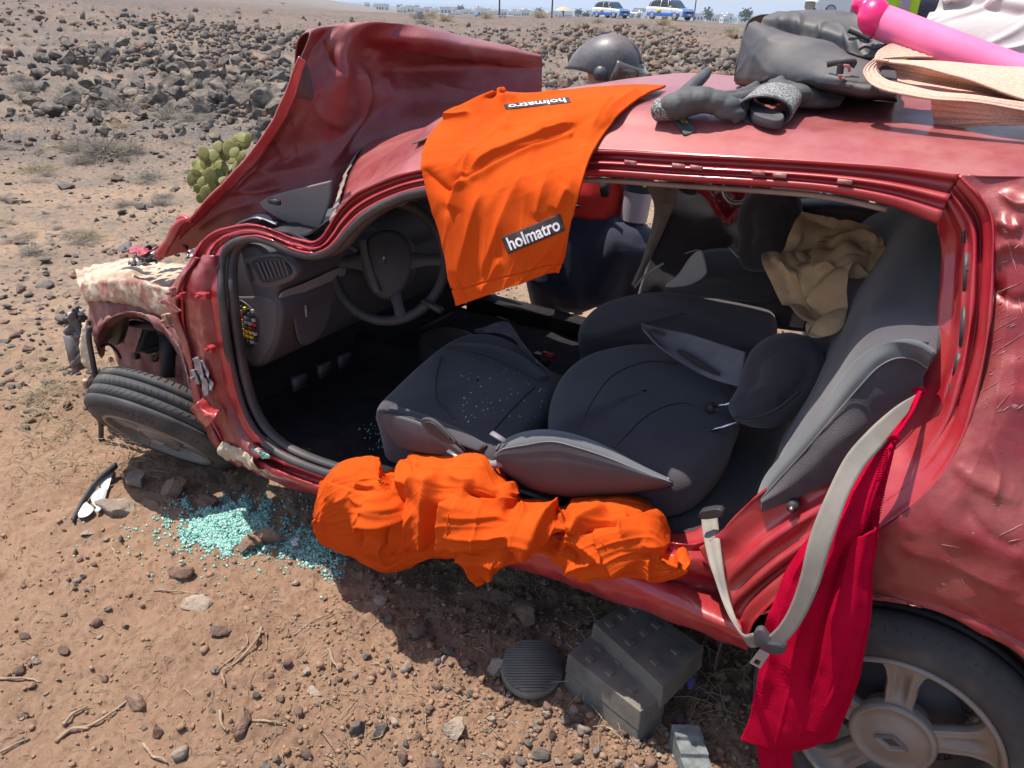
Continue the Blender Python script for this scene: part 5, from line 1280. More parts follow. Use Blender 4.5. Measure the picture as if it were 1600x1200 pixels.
def cuff(root, c0_, c1_, r0, r1, up_, fl, name='knitted_cuff', mat='knit'):
    ax = c1_ - c0_; ax /= np.linalg.norm(ax)
    a = up_ - ax * (up_ @ ax); a /= np.linalg.norm(a); b_ = np.cross(ax, a)
    rows = []
    for t in np.linspace(0, 1, 10):
        c = c0_ * (1 - t) + c1_ * t; r = r0 * (1 - t) + r1 * t
        rows.append([c + a * r * fl * sin(s) + b_ * r * cos(s) for s in np.linspace(0, 2 * pi, 41)])
    G = np.array(rows); 
    MB().grid(G, .004).build(name, M[mat], root)
    MB().tube(list(G[-1]), .003, 6, cap=False).build('cuff_hem', M['black'], root)
cuff(gl, rf(1062, 168, .026), rf(1030, 172, .020), .040, .038, LUP, .55)
MB().slab([rf(u, v, .006) for u, v in ((1051, 184), (1060, 181), (1071, 182), (1084, 196), (1086, 203), (1078, 208), (1069, 208), (1062, 198))], -LUP, .006, .003, 50).build('rubber_pull_tab', M['dash'], gl)
for a_, b_ in (((1064, 188), (1073, 187)), ((1068, 192), (1075, 190)), ((1064, 188), (1068, 192)), ((1070, 188), (1075, 192))):
    MB().tube([rf(*a_, .0066), rf(*b_, .0066)], .0007, 4).build('tab_mark', M['yellow'], gl)
gr = empty('work_glove', rf(1230, 160, 0), 'right black coated work glove with its open grey cuff towards the viewer', 'glove')
gp = [(rf(1205, 146, .040), .038, .034, .024), (rf(1222, 142, .044), .042, .036, .024), (rf(1242, 146, .042), .040, .036, .022), (rf(1260, 150, .036), .034, .030, .020), (rf(1212, 132, .045), .022, .018, .014)]
fi = [([rf(1255, 145, .04), rf(1272, 140, .038), rf(1284, 130, .04)], [.015, .014, .013]),
      ([rf(1262, 148, .038), rf(1284, 142, .038), rf(1302, 134, .036), rf(1312, 128, .034)], [.015, .014, .014, .013]),
      ([rf(1262, 154, .032), rf(1288, 152, .032), rf(1308, 152, .028)], [.016, .015, .016]),
      ([rf(1250, 158, .026), rf(1282, 160, .024), rf(1306, 160, .02)], [.014, .014, .012]),
      ([rf(1208, 140, .046), rf(1220, 128, .052), rf(1230, 122, .052)], [.018, .015, .012])]
glove(gr, gp, fi, None, None)
cuff(gr, rf(1214, 152, .034), rf(1194, 174, .028), .050, .054, LUP, .55)
b = MB().slab([rf(u, v, .03) for u, v in ((1170, 158), (1182, 160), (1222, 176), (1222, 186), (1206, 186), (1178, 176))], -LUP, .02, .004, 40); b.build('cuff_lining', M['dash'], gr)

# ---- black leather bag
bag = empty('leather_bag', rf(1260, 150, 0), 'scuffed black leather shoulder bag slumped on the roof behind the gloves', 'bag')
R_ = [[rf(1150, 128, .0), rf(1190, 132, .0), rf(1240, 134, .0), rf(1290, 136, .0), rf(1340, 140, .0), rf(1385, 148, .0)],
      [rf(1151, 120, .05), rf(1190, 124, .045), rf(1240, 132, .035), rf(1290, 138, .03), rf(1340, 142, .03), rf(1388, 146, .02)]]
by = -.02
R_ = [[pY(u, v, y_) for u, v, y_ in r] for r in (
   ((1149, 127, .02), (1185, 132, .12), (1235, 134, .20), (1290, 138, .26), (1345, 146, .28), (1400, 152, .28)),
   ((1150, 110, .03), (1188, 115, .15), (1238, 120, .24), (1290, 126, .30), (1345, 132, .31), (1400, 138, .28)),
   ((1158, 70, .00), (1190, 84, .12), (1240, 92, .20), (1292, 102, .25), (1345, 112, .27), (1400, 122, .26)),
   ((1168, 38, -.03), (1200, 52, .06), (1245, 66, .12), (1295, 80, .17), (1332, 94, .21), (1395, 110, .22)),
   ((1180, 32, -.06), (1212, 44, .00), (1250, 58, .05), (1298, 70, .08), (1336, 92, .15), (1390, 106, .17)))]
R_ = [[rf(u, v, .004) for u, v in ((1151, 132), (1187, 139), (1237, 146), (1290, 150), (1345, 153), (1400, 156))]] + R_
G = surf(R_, 130, 90)
G = push(G, fbm(G, 4, 2, 301) * .005 + folds(G, -.5, 4, 1.5, .004, 303))
MB().grid(G, .005).build('front_flap', M['leather'], bag)
R_ = [[pY(u, v, y_) for u, v, y_ in r] for r in (
   ((1186, 36, -.08), (1225, 52, -.03), (1265, 66, .0), (1305, 76, .03), (1345, 88, .08), (1392, 100, .10)),
   ((1192, 24, -.10), (1235, 28, -.04), (1280, 38, -.01), (1320, 52, .02), (1360, 66, .06), (1396, 76, .08)),
   ((1215, 19, -.14), (1260, 18, -.10), (1300, 24, -.08), (1340, 40, -.06), (1372, 56, -.03), (1400, 66, .0)),
   ((1245, 15, -.22), (1275, 13, -.22), (1305, 17, -.20), (1335, 27, -.18), (1362, 42, -.16), (1395, 58, -.12)),
   ((1250, 60, -.34), (1280, 60, -.34), (1310, 62, -.32), (1340, 70, -.30), (1370, 80, -.28), (1400, 90, -.26)))]
G = surf(R_, 110, 90)
G = push(G, fbm(G, 4, 2, 311) * .006 + folds(G, .3, 3, 1.5, .008, 313))
MB().grid(G, .005).build('top_flap', M['leather'], bag)
R_ = [[pY(u, v, y_) for u, v, y_ in r] for r in (((1149, 127, .02), (1152, 100, .02), (1162, 60, -.02), (1170, 34, -.05), (1190, 24, -.09)), ((1160, 128, -.2), (1166, 100, -.25), (1180, 60, -.27), (1195, 36, -.27), (1240, 24, -.27)))]
MB().grid(surf(R_, 40, 20), .004).build('side_gusset', M['leather'], bag)
R_ = [[pY(u, v, y_) for u, v, y_ in r] for r in (((1200, 132, .10), (1280, 136, .15), (1400, 150, .2)), ((1260, 100, .10), (1320, 110, .12), (1400, 120, .16)), ((1330, 95, .05), (1370, 100, .06), (1400, 105, .1)), ((1340, 70, -.1), (1370, 80, -.1), (1400, 90, -.1)))]
MB().grid(surf(R_, 60, 40), .02).build('bag_body', M['leather'], bag)
def strap(pts, w, mat, name, root, th=.003):
    P = cr([pY(*p) for p in pts], 30); T = np.gradient(P, axis=0); D = np.cross(T, EYE - P); D /= np.linalg.norm(D, axis=1, keepdims=True)
    MB().grid(np.array([P + D * w * s for s in (-1, 0, 1)]), th).build(name, M[mat], root)
strap([(1292, 101, .30), (1312, 97, .315), (1334, 96, .31), (1330, 105, .31)], .006, 'leather', 'buckle_loop', bag)
strap([(1314, 100, .322), (1312, 116, .322)], .007, 'leather', 'buckle_strap', bag)
MB().tube([pY(1318, 102, .33), pY(1326, 104, .33), pY(1327, 112, .325)], .003, 6, m=12).build('copper_ring', M['redlip'], bag)
MB().tube([pY(1311, 118, .325), pY(1314, 123, .322), pY(1320, 122, .32)], .003, 6, m=12).build('copper_ring', M['redlip'], bag)
strap([(1326, 46, .04), (1345, 54, .05), (1358, 60, .06)], .007, 'black', 'zip_pull', bag, .006)
MB().ball(pY(1361, 58, .075), .006, .005, .005, 8, 6).build('copper_rivet', M['redlip'], bag)
MB().tube([pY(u, v, .10) for u, v in ((1342, 78, ), (1352, 73), (1366, 76), (1380, 72), (1392, 66))], .0028, 6, m=30).build('thin_strap', M['leather'], bag)

# ---- straw hat
hat = empty('straw_hat', rf(1500, 180, 0), 'pale pink straw sun hat with folded brim lying on the roof', 'hat')
def hs(rows, nu, nv, amp=.0, name='brim', rings=0, mat='straw', thick=.004):
    G = surf([[pY(*p) for p in r] for r in rows], nu, nv)
    h = fbm(G, 8, 2, 5) * .003
    if rings: h = h + np.sin(np.linspace(0, rings * 2 * pi, nv))[:, None] * .0010
    G = push(G, h); MB().grid(G, thick).build(name, M[mat], hat); return G
# lower rolled brim edge
hs([[(1366, 92, .30), (1352, 104, .34), (1350, 116, .36), (1362, 132, .38), (1392, 144, .40), (1450, 153, .42), (1530, 160, .42), (1610, 174, .42), (1720, 200, .42), (1850, 240, .42)],
    [(1372, 93, .29), (1360, 104, .33), (1359, 114, .35), (1372, 127, .37), (1400, 137, .385), (1455, 147, .405), (1532, 154, .41), (1612, 166, .41), (1722, 190, .41), (1850, 228, .41)],
    [(1378, 94, .28), (1370, 104, .31), (1372, 112, .33), (1386, 124, .35), (1412, 132, .36), (1465, 142, .385), (1534, 149, .395), (1614, 160, .40), (1724, 182, .40), (1850, 216, .40)]], 220, 30, rings=3, name='brim_edge')
# shaded inside
hs([[(1375, 96, .27), (1372, 108, .27), (1390, 124, .28), (1450, 140, .30), (1530, 152, .32), (1600, 164, .34)], [(1380, 98, .20), (1390, 112, .20), (1430, 122, .2), (1470, 130, .2), (1530, 140, .22), (1600, 155, .25)], [(1376, 96, .22), (1400, 96, .2), (1450, 106, .22), (1500, 118, .24), (1560, 138, .28), (1620, 160, .32)]], 120, 60, rings=7, name='hat_inside')
# folded-over crown panel facing the camera
hs([[(1364, 91, .29), (1410, 94, .27), (1480, 97, .26), (1560, 101, .26), (1640, 104, .26), (1760, 118, .26), (1880, 140, .26)],
    [(1368, 93, .30), (1420, 99, .30), (1490, 108, .31), (1565, 120, .32), (1640, 132, .33), (1760, 150, .34), (1880, 175, .34)],
    [(1372, 94, .30), (1430, 103, .31), (1498, 119, .34), (1556, 138, .37), (1625, 160, .39), (1740, 185, .40), (1860, 215, .40)]], 160, 60, rings=0, name='crown')
# back brim with stitched rings
hs([[(1366, 92, .27), (1420, 90, .22), (1480, 92, .18), (1560, 96, .15)], [(1372, 80, .22), (1420, 76, .16), (1480, 82, .12), (1560, 92, .1)], [(1390, 70, .16), (1425, 66, .10), (1470, 76, .06), (1540, 90, .05)]], 90, 60, rings=8, name='back_brim')
# crown underside seen below the brim
hs([[(1454, 150, .34), (1500, 156, .34), (1560, 160, .34), (1640, 172, .34), (1740, 190, .34)], [(1456, 172, .30), (1500, 176, .32), (1560, 182, .34), (1640, 190, .34), (1740, 205, .34)], [(1462, 206, .26), (1500, 200, .30), (1560, 194, .34), (1640, 194, .36), (1740, 205, .36)]], 80, 40, rings=5, name='under_crown')

# ---- pink foam noodle with moulded pink end
nd = empty('pool_noodle', rf(1500, 100, 0), 'pink foam tube with a glossy hot pink knob, lying across the straw hat', 'foam tube')
n0, n1 = pY(1376, 34, .10), pY(1740, 176, .30)
ax = (n1 - n0) / np.linalg.norm(n1 - n0)
rN = .036
d0 = np.linalg.norm(n0 - EYE)
b = MB().lathe(n0, ax, [(0.0, .006), (-.002, .018), (-.001, rN * .92), (.005, rN), (.2, rN * 1.01), (.4, rN), (.6, rN * .99), (np.linalg.norm(n1 - n0), rN), (np.linalg.norm(n1 - n0), 0)], 40)
b.build('foam_tube', M['pink'], nd)
b = MB()
def kn(u, v, y_): return pY(u, v, y_)
b.ball(kn(1366, 27, .11), .036, .034, .042, 20, 14, axes=(CRT, CFW, CUP)); b.ball(kn(1362, 44, .11), .016, .016, .016)
b.ball(kn(1345, 8, .10), .022, .020, .020, 16, 10)
b.tube([kn(1348, 12, .10), kn(1360, 20, .11)], [.013, .02], 12)
b.tube([n0 - ax * .01, n0 + ax * .004], [.02, .026], 16)
o = b.build('moulded_knob', M['hotpink'], nd); remesh(o, .004, 8)

# ---- white garment in a heap
wg = empty('white_garment', rf(1550, 80, 0), 'crumpled off white cotton garment heaped behind the pink foam tube', 'garment')
G = surf([[pY(*p) for p in r] for r in (
  ((1440, 50, .02), (1480, 60, .04), (1540, 90, .06), (1600, 125, .08), (1720, 170, .1)),
  ((1450, 28, -.02), (1490, 38, .02), (1550, 60, .05), (1620, 90, .07), (1720, 120, .1)),
  ((1475, 14, -.10), (1520, 12, -.02), (1570, 24, .02), (1640, 40, .04), (1740, 60, .06)),
  ((1490, -10, -.15), (1530, -14, -.08), (1580, -10, -.04), (1650, 0, -.02), (1760, 20, .0)),
  ((1520, 20, -.5), (1560, 10, -.5), (1610, 10, -.5), (1680, 20, -.5), (1780, 40, -.5)))], 200, 170)
G = push(G, folds(G, -.75, 5, .9, .030, 401, 1.7, 1) + folds(G, -.6, 9, 1.2, .006, 405, 3, 1) + fbm(G, 5, 2, 3) * .004)
MB().grid(G, .004).build('cotton_cloth', M['cloth'], wg)

# ---- brown paper on the rear seat
G = surf([[pY(p[0], p[1], p[2] + .30) for p in r] for r in (
  ((1255, 342, -.38), (1285, 342, -.38), (1312, 350, -.36), (1340, 364, -.34)),
  ((1240, 372, -.33), (1272, 368, -.34), (1320, 374, -.30), (1382, 396, -.26)),
  ((1215, 410, -.27), (1262, 398, -.30), (1315, 410, -.22), (1383, 418, -.22)),
  ((1192, 428, -.22), (1250, 425, -.24), (1308, 438, -.20), (1350, 440, -.20)),
  ((1215, 470, -.16), (1262, 462, -.18), (1310, 466, -.14), (1327, 465, -.14)),
  ((1244, 508, -.10), (1272, 500, -.12), (1304, 498, -.09), (1327, 490, -.10)),
  ((1262, 524, -.08), (1276, 528, -.08), (1292, 532, -.07), (1316, 512, -.08)))], 130, 170)
nz_ = fbm(G, 6, 2, 501); q_ = np.round(nz_ * 3) / 3
G = push(G, np.abs(noise(G * 7.0, 502)) * .075 + np.abs(noise(G * 13.0 + 3, 507)) * .035 + np.abs(noise(G * 27.0 + 9, 509)) * .012 + creases(G, [([(1200, 425), (1260, 470), (1300, 500)], .02, 4, 12), ([(1290, 380), (1300, 430), (1312, 450)], .03, 12, 4), ([(1300, 385), (1340, 375), (1375, 395)], .02, 14, 4)]))
pb = MB().grid(G, .0015).build('brown_paper_bag', M['paper'])
tag(pb, 'crumpled brown paper bag lying open on the rear seat', 'paper bag')
# =================================================================== GROUND AND SKY LINE
def sst(a, b, x): t = np.clip((x - a) / (b - a), 0, 1); return t * t * (3 - 2 * t)
def gheight(x, y):
    x = np.asarray(x, float); y = np.asarray(y, float)
    r = np.hypot(x, y); az = np.arctan2(x, np.maximum(y, .01))
    P = np.stack([x, y, np.zeros_like(x)], -1)
    h = fbm(P, .35, 3, 900) * .05 * sst(1.5, 5, r) + fbm(P, 1.4, 3, 901) * .018
    crest = .42 + .36 * np.exp(-((az - .12) / .12) ** 2) + .55 * sst(-.15, -.5, az) + .80 * np.exp(-((az - .45) / .11) ** 2)
    h = h + sst(16, 50, r) * crest + fbm(P, .12, 3, 905) * .06 * sst(12, 40, r) + .26 * np.exp(-((x - 2.0) ** 2 + (y - 3.9) ** 2) / 1.0)
    h = h - sst(75, 260, r) * 4.2 * (1 - .75 * sst(-.12, -.35, az)) - sst(260, 1100, r) * 5 + sst(150, 900, r) * sst(-.12, -.5, az) * 26
    # berm of loose spoil pushed up on the sunlit side of the sill shadow
    return h
def gfine(x, y):
    P = np.stack([x, y, np.zeros_like(x)], -1); r = np.hypot(x, y)
    k = np.clip(1.8 - r / 9, .25, 1)
    h = fbm(P, 6, 4, 911) * .012 + ridge(P, 11, 3, 913) * .005 + np.clip(fbm(P, 26, 3, 914), 0, 2) * .009 + np.clip(fbm(P, 55, 3, 918), 0, 2) * .0050 + fbm(P, 90, 2, 915) * .0022
    gravel = sst(-.9, .4, x) * sst(3.4, 1.2, r)
    h = h + np.clip(fbm(P, 38, 2, 916) - .2, 0, 2) * .010 * gravel + np.clip(fbm(P, 14, 3, 917), 0, 2) * .010 * gravel
    return h * np.where(r < 9, 1, 1 + (r - 9) * .25).clip(1, 5)
AZ = np.concatenate([np.linspace(-pi, -.95, 60)[:-1], np.linspace(-.95, .95, 960), np.linspace(.95, pi, 60)[1:]])
RR = np.concatenate([[.02, .3, .6], np.geomspace(.75, 14, 760), np.geomspace(14, 120, 150)[1:], np.geomspace(120, 22000, 40)[1:]])
A_, R2 = np.meshgrid(AZ, RR)
X = R2 * np.sin(A_); Yg = R2 * np.cos(A_)
Zg = gheight(X, Yg) + gfine(X, Yg) * (R2 < 60)
Zg = np.where(R2 > 1500, -22, Zg)
gm = bpy.data.meshes.new('ground')
V, F_ = gridmesh(np.stack([X, Yg, Zg], -1))
gm.vertices.add(len(V)); gm.vertices.foreach_set('co', V.astype(np.float32).ravel())
gm.loops.add(len(F_) * 4); gm.loops.foreach_set('vertex_index', F_.astype(np.int32).ravel())
gm.polygons.add(len(F_)); gm.polygons.foreach_set('loop_start', np.arange(0, len(F_) * 4, 4, dtype=np.int32)); gm.polygons.foreach_set('loop_total', np.full(len(F_), 4, dtype=np.int32))
gm.polygons.foreach_set('use_smooth', [True] * len(F_)); gm.update(); gm.validate()
ground = bpy.data.objects.new('ground', gm); COL.objects.link(ground); ground['kind'] = 'structure'
def gz(x, y): return float(gheight(np.array([x]), np.array([y]))[0] + gfine(np.array([x]), np.array([y]))[0])
def gzn(x, y): return gheight(x, y) + gfine(x, y)
def onground(u, v, up=0.0):
    d = ray(u, v); s = np.geomspace(.8, 900, 900); P = EYE + s[:, None] * d
    dz = P[:, 2] - gheight(P[:, 0], P[:, 1]) - up
    hit = np.nonzero(dz < 0)[0]
    if not len(hit): return P[np.argmin(dz[:650])]
    k = max(hit[0], 1); t = dz[k - 1] / (dz[k - 1] - dz[k]); return P[k - 1] * (1 - t) + P[k] * t
def ground_mat():
    m = bpy.data.materials.new('volcanic_soil'); m.use_nodes = True; nt = m.node_tree; N = nt.nodes; L = nt.links; b = N['Principled BSDF']
    b.inputs['Roughness'].default_value = .95; b.inputs['Specular IOR Level'].default_value = .15
    g = N.new('ShaderNodeNewGeometry'); pos = g.outputs['Position']
    def nz(sc, lo, hi, det=6, rg=.6):
        n = N.new('ShaderNodeTexNoise'); n.inputs['Scale'].default_value = sc; n.inputs['Detail'].default_value = det; n.inputs['Roughness'].default_value = rg; L.new(pos, n.inputs['Vector'])
        r = N.new('ShaderNodeMapRange'); r.inputs[1].default_value = lo; r.inputs[2].default_value = hi; L.new(n.outputs[0], r.inputs[0]); return r.outputs[0]
    def mix(f_, a, c):
        x = N.new('ShaderNodeMix'); x.data_type = 'RGBA'; L.new(f_, x.inputs[0]) if not isinstance(f_, float) else setattr(x.inputs[0], 'default_value', f_)
        for s, v_ in ((x.inputs[6], a), (x.inputs[7], c)):
            if isinstance(v_, tuple): s.default_value = (*v_, 1)
            else: L.new(v_, s)
        return x.outputs[2]
    def mth(op, a, c):
        x = N.new('ShaderNodeMath'); x.operation = op; x.use_clamp = True
        for s, v_ in ((x.inputs[0], a), (x.inputs[1], c)):
            if isinstance(v_, float): s.default_value = v_
            else: L.new(v_, s)
        return x.outputs[0]
    ln = N.new('ShaderNodeVectorMath'); ln.operation = 'LENGTH'; L.new(pos, ln.inputs[0]); dist_ = ln.outputs['Value']
    def band(lo, hi):
        r = N.new('ShaderNodeMapRange'); r.inputs[1].default_value = lo; r.inputs[2].default_value = hi; L.new(dist_, r.inputs[0]); return r.outputs[0]
    near = mix(nz(2.2, .38, .62), (.40, .245, .155), (.31, .185, .118))
    near = mix(nz(30, .45, .7), near, (.42, .265, .17))
    near = mix(mth('MULTIPLY', nz(75, .54, .66), nz(3.5, .35, .6)), near, (.17, .12, .095))
    tan = mix(nz(1.1, .36, .62), (.40, .265, .170), (.25, .185, .135))
    tan = mix(nz(22, .5, .62), tan, (.17, .14, .12))
    mid = mix(mth('MULTIPLY', band(3.2, 5.0), 1.0), near, tan)
    rock = mix(nz(.9, .40, .60), (.165, .135, .115), (.25, .18, .13))
    rock = mix(nz(30, .46, .6), rock, (.085, .078, .075))
    f1 = mth('MULTIPLY', band(7.2, 10.5), mth('ADD', nz(.35, .36, .55), .35))
    col = mix(f1, mid, rock)
    far = mix(nz(.05, .4, .6), (.185, .13, .10), (.14, .105, .088))
    far = mix(nz(1.5, .5, .62), far, (.10, .088, .078))
    col = mix(band(22, 45), col, far)
    town = mix(nz(.01, .4, .6), (.20, .165, .135), (.16, .14, .12))
    col = mix(band(150, 400), col, town)
    L.new(col, b.inputs['Base Color'])
    n1 = N.new('ShaderNodeTexNoise'); n1.inputs['Scale'].default_value = 95; n1.inputs['Detail'].default_value = 9; n1.inputs['Roughness'].default_value = .8; L.new(pos, n1.inputs['Vector'])
    bp = N.new('ShaderNodeBump'); bp.inputs['Strength'].default_value = 1.0; bp.inputs['Distance'].default_value = .013; L.new(n1.outputs[0], bp.inputs['Height']); L.new(bp.outputs[0], b.inputs['Normal'])
    return m
gm.materials.append(ground_mat())
# sea
sea_m = make_mat('sea_water', (.03, .10, .20), .25, spec=.5)
b = MB(); b.lathe((0, 0, -13), (0, 0, 1), [(0, 1400), (0, 30000)], 64); o = b.build('sea', sea_m); o['kind'] = 'structure'
sea_parts = o

# ---------------------------------------------------------------- rocks
def ico(sub):
    t = (1 + 5 ** .5) / 2
    V = [(-1, t, 0), (1, t, 0), (-1, -t, 0), (1, -t, 0), (0, -1, t), (0, 1, t), (0, -1, -t), (0, 1, -t), (t, 0, -1), (t, 0, 1), (-t, 0, -1), (-t, 0, 1)]
    V = [np.array(v) / np.linalg.norm(v) for v in V]
    F_ = [(0, 11, 5), (0, 5, 1), (0, 1, 7), (0, 7, 10), (0, 10, 11), (1, 5, 9), (5, 11, 4), (11, 10, 2), (10, 7, 6), (7, 1, 8), (3, 9, 4), (3, 4, 2), (3, 2, 6), (3, 6, 8), (3, 8, 9), (4, 9, 5), (2, 4, 11), (6, 2, 10), (8, 6, 7), (9, 8, 1)]
    for _ in range(sub):
        c = {}; G = []
        def mid(a, b_):
            k = (min(a, b_), max(a, b_))
            if k not in c: v = V[a] + V[b_]; V.append(v / np.linalg.norm(v)); c[k] = len(V) - 1
            return c[k]
        for a, b_, d in F_:
            x, y_, z = mid(a, b_), mid(b_, d), mid(d, a); G += [(a, x, z), (b_, y_, x), (d, z, y_), (x, y_, z)]
        F_ = G
    return np.array(V), np.array(F_)
def rock_shape(sub, seed, cuts=7, rough=.10):
    V, F_ = ico(sub); r = np.random.default_rng(seed)
    V = V.copy()
    for _ in range(cuts):
        n = r.normal(size=3); n /= np.linalg.norm(n); d = r.uniform(.38, .74); s = V @ n; V = V - np.maximum(s - d, 0)[:, None] * n
    V = V * (1 + fbm(V * 1.6 + seed, 1.3, 3, seed) * rough)[:, None]
    V = V + fbm(V, 6, 2, seed)[:, None] * V * rough * .35
    V = V * r.uniform(.65, 1.15, 3); V[:, 2] *= .75
    return V / np.abs(V).max(), F_
def rock_mat(name, a, b_, c):
    return make_mat(name, a, .95, 0, b_, 9, (.4, .6), 1.0, 38, .016, col3=c, n3=3.5, n3r=(.50, .62), spec=.15)
RM = [rock_mat('dark_basalt', (.080, .072, .066), (.15, .125, .105), (.22, .17, .13)), rock_mat('grey_basalt', (.175, .145, .118), (.11, .095, .085), (.28, .215, .16)), rock_mat('brown_lava', (.20, .125, .09), (.14, .09, .07), (.30, .19, .13)), rock_mat('pale_stone', (.34, .27, .21), (.26, .20, .16), (.40, .30, .22))]
SH = [rock_shape(3, 40 + i, 12, .10) for i in range(8)]
SHL = [rock_shape(1, 70 + i, 9, .16) for i in range(12)]
SH0 = [rock_shape(0, 170 + i, 4, .25) for i in range(8)]
SHM = [rock_shape(2, 90 + i, 7, .12) for i in range(10)]
rock_me = []
for i, (V, F_) in enumerate(SH):
    row = []
    for m in RM:
        me = bpy.data.meshes.new('rock'); me.from_pydata(V.tolist(), [], F_.tolist()); me.materials.append(m); me.polygons.foreach_set('use_smooth', [True] * len(F_)); me.set_sharp_from_angle(angle=radians(32)); row.append(me)
    rock_me.append(row)
def put_rock(x, y, s, mi, label, group=None, sink=.35, shape=None, sc=(1, 1, 1), name='rock', cat='rock', rz=None):
    i = random.randrange(8) if shape is None else shape
    o = bpy.data.objects.new(name, rock_me[i][mi]); COL.objects.link(o)
    o.location = (x, y, gz(x, y) + s * sc[2] * (.75 - sink))
    o.scale = (s * sc[0], s * sc[1], s * sc[2]); o.rotation_euler = (random.uniform(-.3, .3), random.uniform(-.3, .3), random.uniform(0, 6.3) if rz is None else rz)
    tag(o, label, cat, group); return o
random.seed(21)
# named stones of the foreground: pixel, half width in px, material, text
FG = [(378, 1140, 22, 2, 'lumpy dark lava stone half sunk in the soil at the bottom'),
      (300, 945, 24, 3, 'flat pale tan stone below the pile of green glass'),
      (282, 900, 20, 2, 'dark reddish lump of lava casting a shadow below the green glass'),
      (388, 855, 20, 2, 'rounded dark red stone at the lower edge of the green glass'),
      (430, 848, 24, 2, 'wide knobbly red brown stone at the right edge of the green glass'),
      (415, 840, 14, 2, 'small reddish stone wedged between two larger ones by the glass'),
      (188, 800, 30, 3, 'large flat grey stone below the black trim piece'),
      (137, 838, 14, 3, 'small pale flat stone left of the large flat grey stone'),
      (714, 1150, 26, 3, 'pale knobbly stone at the bottom edge left of the plastic blocks'),
      (776, 1048, 18, 3, 'pale stone leaning on the ribbed black pad'),
      (656, 985, 20, 2, 'brown stone on the shadow line below the orange cloth'),
      (595, 948, 12, 3, 'small round pale stone on the shadow line below the orange cloth'),
      (352, 992, 17, 2, 'long brown pebble below the flat pale stone'),
      (490, 1085, 14, 3, 'orange tan flat pebble in the middle of the gravel'),
      (560, 1140, 14, 1, 'grey slab chip in the gravel near the bottom edge'),
      (594, 1150, 13, 1, 'pale grey triangular chip in the gravel near the bottom edge'),
      (841, 1183, 15, 1, 'square grey chip beside the lowest plastic block'),
      (100, 1018, 10, 2, 'single small round stone on the bare soil at the left'),
      (820, 975, 24, 2, 'smooth stone in the shade under the sill'),
      (215, 760, 20, 3, 'tan clod in front of the buckled wheel'),
      (270, 770, 24, 2, 'rough brown clod in the shade under the buckled wheel'),
      (235, 790, 16, 2, 'brown clod beside the large flat grey stone'),
      (330, 790, 22, 2, 'dark clod in the shade between wheel and glass'),
      (60, 170, 16, 0, 'dark boulder at the left of a pair on the tan sand'),
      (106, 172, 20, 0, 'round dark boulder at the right of a pair on the tan sand'),
      (148, 190, 20, 1, 'grey broken stone right of the pair of dark boulders'),
      (102, 294, 18, 1, 'flat grey stone on the left side behind the dry bushes'),
      (330, 188, 14, 0, 'dark stone in the sand left of the bonnet'),
      (440, 1100, 9, 2, 'small brown stone among the sticks'),
      (248, 1150, 11, 2, 'small dark stone right of the dry twig heap'),
      (215, 1098, 20, 2, 'wedge shaped brown clod with a deep shadow'),
      (1030, 300, 8, 2, 'small stone seen through the far doorway')]
for (u, v, hw, mi, lb) in FG:
    P = onground(u, v); dep = (P - EYE) @ CFW; s = hw / FPX * dep
    put_rock(P[0], P[1], s * 1.15, mi, lb, None, .25, sc=(1.1, .8, .75) if 'flat' not in lb else (1.15, .8, .35))
# countable stones of the boulder field: the ones that show largest
def px_half(s, x, y): return s * FPX / max(.3, (np.array([x, y, 0]) - EYE) @ CFW)
cands = []
rng = np.random.default_rng(77)
def dens(x, y):
    """boulder field density"""
    r = np.hypot(x, y); 
    return sst(8.2, 11.5, r + 1.2 * noise(np.array([x * .35, y * .35, 3.]))) * (.35 + .65 * sst(-.35, .35, noise(np.array([x * .22, y * .22, 9.]))))
N0 = 30000
rs = np.exp(rng.uniform(np.log(8), np.log(48), N0)); azs = rng.uniform(-.66, .62, N0)
xs = rs * np.sin(azs); ys = rs * np.cos(azs)
PP = np.stack([xs, ys, np.zeros(N0)], 1)
dn = sst(8.0, 11.5, rs + 2.2 * noise(PP * .35 + 3)) * (.12 + .88 * sst(-.35, .25, noise(PP * .22 + 9) + .5 * noise(PP * .7 + 2))) * sst(50, 30, rs)
keep = rng.random(N0) < dn; xs, ys, rs = xs[keep], ys[keep], rs[keep]
ss = np.exp(rng.normal(np.log(.046), .62, len(xs))) * (1 + .4 * (rs > 14)); ss = np.clip(ss, .020, .21)
pile = np.exp(-(((xs + 2.6) / 1.8) ** 2 + ((ys - 15) / 3.0) ** 2)); ss = ss * (1 + 1.0 * pile)
cs = np.abs(np.cross(np.stack([xs, ys], 1) - CO[:2], CF[:2])) < 1.1
al = (np.stack([xs, ys], 1) - CO[:2]) @ CF[:2]
ok = ~(cs & (al > -1.3) & (al < 3.3)); xs, ys, rs, ss = xs[ok], ys[ok], rs[ok], ss[ok]
show = ss / rs; order = np.argsort(-show)
vis = []
for k in order:
    u, v = toscreen((xs[k], ys[k], 0.1))
    hid = (v > 40 and 480 < u < 848 and v > 40) or (u > 1150) or (u > 848 and v > 118)
    if -20 < u < 1600 and -5 < v and not hid: vis.append(k)
big = set(vis[:238])
gro = 'volcanic boulders of the stony field behind the wreck'
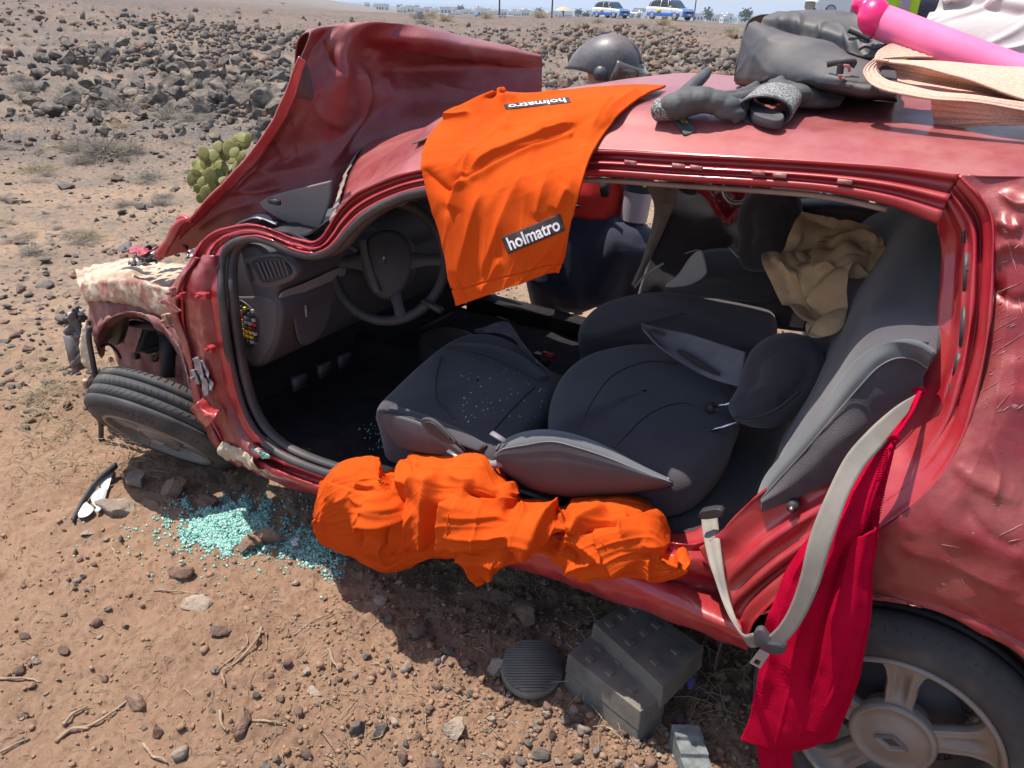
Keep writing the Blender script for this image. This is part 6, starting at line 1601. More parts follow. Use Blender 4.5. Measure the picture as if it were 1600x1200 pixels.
for k in vis[:238]:
    u, v = toscreen((xs[k], ys[k], .1)); dark = random.random()
    sz = px_half(ss[k], xs[k], ys[k]); szw = 'large' if sz > 15 else ('middling' if sz > 10 else 'small')
    row_ = 'far' if v < 75 else ('middle' if v < 130 else 'near')
    if u < 480:
        mi = 0 if dark < .50 else 1; zone = 'left edge' if u < 160 else ('centre' if u < 320 else 'beside the bonnet')
        lb = '%s %s boulder in the %s rows of the stony field, %s' % (szw, ('dark', 'grey')[mi], row_, zone); g_ = 'boulders in the stony field left of the bonnet'
    else:
        mi = 2 if dark < .5 else (1 if dark < .8 else 0); zone = 'between bonnet and helmet' if u < 900 else 'between helmet and bag'
        lb = '%s %s boulder in the %s rows of the stony field, %s' % (szw, ('dark', 'grey', 'brown')[mi], row_, zone); g_ = 'boulders in the stony field right of the bonnet'
    put_rock(xs[k], ys[k], ss[k], mi, lb, g_, .30)
# the rest: one mass for each tone
def joined(name, xs, ys, ss, shapes, mat, sink=.35, flat=1.0, seed=1, z=None):
    r = np.random.default_rng(seed); V = []; F_ = []; n = 0; hyp = np.hypot(xs, ys)
    hz = gzn(xs, ys) if z is None else z
    for k in range(len(xs)):
        v, f_ = (shapes if hyp[k] < 19 or shapes is not SHL else SH0)[r.integers(8)]
        a = r.uniform(0, 6.283); c, s = math.cos(a), math.sin(a); t = r.uniform(-.5, .5); ct, st_ = math.cos(t), math.sin(t)
        R = np.array([[c, -s, 0], [s, c, 0], [0, 0, 1]]) @ np.array([[1, 0, 0], [0, ct, -st_], [0, st_, ct]])
        q = (v * [1, r.uniform(.6, 1), flat]) @ R.T * ss[k] + [xs[k], ys[k], hz[k] + ss[k] * flat * (.75 - sink)]
        V.append(q); F_.append(f_ + n); n += len(q)
    V = np.vstack(V); F_ = np.vstack(F_)
    me = bpy.data.meshes.new(name); me.vertices.add(len(V)); me.vertices.foreach_set('co', V.astype(np.float32).ravel())
    me.loops.add(len(F_) * 3); me.loops.foreach_set('vertex_index', F_.astype(np.int32).ravel())
    me.polygons.add(len(F_)); me.polygons.foreach_set('loop_start', np.arange(0, len(F_) * 3, 3, dtype=np.int32)); me.polygons.foreach_set('loop_total', np.full(len(F_), 3, dtype=np.int32)); me.update(); me.validate()
    me.materials.append(mat); o = bpy.data.objects.new(name, me); COL.objects.link(o); o['kind'] = 'stuff'; return o
rest = np.array([k for k in range(len(xs)) if k not in big])
left_ = xs[rest] / ys[rest] < -.25
tone = rng.random(len(rest))
sel = (tone < np.where(left_, .6, .25)); joined('dark_field_stones', xs[rest][sel], ys[rest][sel], ss[rest][sel], SHL, RM[0], seed=5)
sel2 = (~sel) & (rng.random(len(rest)) < .55); joined('grey_field_stones', xs[rest][sel2], ys[rest][sel2], ss[rest][sel2], SHL, RM[1], seed=6)
sel3 = (~sel) & (~sel2); joined('brown_field_stones', xs[rest][sel3], ys[rest][sel3], ss[rest][sel3], SHL, RM[2], seed=7)
# small stuff: gravel near, chips in the middle ground
def scatter(n, rlo, rhi, alo, ahi, fn, smu, ssd, smin, smax, seed):
    r = np.random.default_rng(seed); R = np.exp(r.uniform(np.log(rlo), np.log(rhi), n)); a = r.uniform(alo, ahi, n); x, y = R * np.sin(a), R * np.cos(a)
    k = r.random(n) < fn(x, y, R); x, y, R = x[k], y[k], R[k]; s = np.clip(np.exp(r.normal(np.log(smu), ssd, len(x))), smin, smax); return x, y, s
def f_near(x, y, R):
    P = np.stack([x, y, 0 * x], 1)
    return np.clip(.03 + .9 * sst(-1.0, .3, x) * sst(2.8, 1.4, R) + .35 * sst(.1, .6, noise(P * 1.6 + 4)), 0, 1)
for i, (mt, n_) in enumerate(((RM[2], 8000), (RM[3], 3500), (RM[1], 3600), (RM[0], 200))):
    x, y, s = scatter(n_, .9, 4.2, -.78, .75, f_near, .0052, .62, .002, .026, 300 + i); joined('gravel', x, y, s, [ico_ for ico_ in SHL], mt, .3, seed=310 + i)
x, y, s = scatter(17000, .9, 4.0, -.78, .75, lambda x, y, R: np.clip(.25 + .7 * sst(-1.1, .3, x), 0, 1), .0042, .5, .002, .016, 320); joined('soil_crumbs', x, y, s, [rock_shape(0, 500 + i, 3, .2) for i in range(8)], M['clod'], .35, seed=321)
def f_mid(x, y, R):
    P = np.stack([x, y, 0 * x], 1); return np.clip(.25 + .8 * sst(-.1, .5, noise(P * .7 + 14)) + .5 * sst(7, 9, R), 0, 1)
for i, (mt, n_) in enumerate(((RM[0], 1700), (RM[1], 2300), (RM[2], 2200))):
    x, y, s = scatter(n_, 3.4, 13, -.72, .2, f_mid, .014, .62, .005, .07, 330 + i); joined('field_chips', x, y, s, SHL, mt, .3, .6, seed=340 + i)
# flat slabs of slate-like rock at the left
random.seed(8)
for k in range(22):
    u, v = random.uniform(5, 330), random.uniform(225, 400)
    if u > 230 and v > 330: continue
    P = onground(u, v); put_rock(P[0], P[1], random.uniform(.025, .06), 1, 'flat grey slab of stone lying on the sand left of the wreck', 'flat slabs on the sand left of the wreck', .2, sc=(1.2, .8, .3), name='stone_slab', cat='stone')
# =================================================================== SMALL THINGS ON THE GROUND
# ---- plastic cribbing blocks
def crib(tl, tr, br, bl, z1, z0, label, layers=1, studs=(), name='crib_block'):
    """top corners in pixels at height z1, body down to z0"""
    T = [pZ(*p, z1) for p in (tl, tr, br, bl)]; c = np.mean(T, 0)
    root = empty(name, (c[0], c[1], z0), label, 'block', 'black plastic cribbing blocks under the sill')
    n = layers; hh = (z1 - z0) / n
    for k in range(n):
        za = z1 - k * hh; zb = za - hh + .002
        b = MB(); ins = .0
        up_ = [np.array([p[0], p[1], za]) for p in T]; s_ = 1.0 + .03 * (k + 1); lo = [np.array([c[0] + (p[0] - c[0]) * s_, c[1] + (p[1] - c[1]) * s_, zb]) for p in T]
        V = up_ + lo; b.add(V, [[0, 1, 2, 3], [7, 6, 5, 4], [0, 4, 5, 1], [1, 5, 6, 2], [2, 6, 7, 3], [3, 7, 4, 0]])
        o = b.build('block_body' if n == 1 else 'block_layer', M['crib'], root, smooth=False); m = o.modifiers.new('edge', 'BEVEL'); m.width = .003; m.segments = 2
    ex = T[1] - T[0]; ey = T[3] - T[0]
    for (s, t) in studs:
        p = T[0] + ex * s + ey * t + LUP * .003
        o = MB().box(p, ex / np.linalg.norm(ex) * .011, ey / np.linalg.norm(ey) * .009, LUP * .004).build('stud', M['crib'], root, smooth=False); o.modifiers.new('edge', 'BEVEL').width = .0015
    return root
crib((887, 1022), (1001, 1112), (1040, 1085), (930, 985), .125, -.01, 'dusty black two layer plastic block, its end in the sun', 2, [(.22, .25), (.20, .65), (.48, .28), (.47, .68), (.78, .28), (.78, .68)])
crib((927, 973), (1036, 1074), (1100, 1010), (990, 935), .175, .10, 'black plastic block lying across the stack close under the sill', 1, [(.12, .2), (.12, .5), (.12, .8), (.42, .2), (.42, .55), (.42, .85), (.75, .25), (.78, .7)])
# stepped wedge
wr_ = empty('stepped_wedge', onground(1100, 1180), 'grey stepped plastic wedge in the sun at the bottom edge', 'wedge', None)
z1 = .085
T0 = pZ(1049, 1131, z1); T1 = pZ(1092, 1132, z1); dirn = pZ(1132, 1215, z1) - T1; dirn /= np.linalg.norm(dirn)
wd = T1 - T0
poly = []
L_ = .02; zz = z1; p = T0.copy(); prof2 = []
for k in range(5):
    prof2.append(p + dirn * (k * .036)); prof2[-1][2] = z1 - k * .015
    q = p + dirn * (k * .036 + .033); q[2] = z1 - k * .015 - .004; prof2.append(q)
e = p + dirn * .19; e[2] = -.01; prof2.append(e); e2_ = p.copy(); e2_[2] = -.01; prof2.append(e2_)
o = MB().prism(prof2, wd).build('wedge_body', M['cribw'], wr_, smooth=False); m = o.modifiers.new('edge', 'BEVEL'); m.width = .002; m.segments = 2
# ribbed pad
c = pZ(832, 1040, .03)
pad = empty('ribbed_pad', c, 'oval ribbed black rubber pad in the shade left of the plastic blocks', 'pad')
e1_ = pZ(880, 1040, .03) - c; e2p = pZ(832, 1000, .03) - c; nn = np.cross(e1_, e2p); nn /= np.linalg.norm(nn)
o_ = [c + e1_ * 1.02 * cos(t) + e2p * 1.05 * sin(t) for t in np.linspace(0, 2 * pi, 21)[:-1]]
MB().slab(o_, -nn, .02, .006, 60).build('pad_base', M['crib'], pad)
for k in range(-9, 10):
    t = k / 10.; w_ = math.sqrt(max(0, 1 - t * t)) * .96
    a = c - e1_ * w_ + e2p * t + nn * .004; b_ = c + e1_ * w_ + e2p * t + nn * .004
    MB().tube([a, (a + b_) / 2, b_], .0038, 6).build('rib', M['crib'], pad)
# black trim with white corner pieces
tr_ = empty('black_trim_piece', onground(140, 780), 'curved black plastic trim with pale torn backing on the sand by the wheel', 'trim piece')
def tg(u, v, h): return pZ(u, v, h)
P = [tg(178, 724, .05), tg(150, 748, .045), tg(130, 775, .035), tg(116, 800, .025), tg(110, 812, .02)]
rowA = cr(P, 40)
G = np.array([rowA + np.array([.0, 0, 0]), rowA + np.array([.008, -.004, .010]), rowA + np.array([.018, -.010, .006]), rowA + np.array([.020, -.012, -.01])])
MB().grid(G, .004).build('black_strip', M['black'], tr_)
for k, q in enumerate([[(152, 748), (176, 728), (168, 765), (156, 758)], [(122, 806), (128, 782), (142, 790), (146, 796), (136, 806)], [(142, 770), (156, 762), (160, 770), (154, 792), (144, 786)], [(158, 760), (168, 762), (158, 795), (148, 798), (154, 785)]]):
    g_ = [tg(u, v, .028) for u, v in q]
    MB().slab(g_, -LUP, .003, .001, 30, crown=.004).build('pale_backing', M['white'] if k < 2 else M['palegrey'], tr_)
# lilac scrap
sp = MB().slab([pZ(u, v, .05) for u, v in ((1074, 1066), (1080, 1056), (1085, 1060), (1082, 1074), (1076, 1076))], -LUP, .002, .001, 20).build('plastic_scrap', M['purple'])
tag(sp, 'tiny lilac scrap of plastic in the dark under the car beside the blocks', 'scrap')
# small white plastic bit by the glass
b = MB()
for (u, v) in ((459, 846), (463, 843), (461, 850)):
    c = pZ(u, v, .03); b.tube([c + np.array([cos(t), sin(t) * .8, 0]) * .007 for t in np.linspace(0, 2 * pi, 12)], .0025, 5, cap=False)
o = b.build('plastic_ring_clip', M['white']); tag(o, 'small white plastic clip of rings on the right edge of the green glass', 'clip')

# ---- crumbled safety glass
r = np.random.default_rng(55); V = []; F_ = []; n = 0
cube = np.array([[x, y, z] for z in (-1, 1) for y in (-1, 1) for x in (-1, 1)], float); cf = np.array([[0, 2, 3, 1], [4, 5, 7, 6], [0, 1, 5, 4], [2, 6, 7, 3], [0, 4, 6, 2], [1, 3, 7, 5]])
c0_ = onground(355, 815); cnt = 0
pts = []
for k in range(19000):
    t = r.random()
    if t < .80: u, v = r.normal(352, 36), r.normal(820, 20)
    elif t < .93: u = r.uniform(400, 540); v = 838 + (u - 400) * .30 + r.normal(0, 13)
    else: u, v = r.normal(380, 85), r.normal(835, 32)
    if t < .80 and (((u - 352) / 92) ** 2 + ((v - 822) / 44) ** 2 > 1 + .5 * math.sin(u * .2)): continue
    pts.append((u, v))
pts = np.array(pts); _n = noise(np.stack([pts[:, 0] * .035, pts[:, 1] * .07, 0 * pts[:, 0]], 1), 5) + .6 * noise(np.stack([pts[:, 0] * .12, pts[:, 1] * .2, 0 * pts[:, 0]], 1), 6); pts = pts[r.random(len(pts)) < np.clip(.80 + _n * .8, .06, 1)]
D = CFW[None] + CRT[None] * ((pts[:, :1] - 800) / FPX) - CUP[None] * ((pts[:, 1:] - 600) / FPX)
P = EYE + D * ((0 - CAM_H) / D[:, 2:]); 
core = np.exp(-(((pts[:, 0] - 352) / 55) ** 2 + ((pts[:, 1] - 820) / 26) ** 2))
hz = gzn(P[:, 0], P[:, 1]) + core * .022 * r.random(len(P)) + .002
V = []; 
for k in range(len(P)):
    A = r.normal(size=(3, 3)); Q_, _ = np.linalg.qr(A); s = min(.0046, r.gamma(3, .0007) + .0009) * np.array([1, r.uniform(.6, 1.2), r.uniform(.4, .9)])
    V.append((cube * s) @ Q_.T + [P[k, 0], P[k, 1], hz[k]])
V = np.vstack(V); Fq = (cf[None] + (np.arange(len(P)) * 8)[:, None, None]).reshape(-1, 4)
me = bpy.data.meshes.new('broken_glass'); me.vertices.add(len(V)); me.vertices.foreach_set('co', V.astype(np.float32).ravel())
me.loops.add(len(Fq) * 4); me.loops.foreach_set('vertex_index', Fq.astype(np.int32).ravel()); me.polygons.add(len(Fq)); me.polygons.foreach_set('loop_start', np.arange(0, len(Fq) * 4, 4, dtype=np.int32)); me.polygons.foreach_set('loop_total', np.full(len(Fq), 4, dtype=np.int32)); me.update(); me.validate()
me.materials.append(M['glass']); o = bpy.data.objects.new('broken_glass', me); COL.objects.link(o); o['kind'] = 'stuff'; o['label'] = 'pile of crumbled green safety glass on the ground beside the sill'

# ---- sticks
random.seed(14)
ST = [([(410, 985), (402, 1010), (372, 1038), (350, 1055)], .0045, 'forked dry stick standing out in the middle of the bare soil'),
      ([(348, 1058), (352, 1080)], .0045, 'short thick dry stick below the forked stick'),
      ([(345, 1120), (352, 1150)], .005, 'short dry stick beside the lumpy lava stone'),
      ([(395, 1132), (448, 1143)], .0035, 'thin pale stick right of the lumpy lava stone'),
      ([(515, 1018), (528, 1052)], .005, 'short straight stick pointing to the plastic blocks in the gravel'),
      ([(225, 1168), (245, 1190), (262, 1200)], .0045, 'bent stick at the bottom edge of the picture'),
      ([(240, 925), (285, 925), (325, 930)], .003, 'long thin twig below the dark reddish lump'),
      ([(460, 995), (500, 975), (550, 960)], .003, 'thin twig pointing to the orange cloth'),
      ([(0, 1062), (35, 1062), (66, 1066)], .004, 'dry twig at the left edge of the picture'),
      ([(0, 1180), (25, 1165), (46, 1155)], .004, 'twig in the bottom left corner'),
      ([(100, 1135), (115, 1118), (135, 1105)], .0055, 'upper stick of the dry twig heap at the lower left'),
      ([(105, 1145), (150, 1130), (190, 1100), (215, 1085)], .0045, 'long curved stick of the dry twig heap at the lower left'),
      ([(88, 1160), (112, 1142), (138, 1140)], .006, 'lowest stick of the dry twig heap at the lower left'),
      ([(175, 845), (178, 860), (184, 872)], .004, 'short upright twig left of the green glass'),
      ([(150, 720), (180, 742)], .003, 'pale twig beside the black trim piece'),
      ([(340, 1052), (384, 1015), (384, 995)], .003, 'thin twig crossing the forked stick')]
for pts, rad, lb in ST:
    q = []
    for i, (u, v) in enumerate(pts):
        p = onground(u, v); p[2] = gz(p[0], p[1]) + rad * 1.2 + .004 * (i % 2); q.append(p)
    n_ = 20; C = cr(q, n_) + fbm(cr(q, n_), 40, 2, 3)[:, None] * .003
    rr2 = np.interp(np.linspace(0, 1, n_), [0, .5, 1], [rad, rad * .8, rad * .45])
    o = MB().tube(C, rr2, 7).build('dry_stick', M['wood']); tag(o, lb, 'stick')
# fine litter of twigs: stuff
b = MB(); r = np.random.default_rng(91)
def litter(n, ulo, uhi, vlo, vhi, L0, rad, lift=.004):
    for k in range(n):
        u, v = r.uniform(ulo, uhi), r.uniform(vlo, vhi); p = onground(u, v); a = r.uniform(0, 6.3); L_ = L0 * r.uniform(.4, 1.3)
        d = np.array([cos(a), sin(a), r.uniform(-.15, .35)]); z0_ = gz(p[0], p[1]) + lift
        pts = [np.array([p[0], p[1], z0_]) + d * L_ * t + np.array([0, 0, .004 * sin(t * 6)]) + np.array([-d[1], d[0], 0]) * L_ * .15 * sin(t * 3 + a) for t in (0, .35, .7, 1)]
        b.tube(pts, rad * r.uniform(.5, 1.2), 3, cap=False)
litter(260, 0, 700, 840, 1200, .05, .0010); litter(380, 20, 240, 560, 760, .11, .0013, .02); litter(160, 430, 780, 950, 1190, .05, .0012); litter(120, 900, 1180, 980, 1150, .09, .0012, .02)
o = b.build('twig_litter', M['straw_grass']); o['kind'] = 'stuff'

# ---- dry bushes
def bush_mesh(seed, n=170, R=1.0, mat='twig'):
    r = np.random.default_rng(seed); b = MB()
    for k in range(n):
        a = r.uniform(0, 6.283); el = r.uniform(.12, 1.35); L_ = R * r.uniform(.5, 1.0)
        p = np.array([r.normal(0, .12), r.normal(0, .12), 0.0]); d = np.array([cos(a) * cos(el), sin(a) * cos(el), sin(el) * .62]); pts = [p]
        for s in range(4):
            d = d + r.normal(0, .22, 3) + np.array([0, 0, -.03 * s]); d /= np.linalg.norm(d); pts.append(pts[-1] + d * L_ / 4)
        b.tube(pts, [.011, .009, .007, .005, .003], 3, cap=False)
        for q in range(3):
            i = r.integers(1, 4); e = d + r.normal(0, .6, 3); e[2] = abs(e[2]) * .6; e /= np.linalg.norm(e)
            b.tube([pts[i], pts[i] + e * L_ * .18, pts[i] + e * L_ * .34 + r.normal(0, .03, 3)], [.006, .004, .002], 3, cap=False)
    V = np.vstack(b.V); me = bpy.data.meshes.new('dry_bush'); me.from_pydata(V.tolist(), [], b.F); me.materials.append(M[mat]); return me
BM = [bush_mesh(600 + i) for i in range(4)] + [bush_mesh(620 + i, 210, 1, 'straw_grass') for i in range(3)]
def put_bush(u, v, hw, k, label, group=None, flat=1.0):
    P = onground(u, v); dep = (P - EYE) @ CFW; s = hw / FPX * dep
    o = bpy.data.objects.new('dry_bush', BM[k]); COL.objects.link(o); o.location = (P[0], P[1], gz(P[0], P[1]) - .01); o.scale = (s, s, s * flat); o.rotation_euler[2] = random.uniform(0, 6.3)
    tag(o, label, 'bush', group)
random.seed(3)
for (u, v, hw, k, fl, lb) in [(165, 245, 62, 0, .8, 'largest grey dry bush in the middle of the tan sand at the left'), (120, 235, 40, 1, .8, 'grey dry bush overlapping the left side of the largest one'), (205, 240, 34, 2, .9, 'grey dry bush at the right end of the largest one'),
      (45, 145, 36, 1, .7, 'grey dry bush above the pair of dark boulders'), (110, 150, 42, 2, .6, 'low grey dry bush behind the pair of dark boulders'), (190, 172, 46, 3, .6, 'grey brown dry bush right of the broken grey stone'), (265, 185, 55, 0, .5, 'wide low dry bush left of the bonnet'), (300, 190, 34, 2, .6, 'small dry bush next to the dark stone left of the bonnet'),
      (380, 145, 38, 1, .6, 'grey dry bush touching the left edge of the bonnet'), (235, 280, 48, 3, .4, 'flat spreading dry bush below the largest one'), (140, 372, 36, 5, .6, 'brown tuft of dry grass above the crushed front corner'), (70, 620, 60, 5, .35, 'pale heap of dead twigs on the ground left of the front wheel'), (60, 575, 46, 4, .35, 'heap of dead grass left of the front wheel, farther one'),
      (110, 665, 36, 1, .4, 'thin dead twigs right beside the tyre'), (215, 320, 34, 6, .4, 'sparse tuft left of the cactus'), (30, 128, 26, 0, .6, 'little dry bush at the left edge near the stony field')]:
    put_bush(u, v, hw, k, lb, None, fl)
random.seed(15)
for k in range(44):
    u, v = random.uniform(0, 300), random.uniform(150, 400)
    if (u > 180 and v > 330): continue
    put_bush(u, v, random.uniform(14, 38), kk := random.choice([0, 1, 2, 3, 4, 5, 6]), '%s scrub on sand, %s, %s' % ('grey dry' if kk < 4 else 'straw coloured dry', 'by the picture edge' if u < 80 else ('midway to the cactus' if u < 190 else 'close to the cactus'), 'below the boulders' if v < 220 else ('half way down' if v < 310 else 'level with the crushed front')), 'low dry scrub on the tan sand left of the wreck', random.uniform(.3, .6))
random.seed(9)
for k in range(20):
    u = random.choice([random.uniform(880, 1160), random.uniform(880, 1160), random.uniform(640, 880)]); v = random.uniform(36, 60) if u > 880 else random.uniform(28, 40)
    put_bush(u, v, random.uniform(12, 26), random.choice([4, 5, 6, 1]), 'dry straw coloured bush on the plain in front of the parked cars', 'dry bushes in front of the parked cars', .7)
for k in range(34):
    u, v = random.uniform(0, 480), random.uniform(4, 60)
    put_bush(u, v, random.uniform(5, 14), random.choice([0, 1, 3, 5]), 'small dry bush scattered on the far plain at the left', 'dry bushes on the far plain at the left', .6)
# twigs under the car
# ---- prickly pear
cb = onground(345, 315); cac = empty('prickly_pear_cactus', cb, 'yellow green prickly pear cactus growing behind the left edge of the bonnet', 'cactus')
dep = (cb - EYE) @ CFW
random.seed(4)
cN = [(376, 244), (358, 232), (344, 252), (330, 244), (356, 268), (340, 276), (326, 288), (312, 274), (308, 258), (346, 295), (368, 222), (388, 216), (318, 240),(372, 232), (384, 224), (350, 240), (362, 250), (338, 262), (322, 252), (312, 262), (328, 275), (346, 262), (316, 284), (306, 270), (320, 300), (332, 292), (350, 282), (365, 268), (318, 312), (300, 280), (340, 230), (378, 215), (366, 238), (310, 296), (330, 308)]
for k, (u, v) in enumerate(cN):
    p = pD(u, v, dep + random.uniform(-.18, .22)); a = random.uniform(-.9, .9); yaw_ = random.uniform(-.9, .9)
    e1_ = CRT * cos(a) + CUP * sin(a); e3 = CFW * cos(yaw_) + CRT * sin(yaw_); e3 = e3 - e1_ * (e3 @ e1_); e3 /= np.linalg.norm(e3); e2_ = np.cross(e3, e1_)
    s = random.uniform(.024, .042) * dep / 5.2 * 1.15
    b = MB().ball(p, s, s * 1.35, s * .22, 14, 10, axes=(e1_, e2_, e3))
    b.build('cactus_pad', M['cactus'], cac)
for k in range(7):
    u, v = cN[k * 3]; MB().tube([pD(u, v, dep + .02), (pD(u, v, dep) + cb) / 2, cb + np.array([.05 * cos(k), .05 * sin(k), 0])], [.02, .03, .035], 8, m=8).build('cactus_stem', M['cactus'], cac)

# =================================================================== FAR THINGS
def far_car(u, v, width_px, yaw_deg, body, lower, label, L_=4.3, Wd=1.8, H=1.62, cat='car', van=False, name='parked_car'):
    """v is where the wheels meet the ground"""
    P = onground(u, v); dep = (P - EYE) @ CFW
    root = empty(name, (P[0], P[1], P[2]), label, cat)
    a = radians(yaw_deg); f_ = np.array([cos(a), sin(a), 0]); l_ = np.array([-sin(a), cos(a), 0])
    k_ = width_px / (FPX / dep) / (abs(f_ @ [1, 0, 0]) * L_ + abs(l_ @ [1, 0, 0]) * Wd)
    L_, Wd, H = L_ * k_, Wd * k_, H * k_
    w3 = lambda x, y_, z: P + f_ * x * L_ + l_ * y_ * Wd + LUP * z * H
    def loft(secs, name, mat, nu=24, nv=14): return MB().grid(surf(secs, nu, nv), .0).build(name, mat, root)
    def hull(xs_, zt, wt, zb, name, mat, n=28):
        rows = []
        for x, z, w_, zb_ in zip(xs_, zt, wt, zb):
            rows.append([w3(x, -w_, zb_), w3(x, -w_ * 1.0, zb_ * .5 + z * .5), w3(x, -w_ * .96, z - .02), w3(x, -w_ * .6, z), w3(x, w_ * .6, z), w3(x, w_ * .96, z - .02), w3(x, w_, zb_ * .5 + z * .5), w3(x, w_, zb_)])
        return MB().grid(surf(rows, 30, n)).build(name, mat, root)
    if not van:
        hull([-.50, -.48, -.3, 0, .2, .35, .47, .50], [.50, .60, .62, .60, .58, .56, .50, .40], [.44, .48, .5, .5, .5, .5, .47, .42], [.25, .18, .16, .16, .16, .16, .18, .24], 'body', body)
        hull([-.47, -.42, -.25, 0, .12, .27], [.60, .86, .97, 1.0, .95, .60], [.40, .40, .39, .38, .38, .42], [.55] * 6, 'cabin', M['carglass'])
        hull([-.40, -.25, 0, .10], [.90, .985, 1.015, .965], [.37, .37, .36, .36], [.88, .95, .97, .93], 'roof', body)
        for s in (-1, 1):
            for x in (-.42, -.12, .10): MB().tube([w3(x, s * .46, .60), w3(x * .8 - .01, s * .385, .95)], .03 * k_, 6).build('pillar', body, root)
            if lower is not None:
                MB().grid(surf([[w3(x, s * .505, z) for x in (-.46, -.2, .1, .44)] for z in (.18, .36)], 12, 4), .01).build('blue_side_band', lower, root)
            MB().ball(w3(.20, s * .56, .64), .09 * k_, .08 * k_, .07 * k_, 8, 6).build('mirror', body, root)
            MB().ball(w3(.475, s * .36, .46), .11 * k_, .16 * k_, .07 * k_, 8, 6, axes=(f_, l_, LUP)).build('headlight', M['palegrey'], root)
        MB().grid(surf([[w3(.505, y_, z) for y_ in (-.42, 0, .42)] for z in (.18, .30, .46)], 10, 8), .02).build('bumper', lower or body, root)
        MB().box(w3(.512, 0, .40), f_ * .02 * k_, l_ * .42 * k_, LUP * .09 * k_).build('grille', M['black'], root)
        MB().box(w3(.515, 0, .26), f_ * .02 * k_, l_ * .24 * k_, LUP * .055 * k_).build('number_plate', M['white'], root)
        if lower is not None:
            MB().grid(surf([[w3(x, y_, z) for y_ in (-.40, 0, .40)] for x, z in ((.30, .585), (.40, .56), (.48, .50))], 10, 8) + LUP * .02, .01).build('blue_bonnet_band', lower, root)
            MB().box(w3(-.12, -.508, .44), f_ * .22 * k_, l_ * .012, LUP * .14 * k_).build('door_emblem', M['yellow'], root)
    else:
        hull([-.50, -.49, -.3, .2, .36, .46, .50], [.95, 1.0, 1.02, 1.0, .80, .52, .40], [.46, .48, .48, .48, .48, .48, .44], [.22, .16, .16, .16, .16, .16, .22], 'body', body)
        MB().grid(surf([[w3(x, -.49, z) for x in (.12, .22, .33)] for z in (.58, .86)], 8, 6), .02).build('side_window', M['carglass'], root)
        MB().grid(surf([[w3(x, -.492, z) for x in (-.48, 0, .46)] for z in (.18, .25)], 8, 4), .02).build('grey_side_skirt', M['dash2'], root)
        MB().grid(surf([[w3(x, -.492, z) for x in (-.48, 0, .2)] for z in (.47, .49)], 8, 3), .02).build('side_groove', M['palegrey'], root)
    for s in (-1, 1):
        for x in (-.31, .31):
            c = w3(x, s * .50, 0) + LUP * .32 * k_
            MB().lathe(c, l_ * s, [(-.2 * k_, .1), (-.2 * k_, .32 * k_), (.0, .33 * k_), (.02, .28 * k_)], 20).build('tyre', M['black'], root)
            MB().lathe(c, l_ * s, [(.012, .22 * k_), (.03 * k_, .10 * k_), (.03 * k_, 0)], 16).build('rim', M['palegrey'], root)
    return root
far_car(954, 28, 58, -52, M['carwhite'], M['carblue'], 'blue and white marked car, leftmost of the three parked cars')
far_car(997, 28, 36, 235, M['carwhite'], None, 'small plain white hatchback parked between the two blue and white cars', L_=4.0, H=1.5)
far_car(1046, 31, 72, -52, M['carwhite'], M['carblue'], 'blue and white marked car beside the dark post, rightmost of three')
far_car(1325, 27, 130, 183, M['carwhite'], None, 'white panel van seen above the leather bag', L_=5.0, Wd=1.9, H=2.0, cat='van', van=True, name='parked_van')
for (u, v, lb) in [(655, 24, 'tiny blue car far away left of the wooden poles'), (748, 26, 'tiny blue car far away in front of the town, nearest to the pole'), (703, 26, 'tiny white and blue car far away in front of the town'), (690, 25, 'tiny pale car far away in front of the town'), (785, 27, 'tiny pale car far away right of the first pole')]:
    far_car(u, v, 13 if u != 690 else 9, 200, M['carwhite'] if 'pale' in lb or 'white' in lb else M['carblue'], None, lb)
# poles
for (u, v, h, rr_p, lb) in [(780, 27, 6.5, .07, 'dark wooden pole rising from the plain, left one of the distant poles'), (862, 28, 6.5, .07, 'dark wooden pole rising from the plain between the town and the parked cars'), (1084, 30, 5.0, .06, 'dark post right of the right blue and white car')]:
    P = onground(u, v); o = MB().tube([P + LUP * -.3, P + LUP * h / 2, P + LUP * h], [rr_p, rr_p * .9, rr_p * .8], 10).build('wooden_pole', M['pole']); tag(o, lb, 'pole')
P = onground(868, 26); sh = empty('thatched_parasol', P, 'pale thatched round sunshade beside the pole in the distance', 'parasol')
P = P.copy(); w_ = 20 / FPX * ((P - EYE) @ CFW)
P = onground(880, 26); sh.location = P; sh['_base'] = P.tolist(); w_ = 15 / FPX * ((P - EYE) @ CFW)
MB().lathe(P + LUP * w_ * .55, (0, 0, 1), [(0, w_), (w_ * .25, w_ * .6), (w_ * .42, .0)], 20).build('thatch_top', M['thatch'], sh)
MB().tube([P, P + LUP * w_ * .6], w_ * .06, 8).build('post', M['pole'], sh)

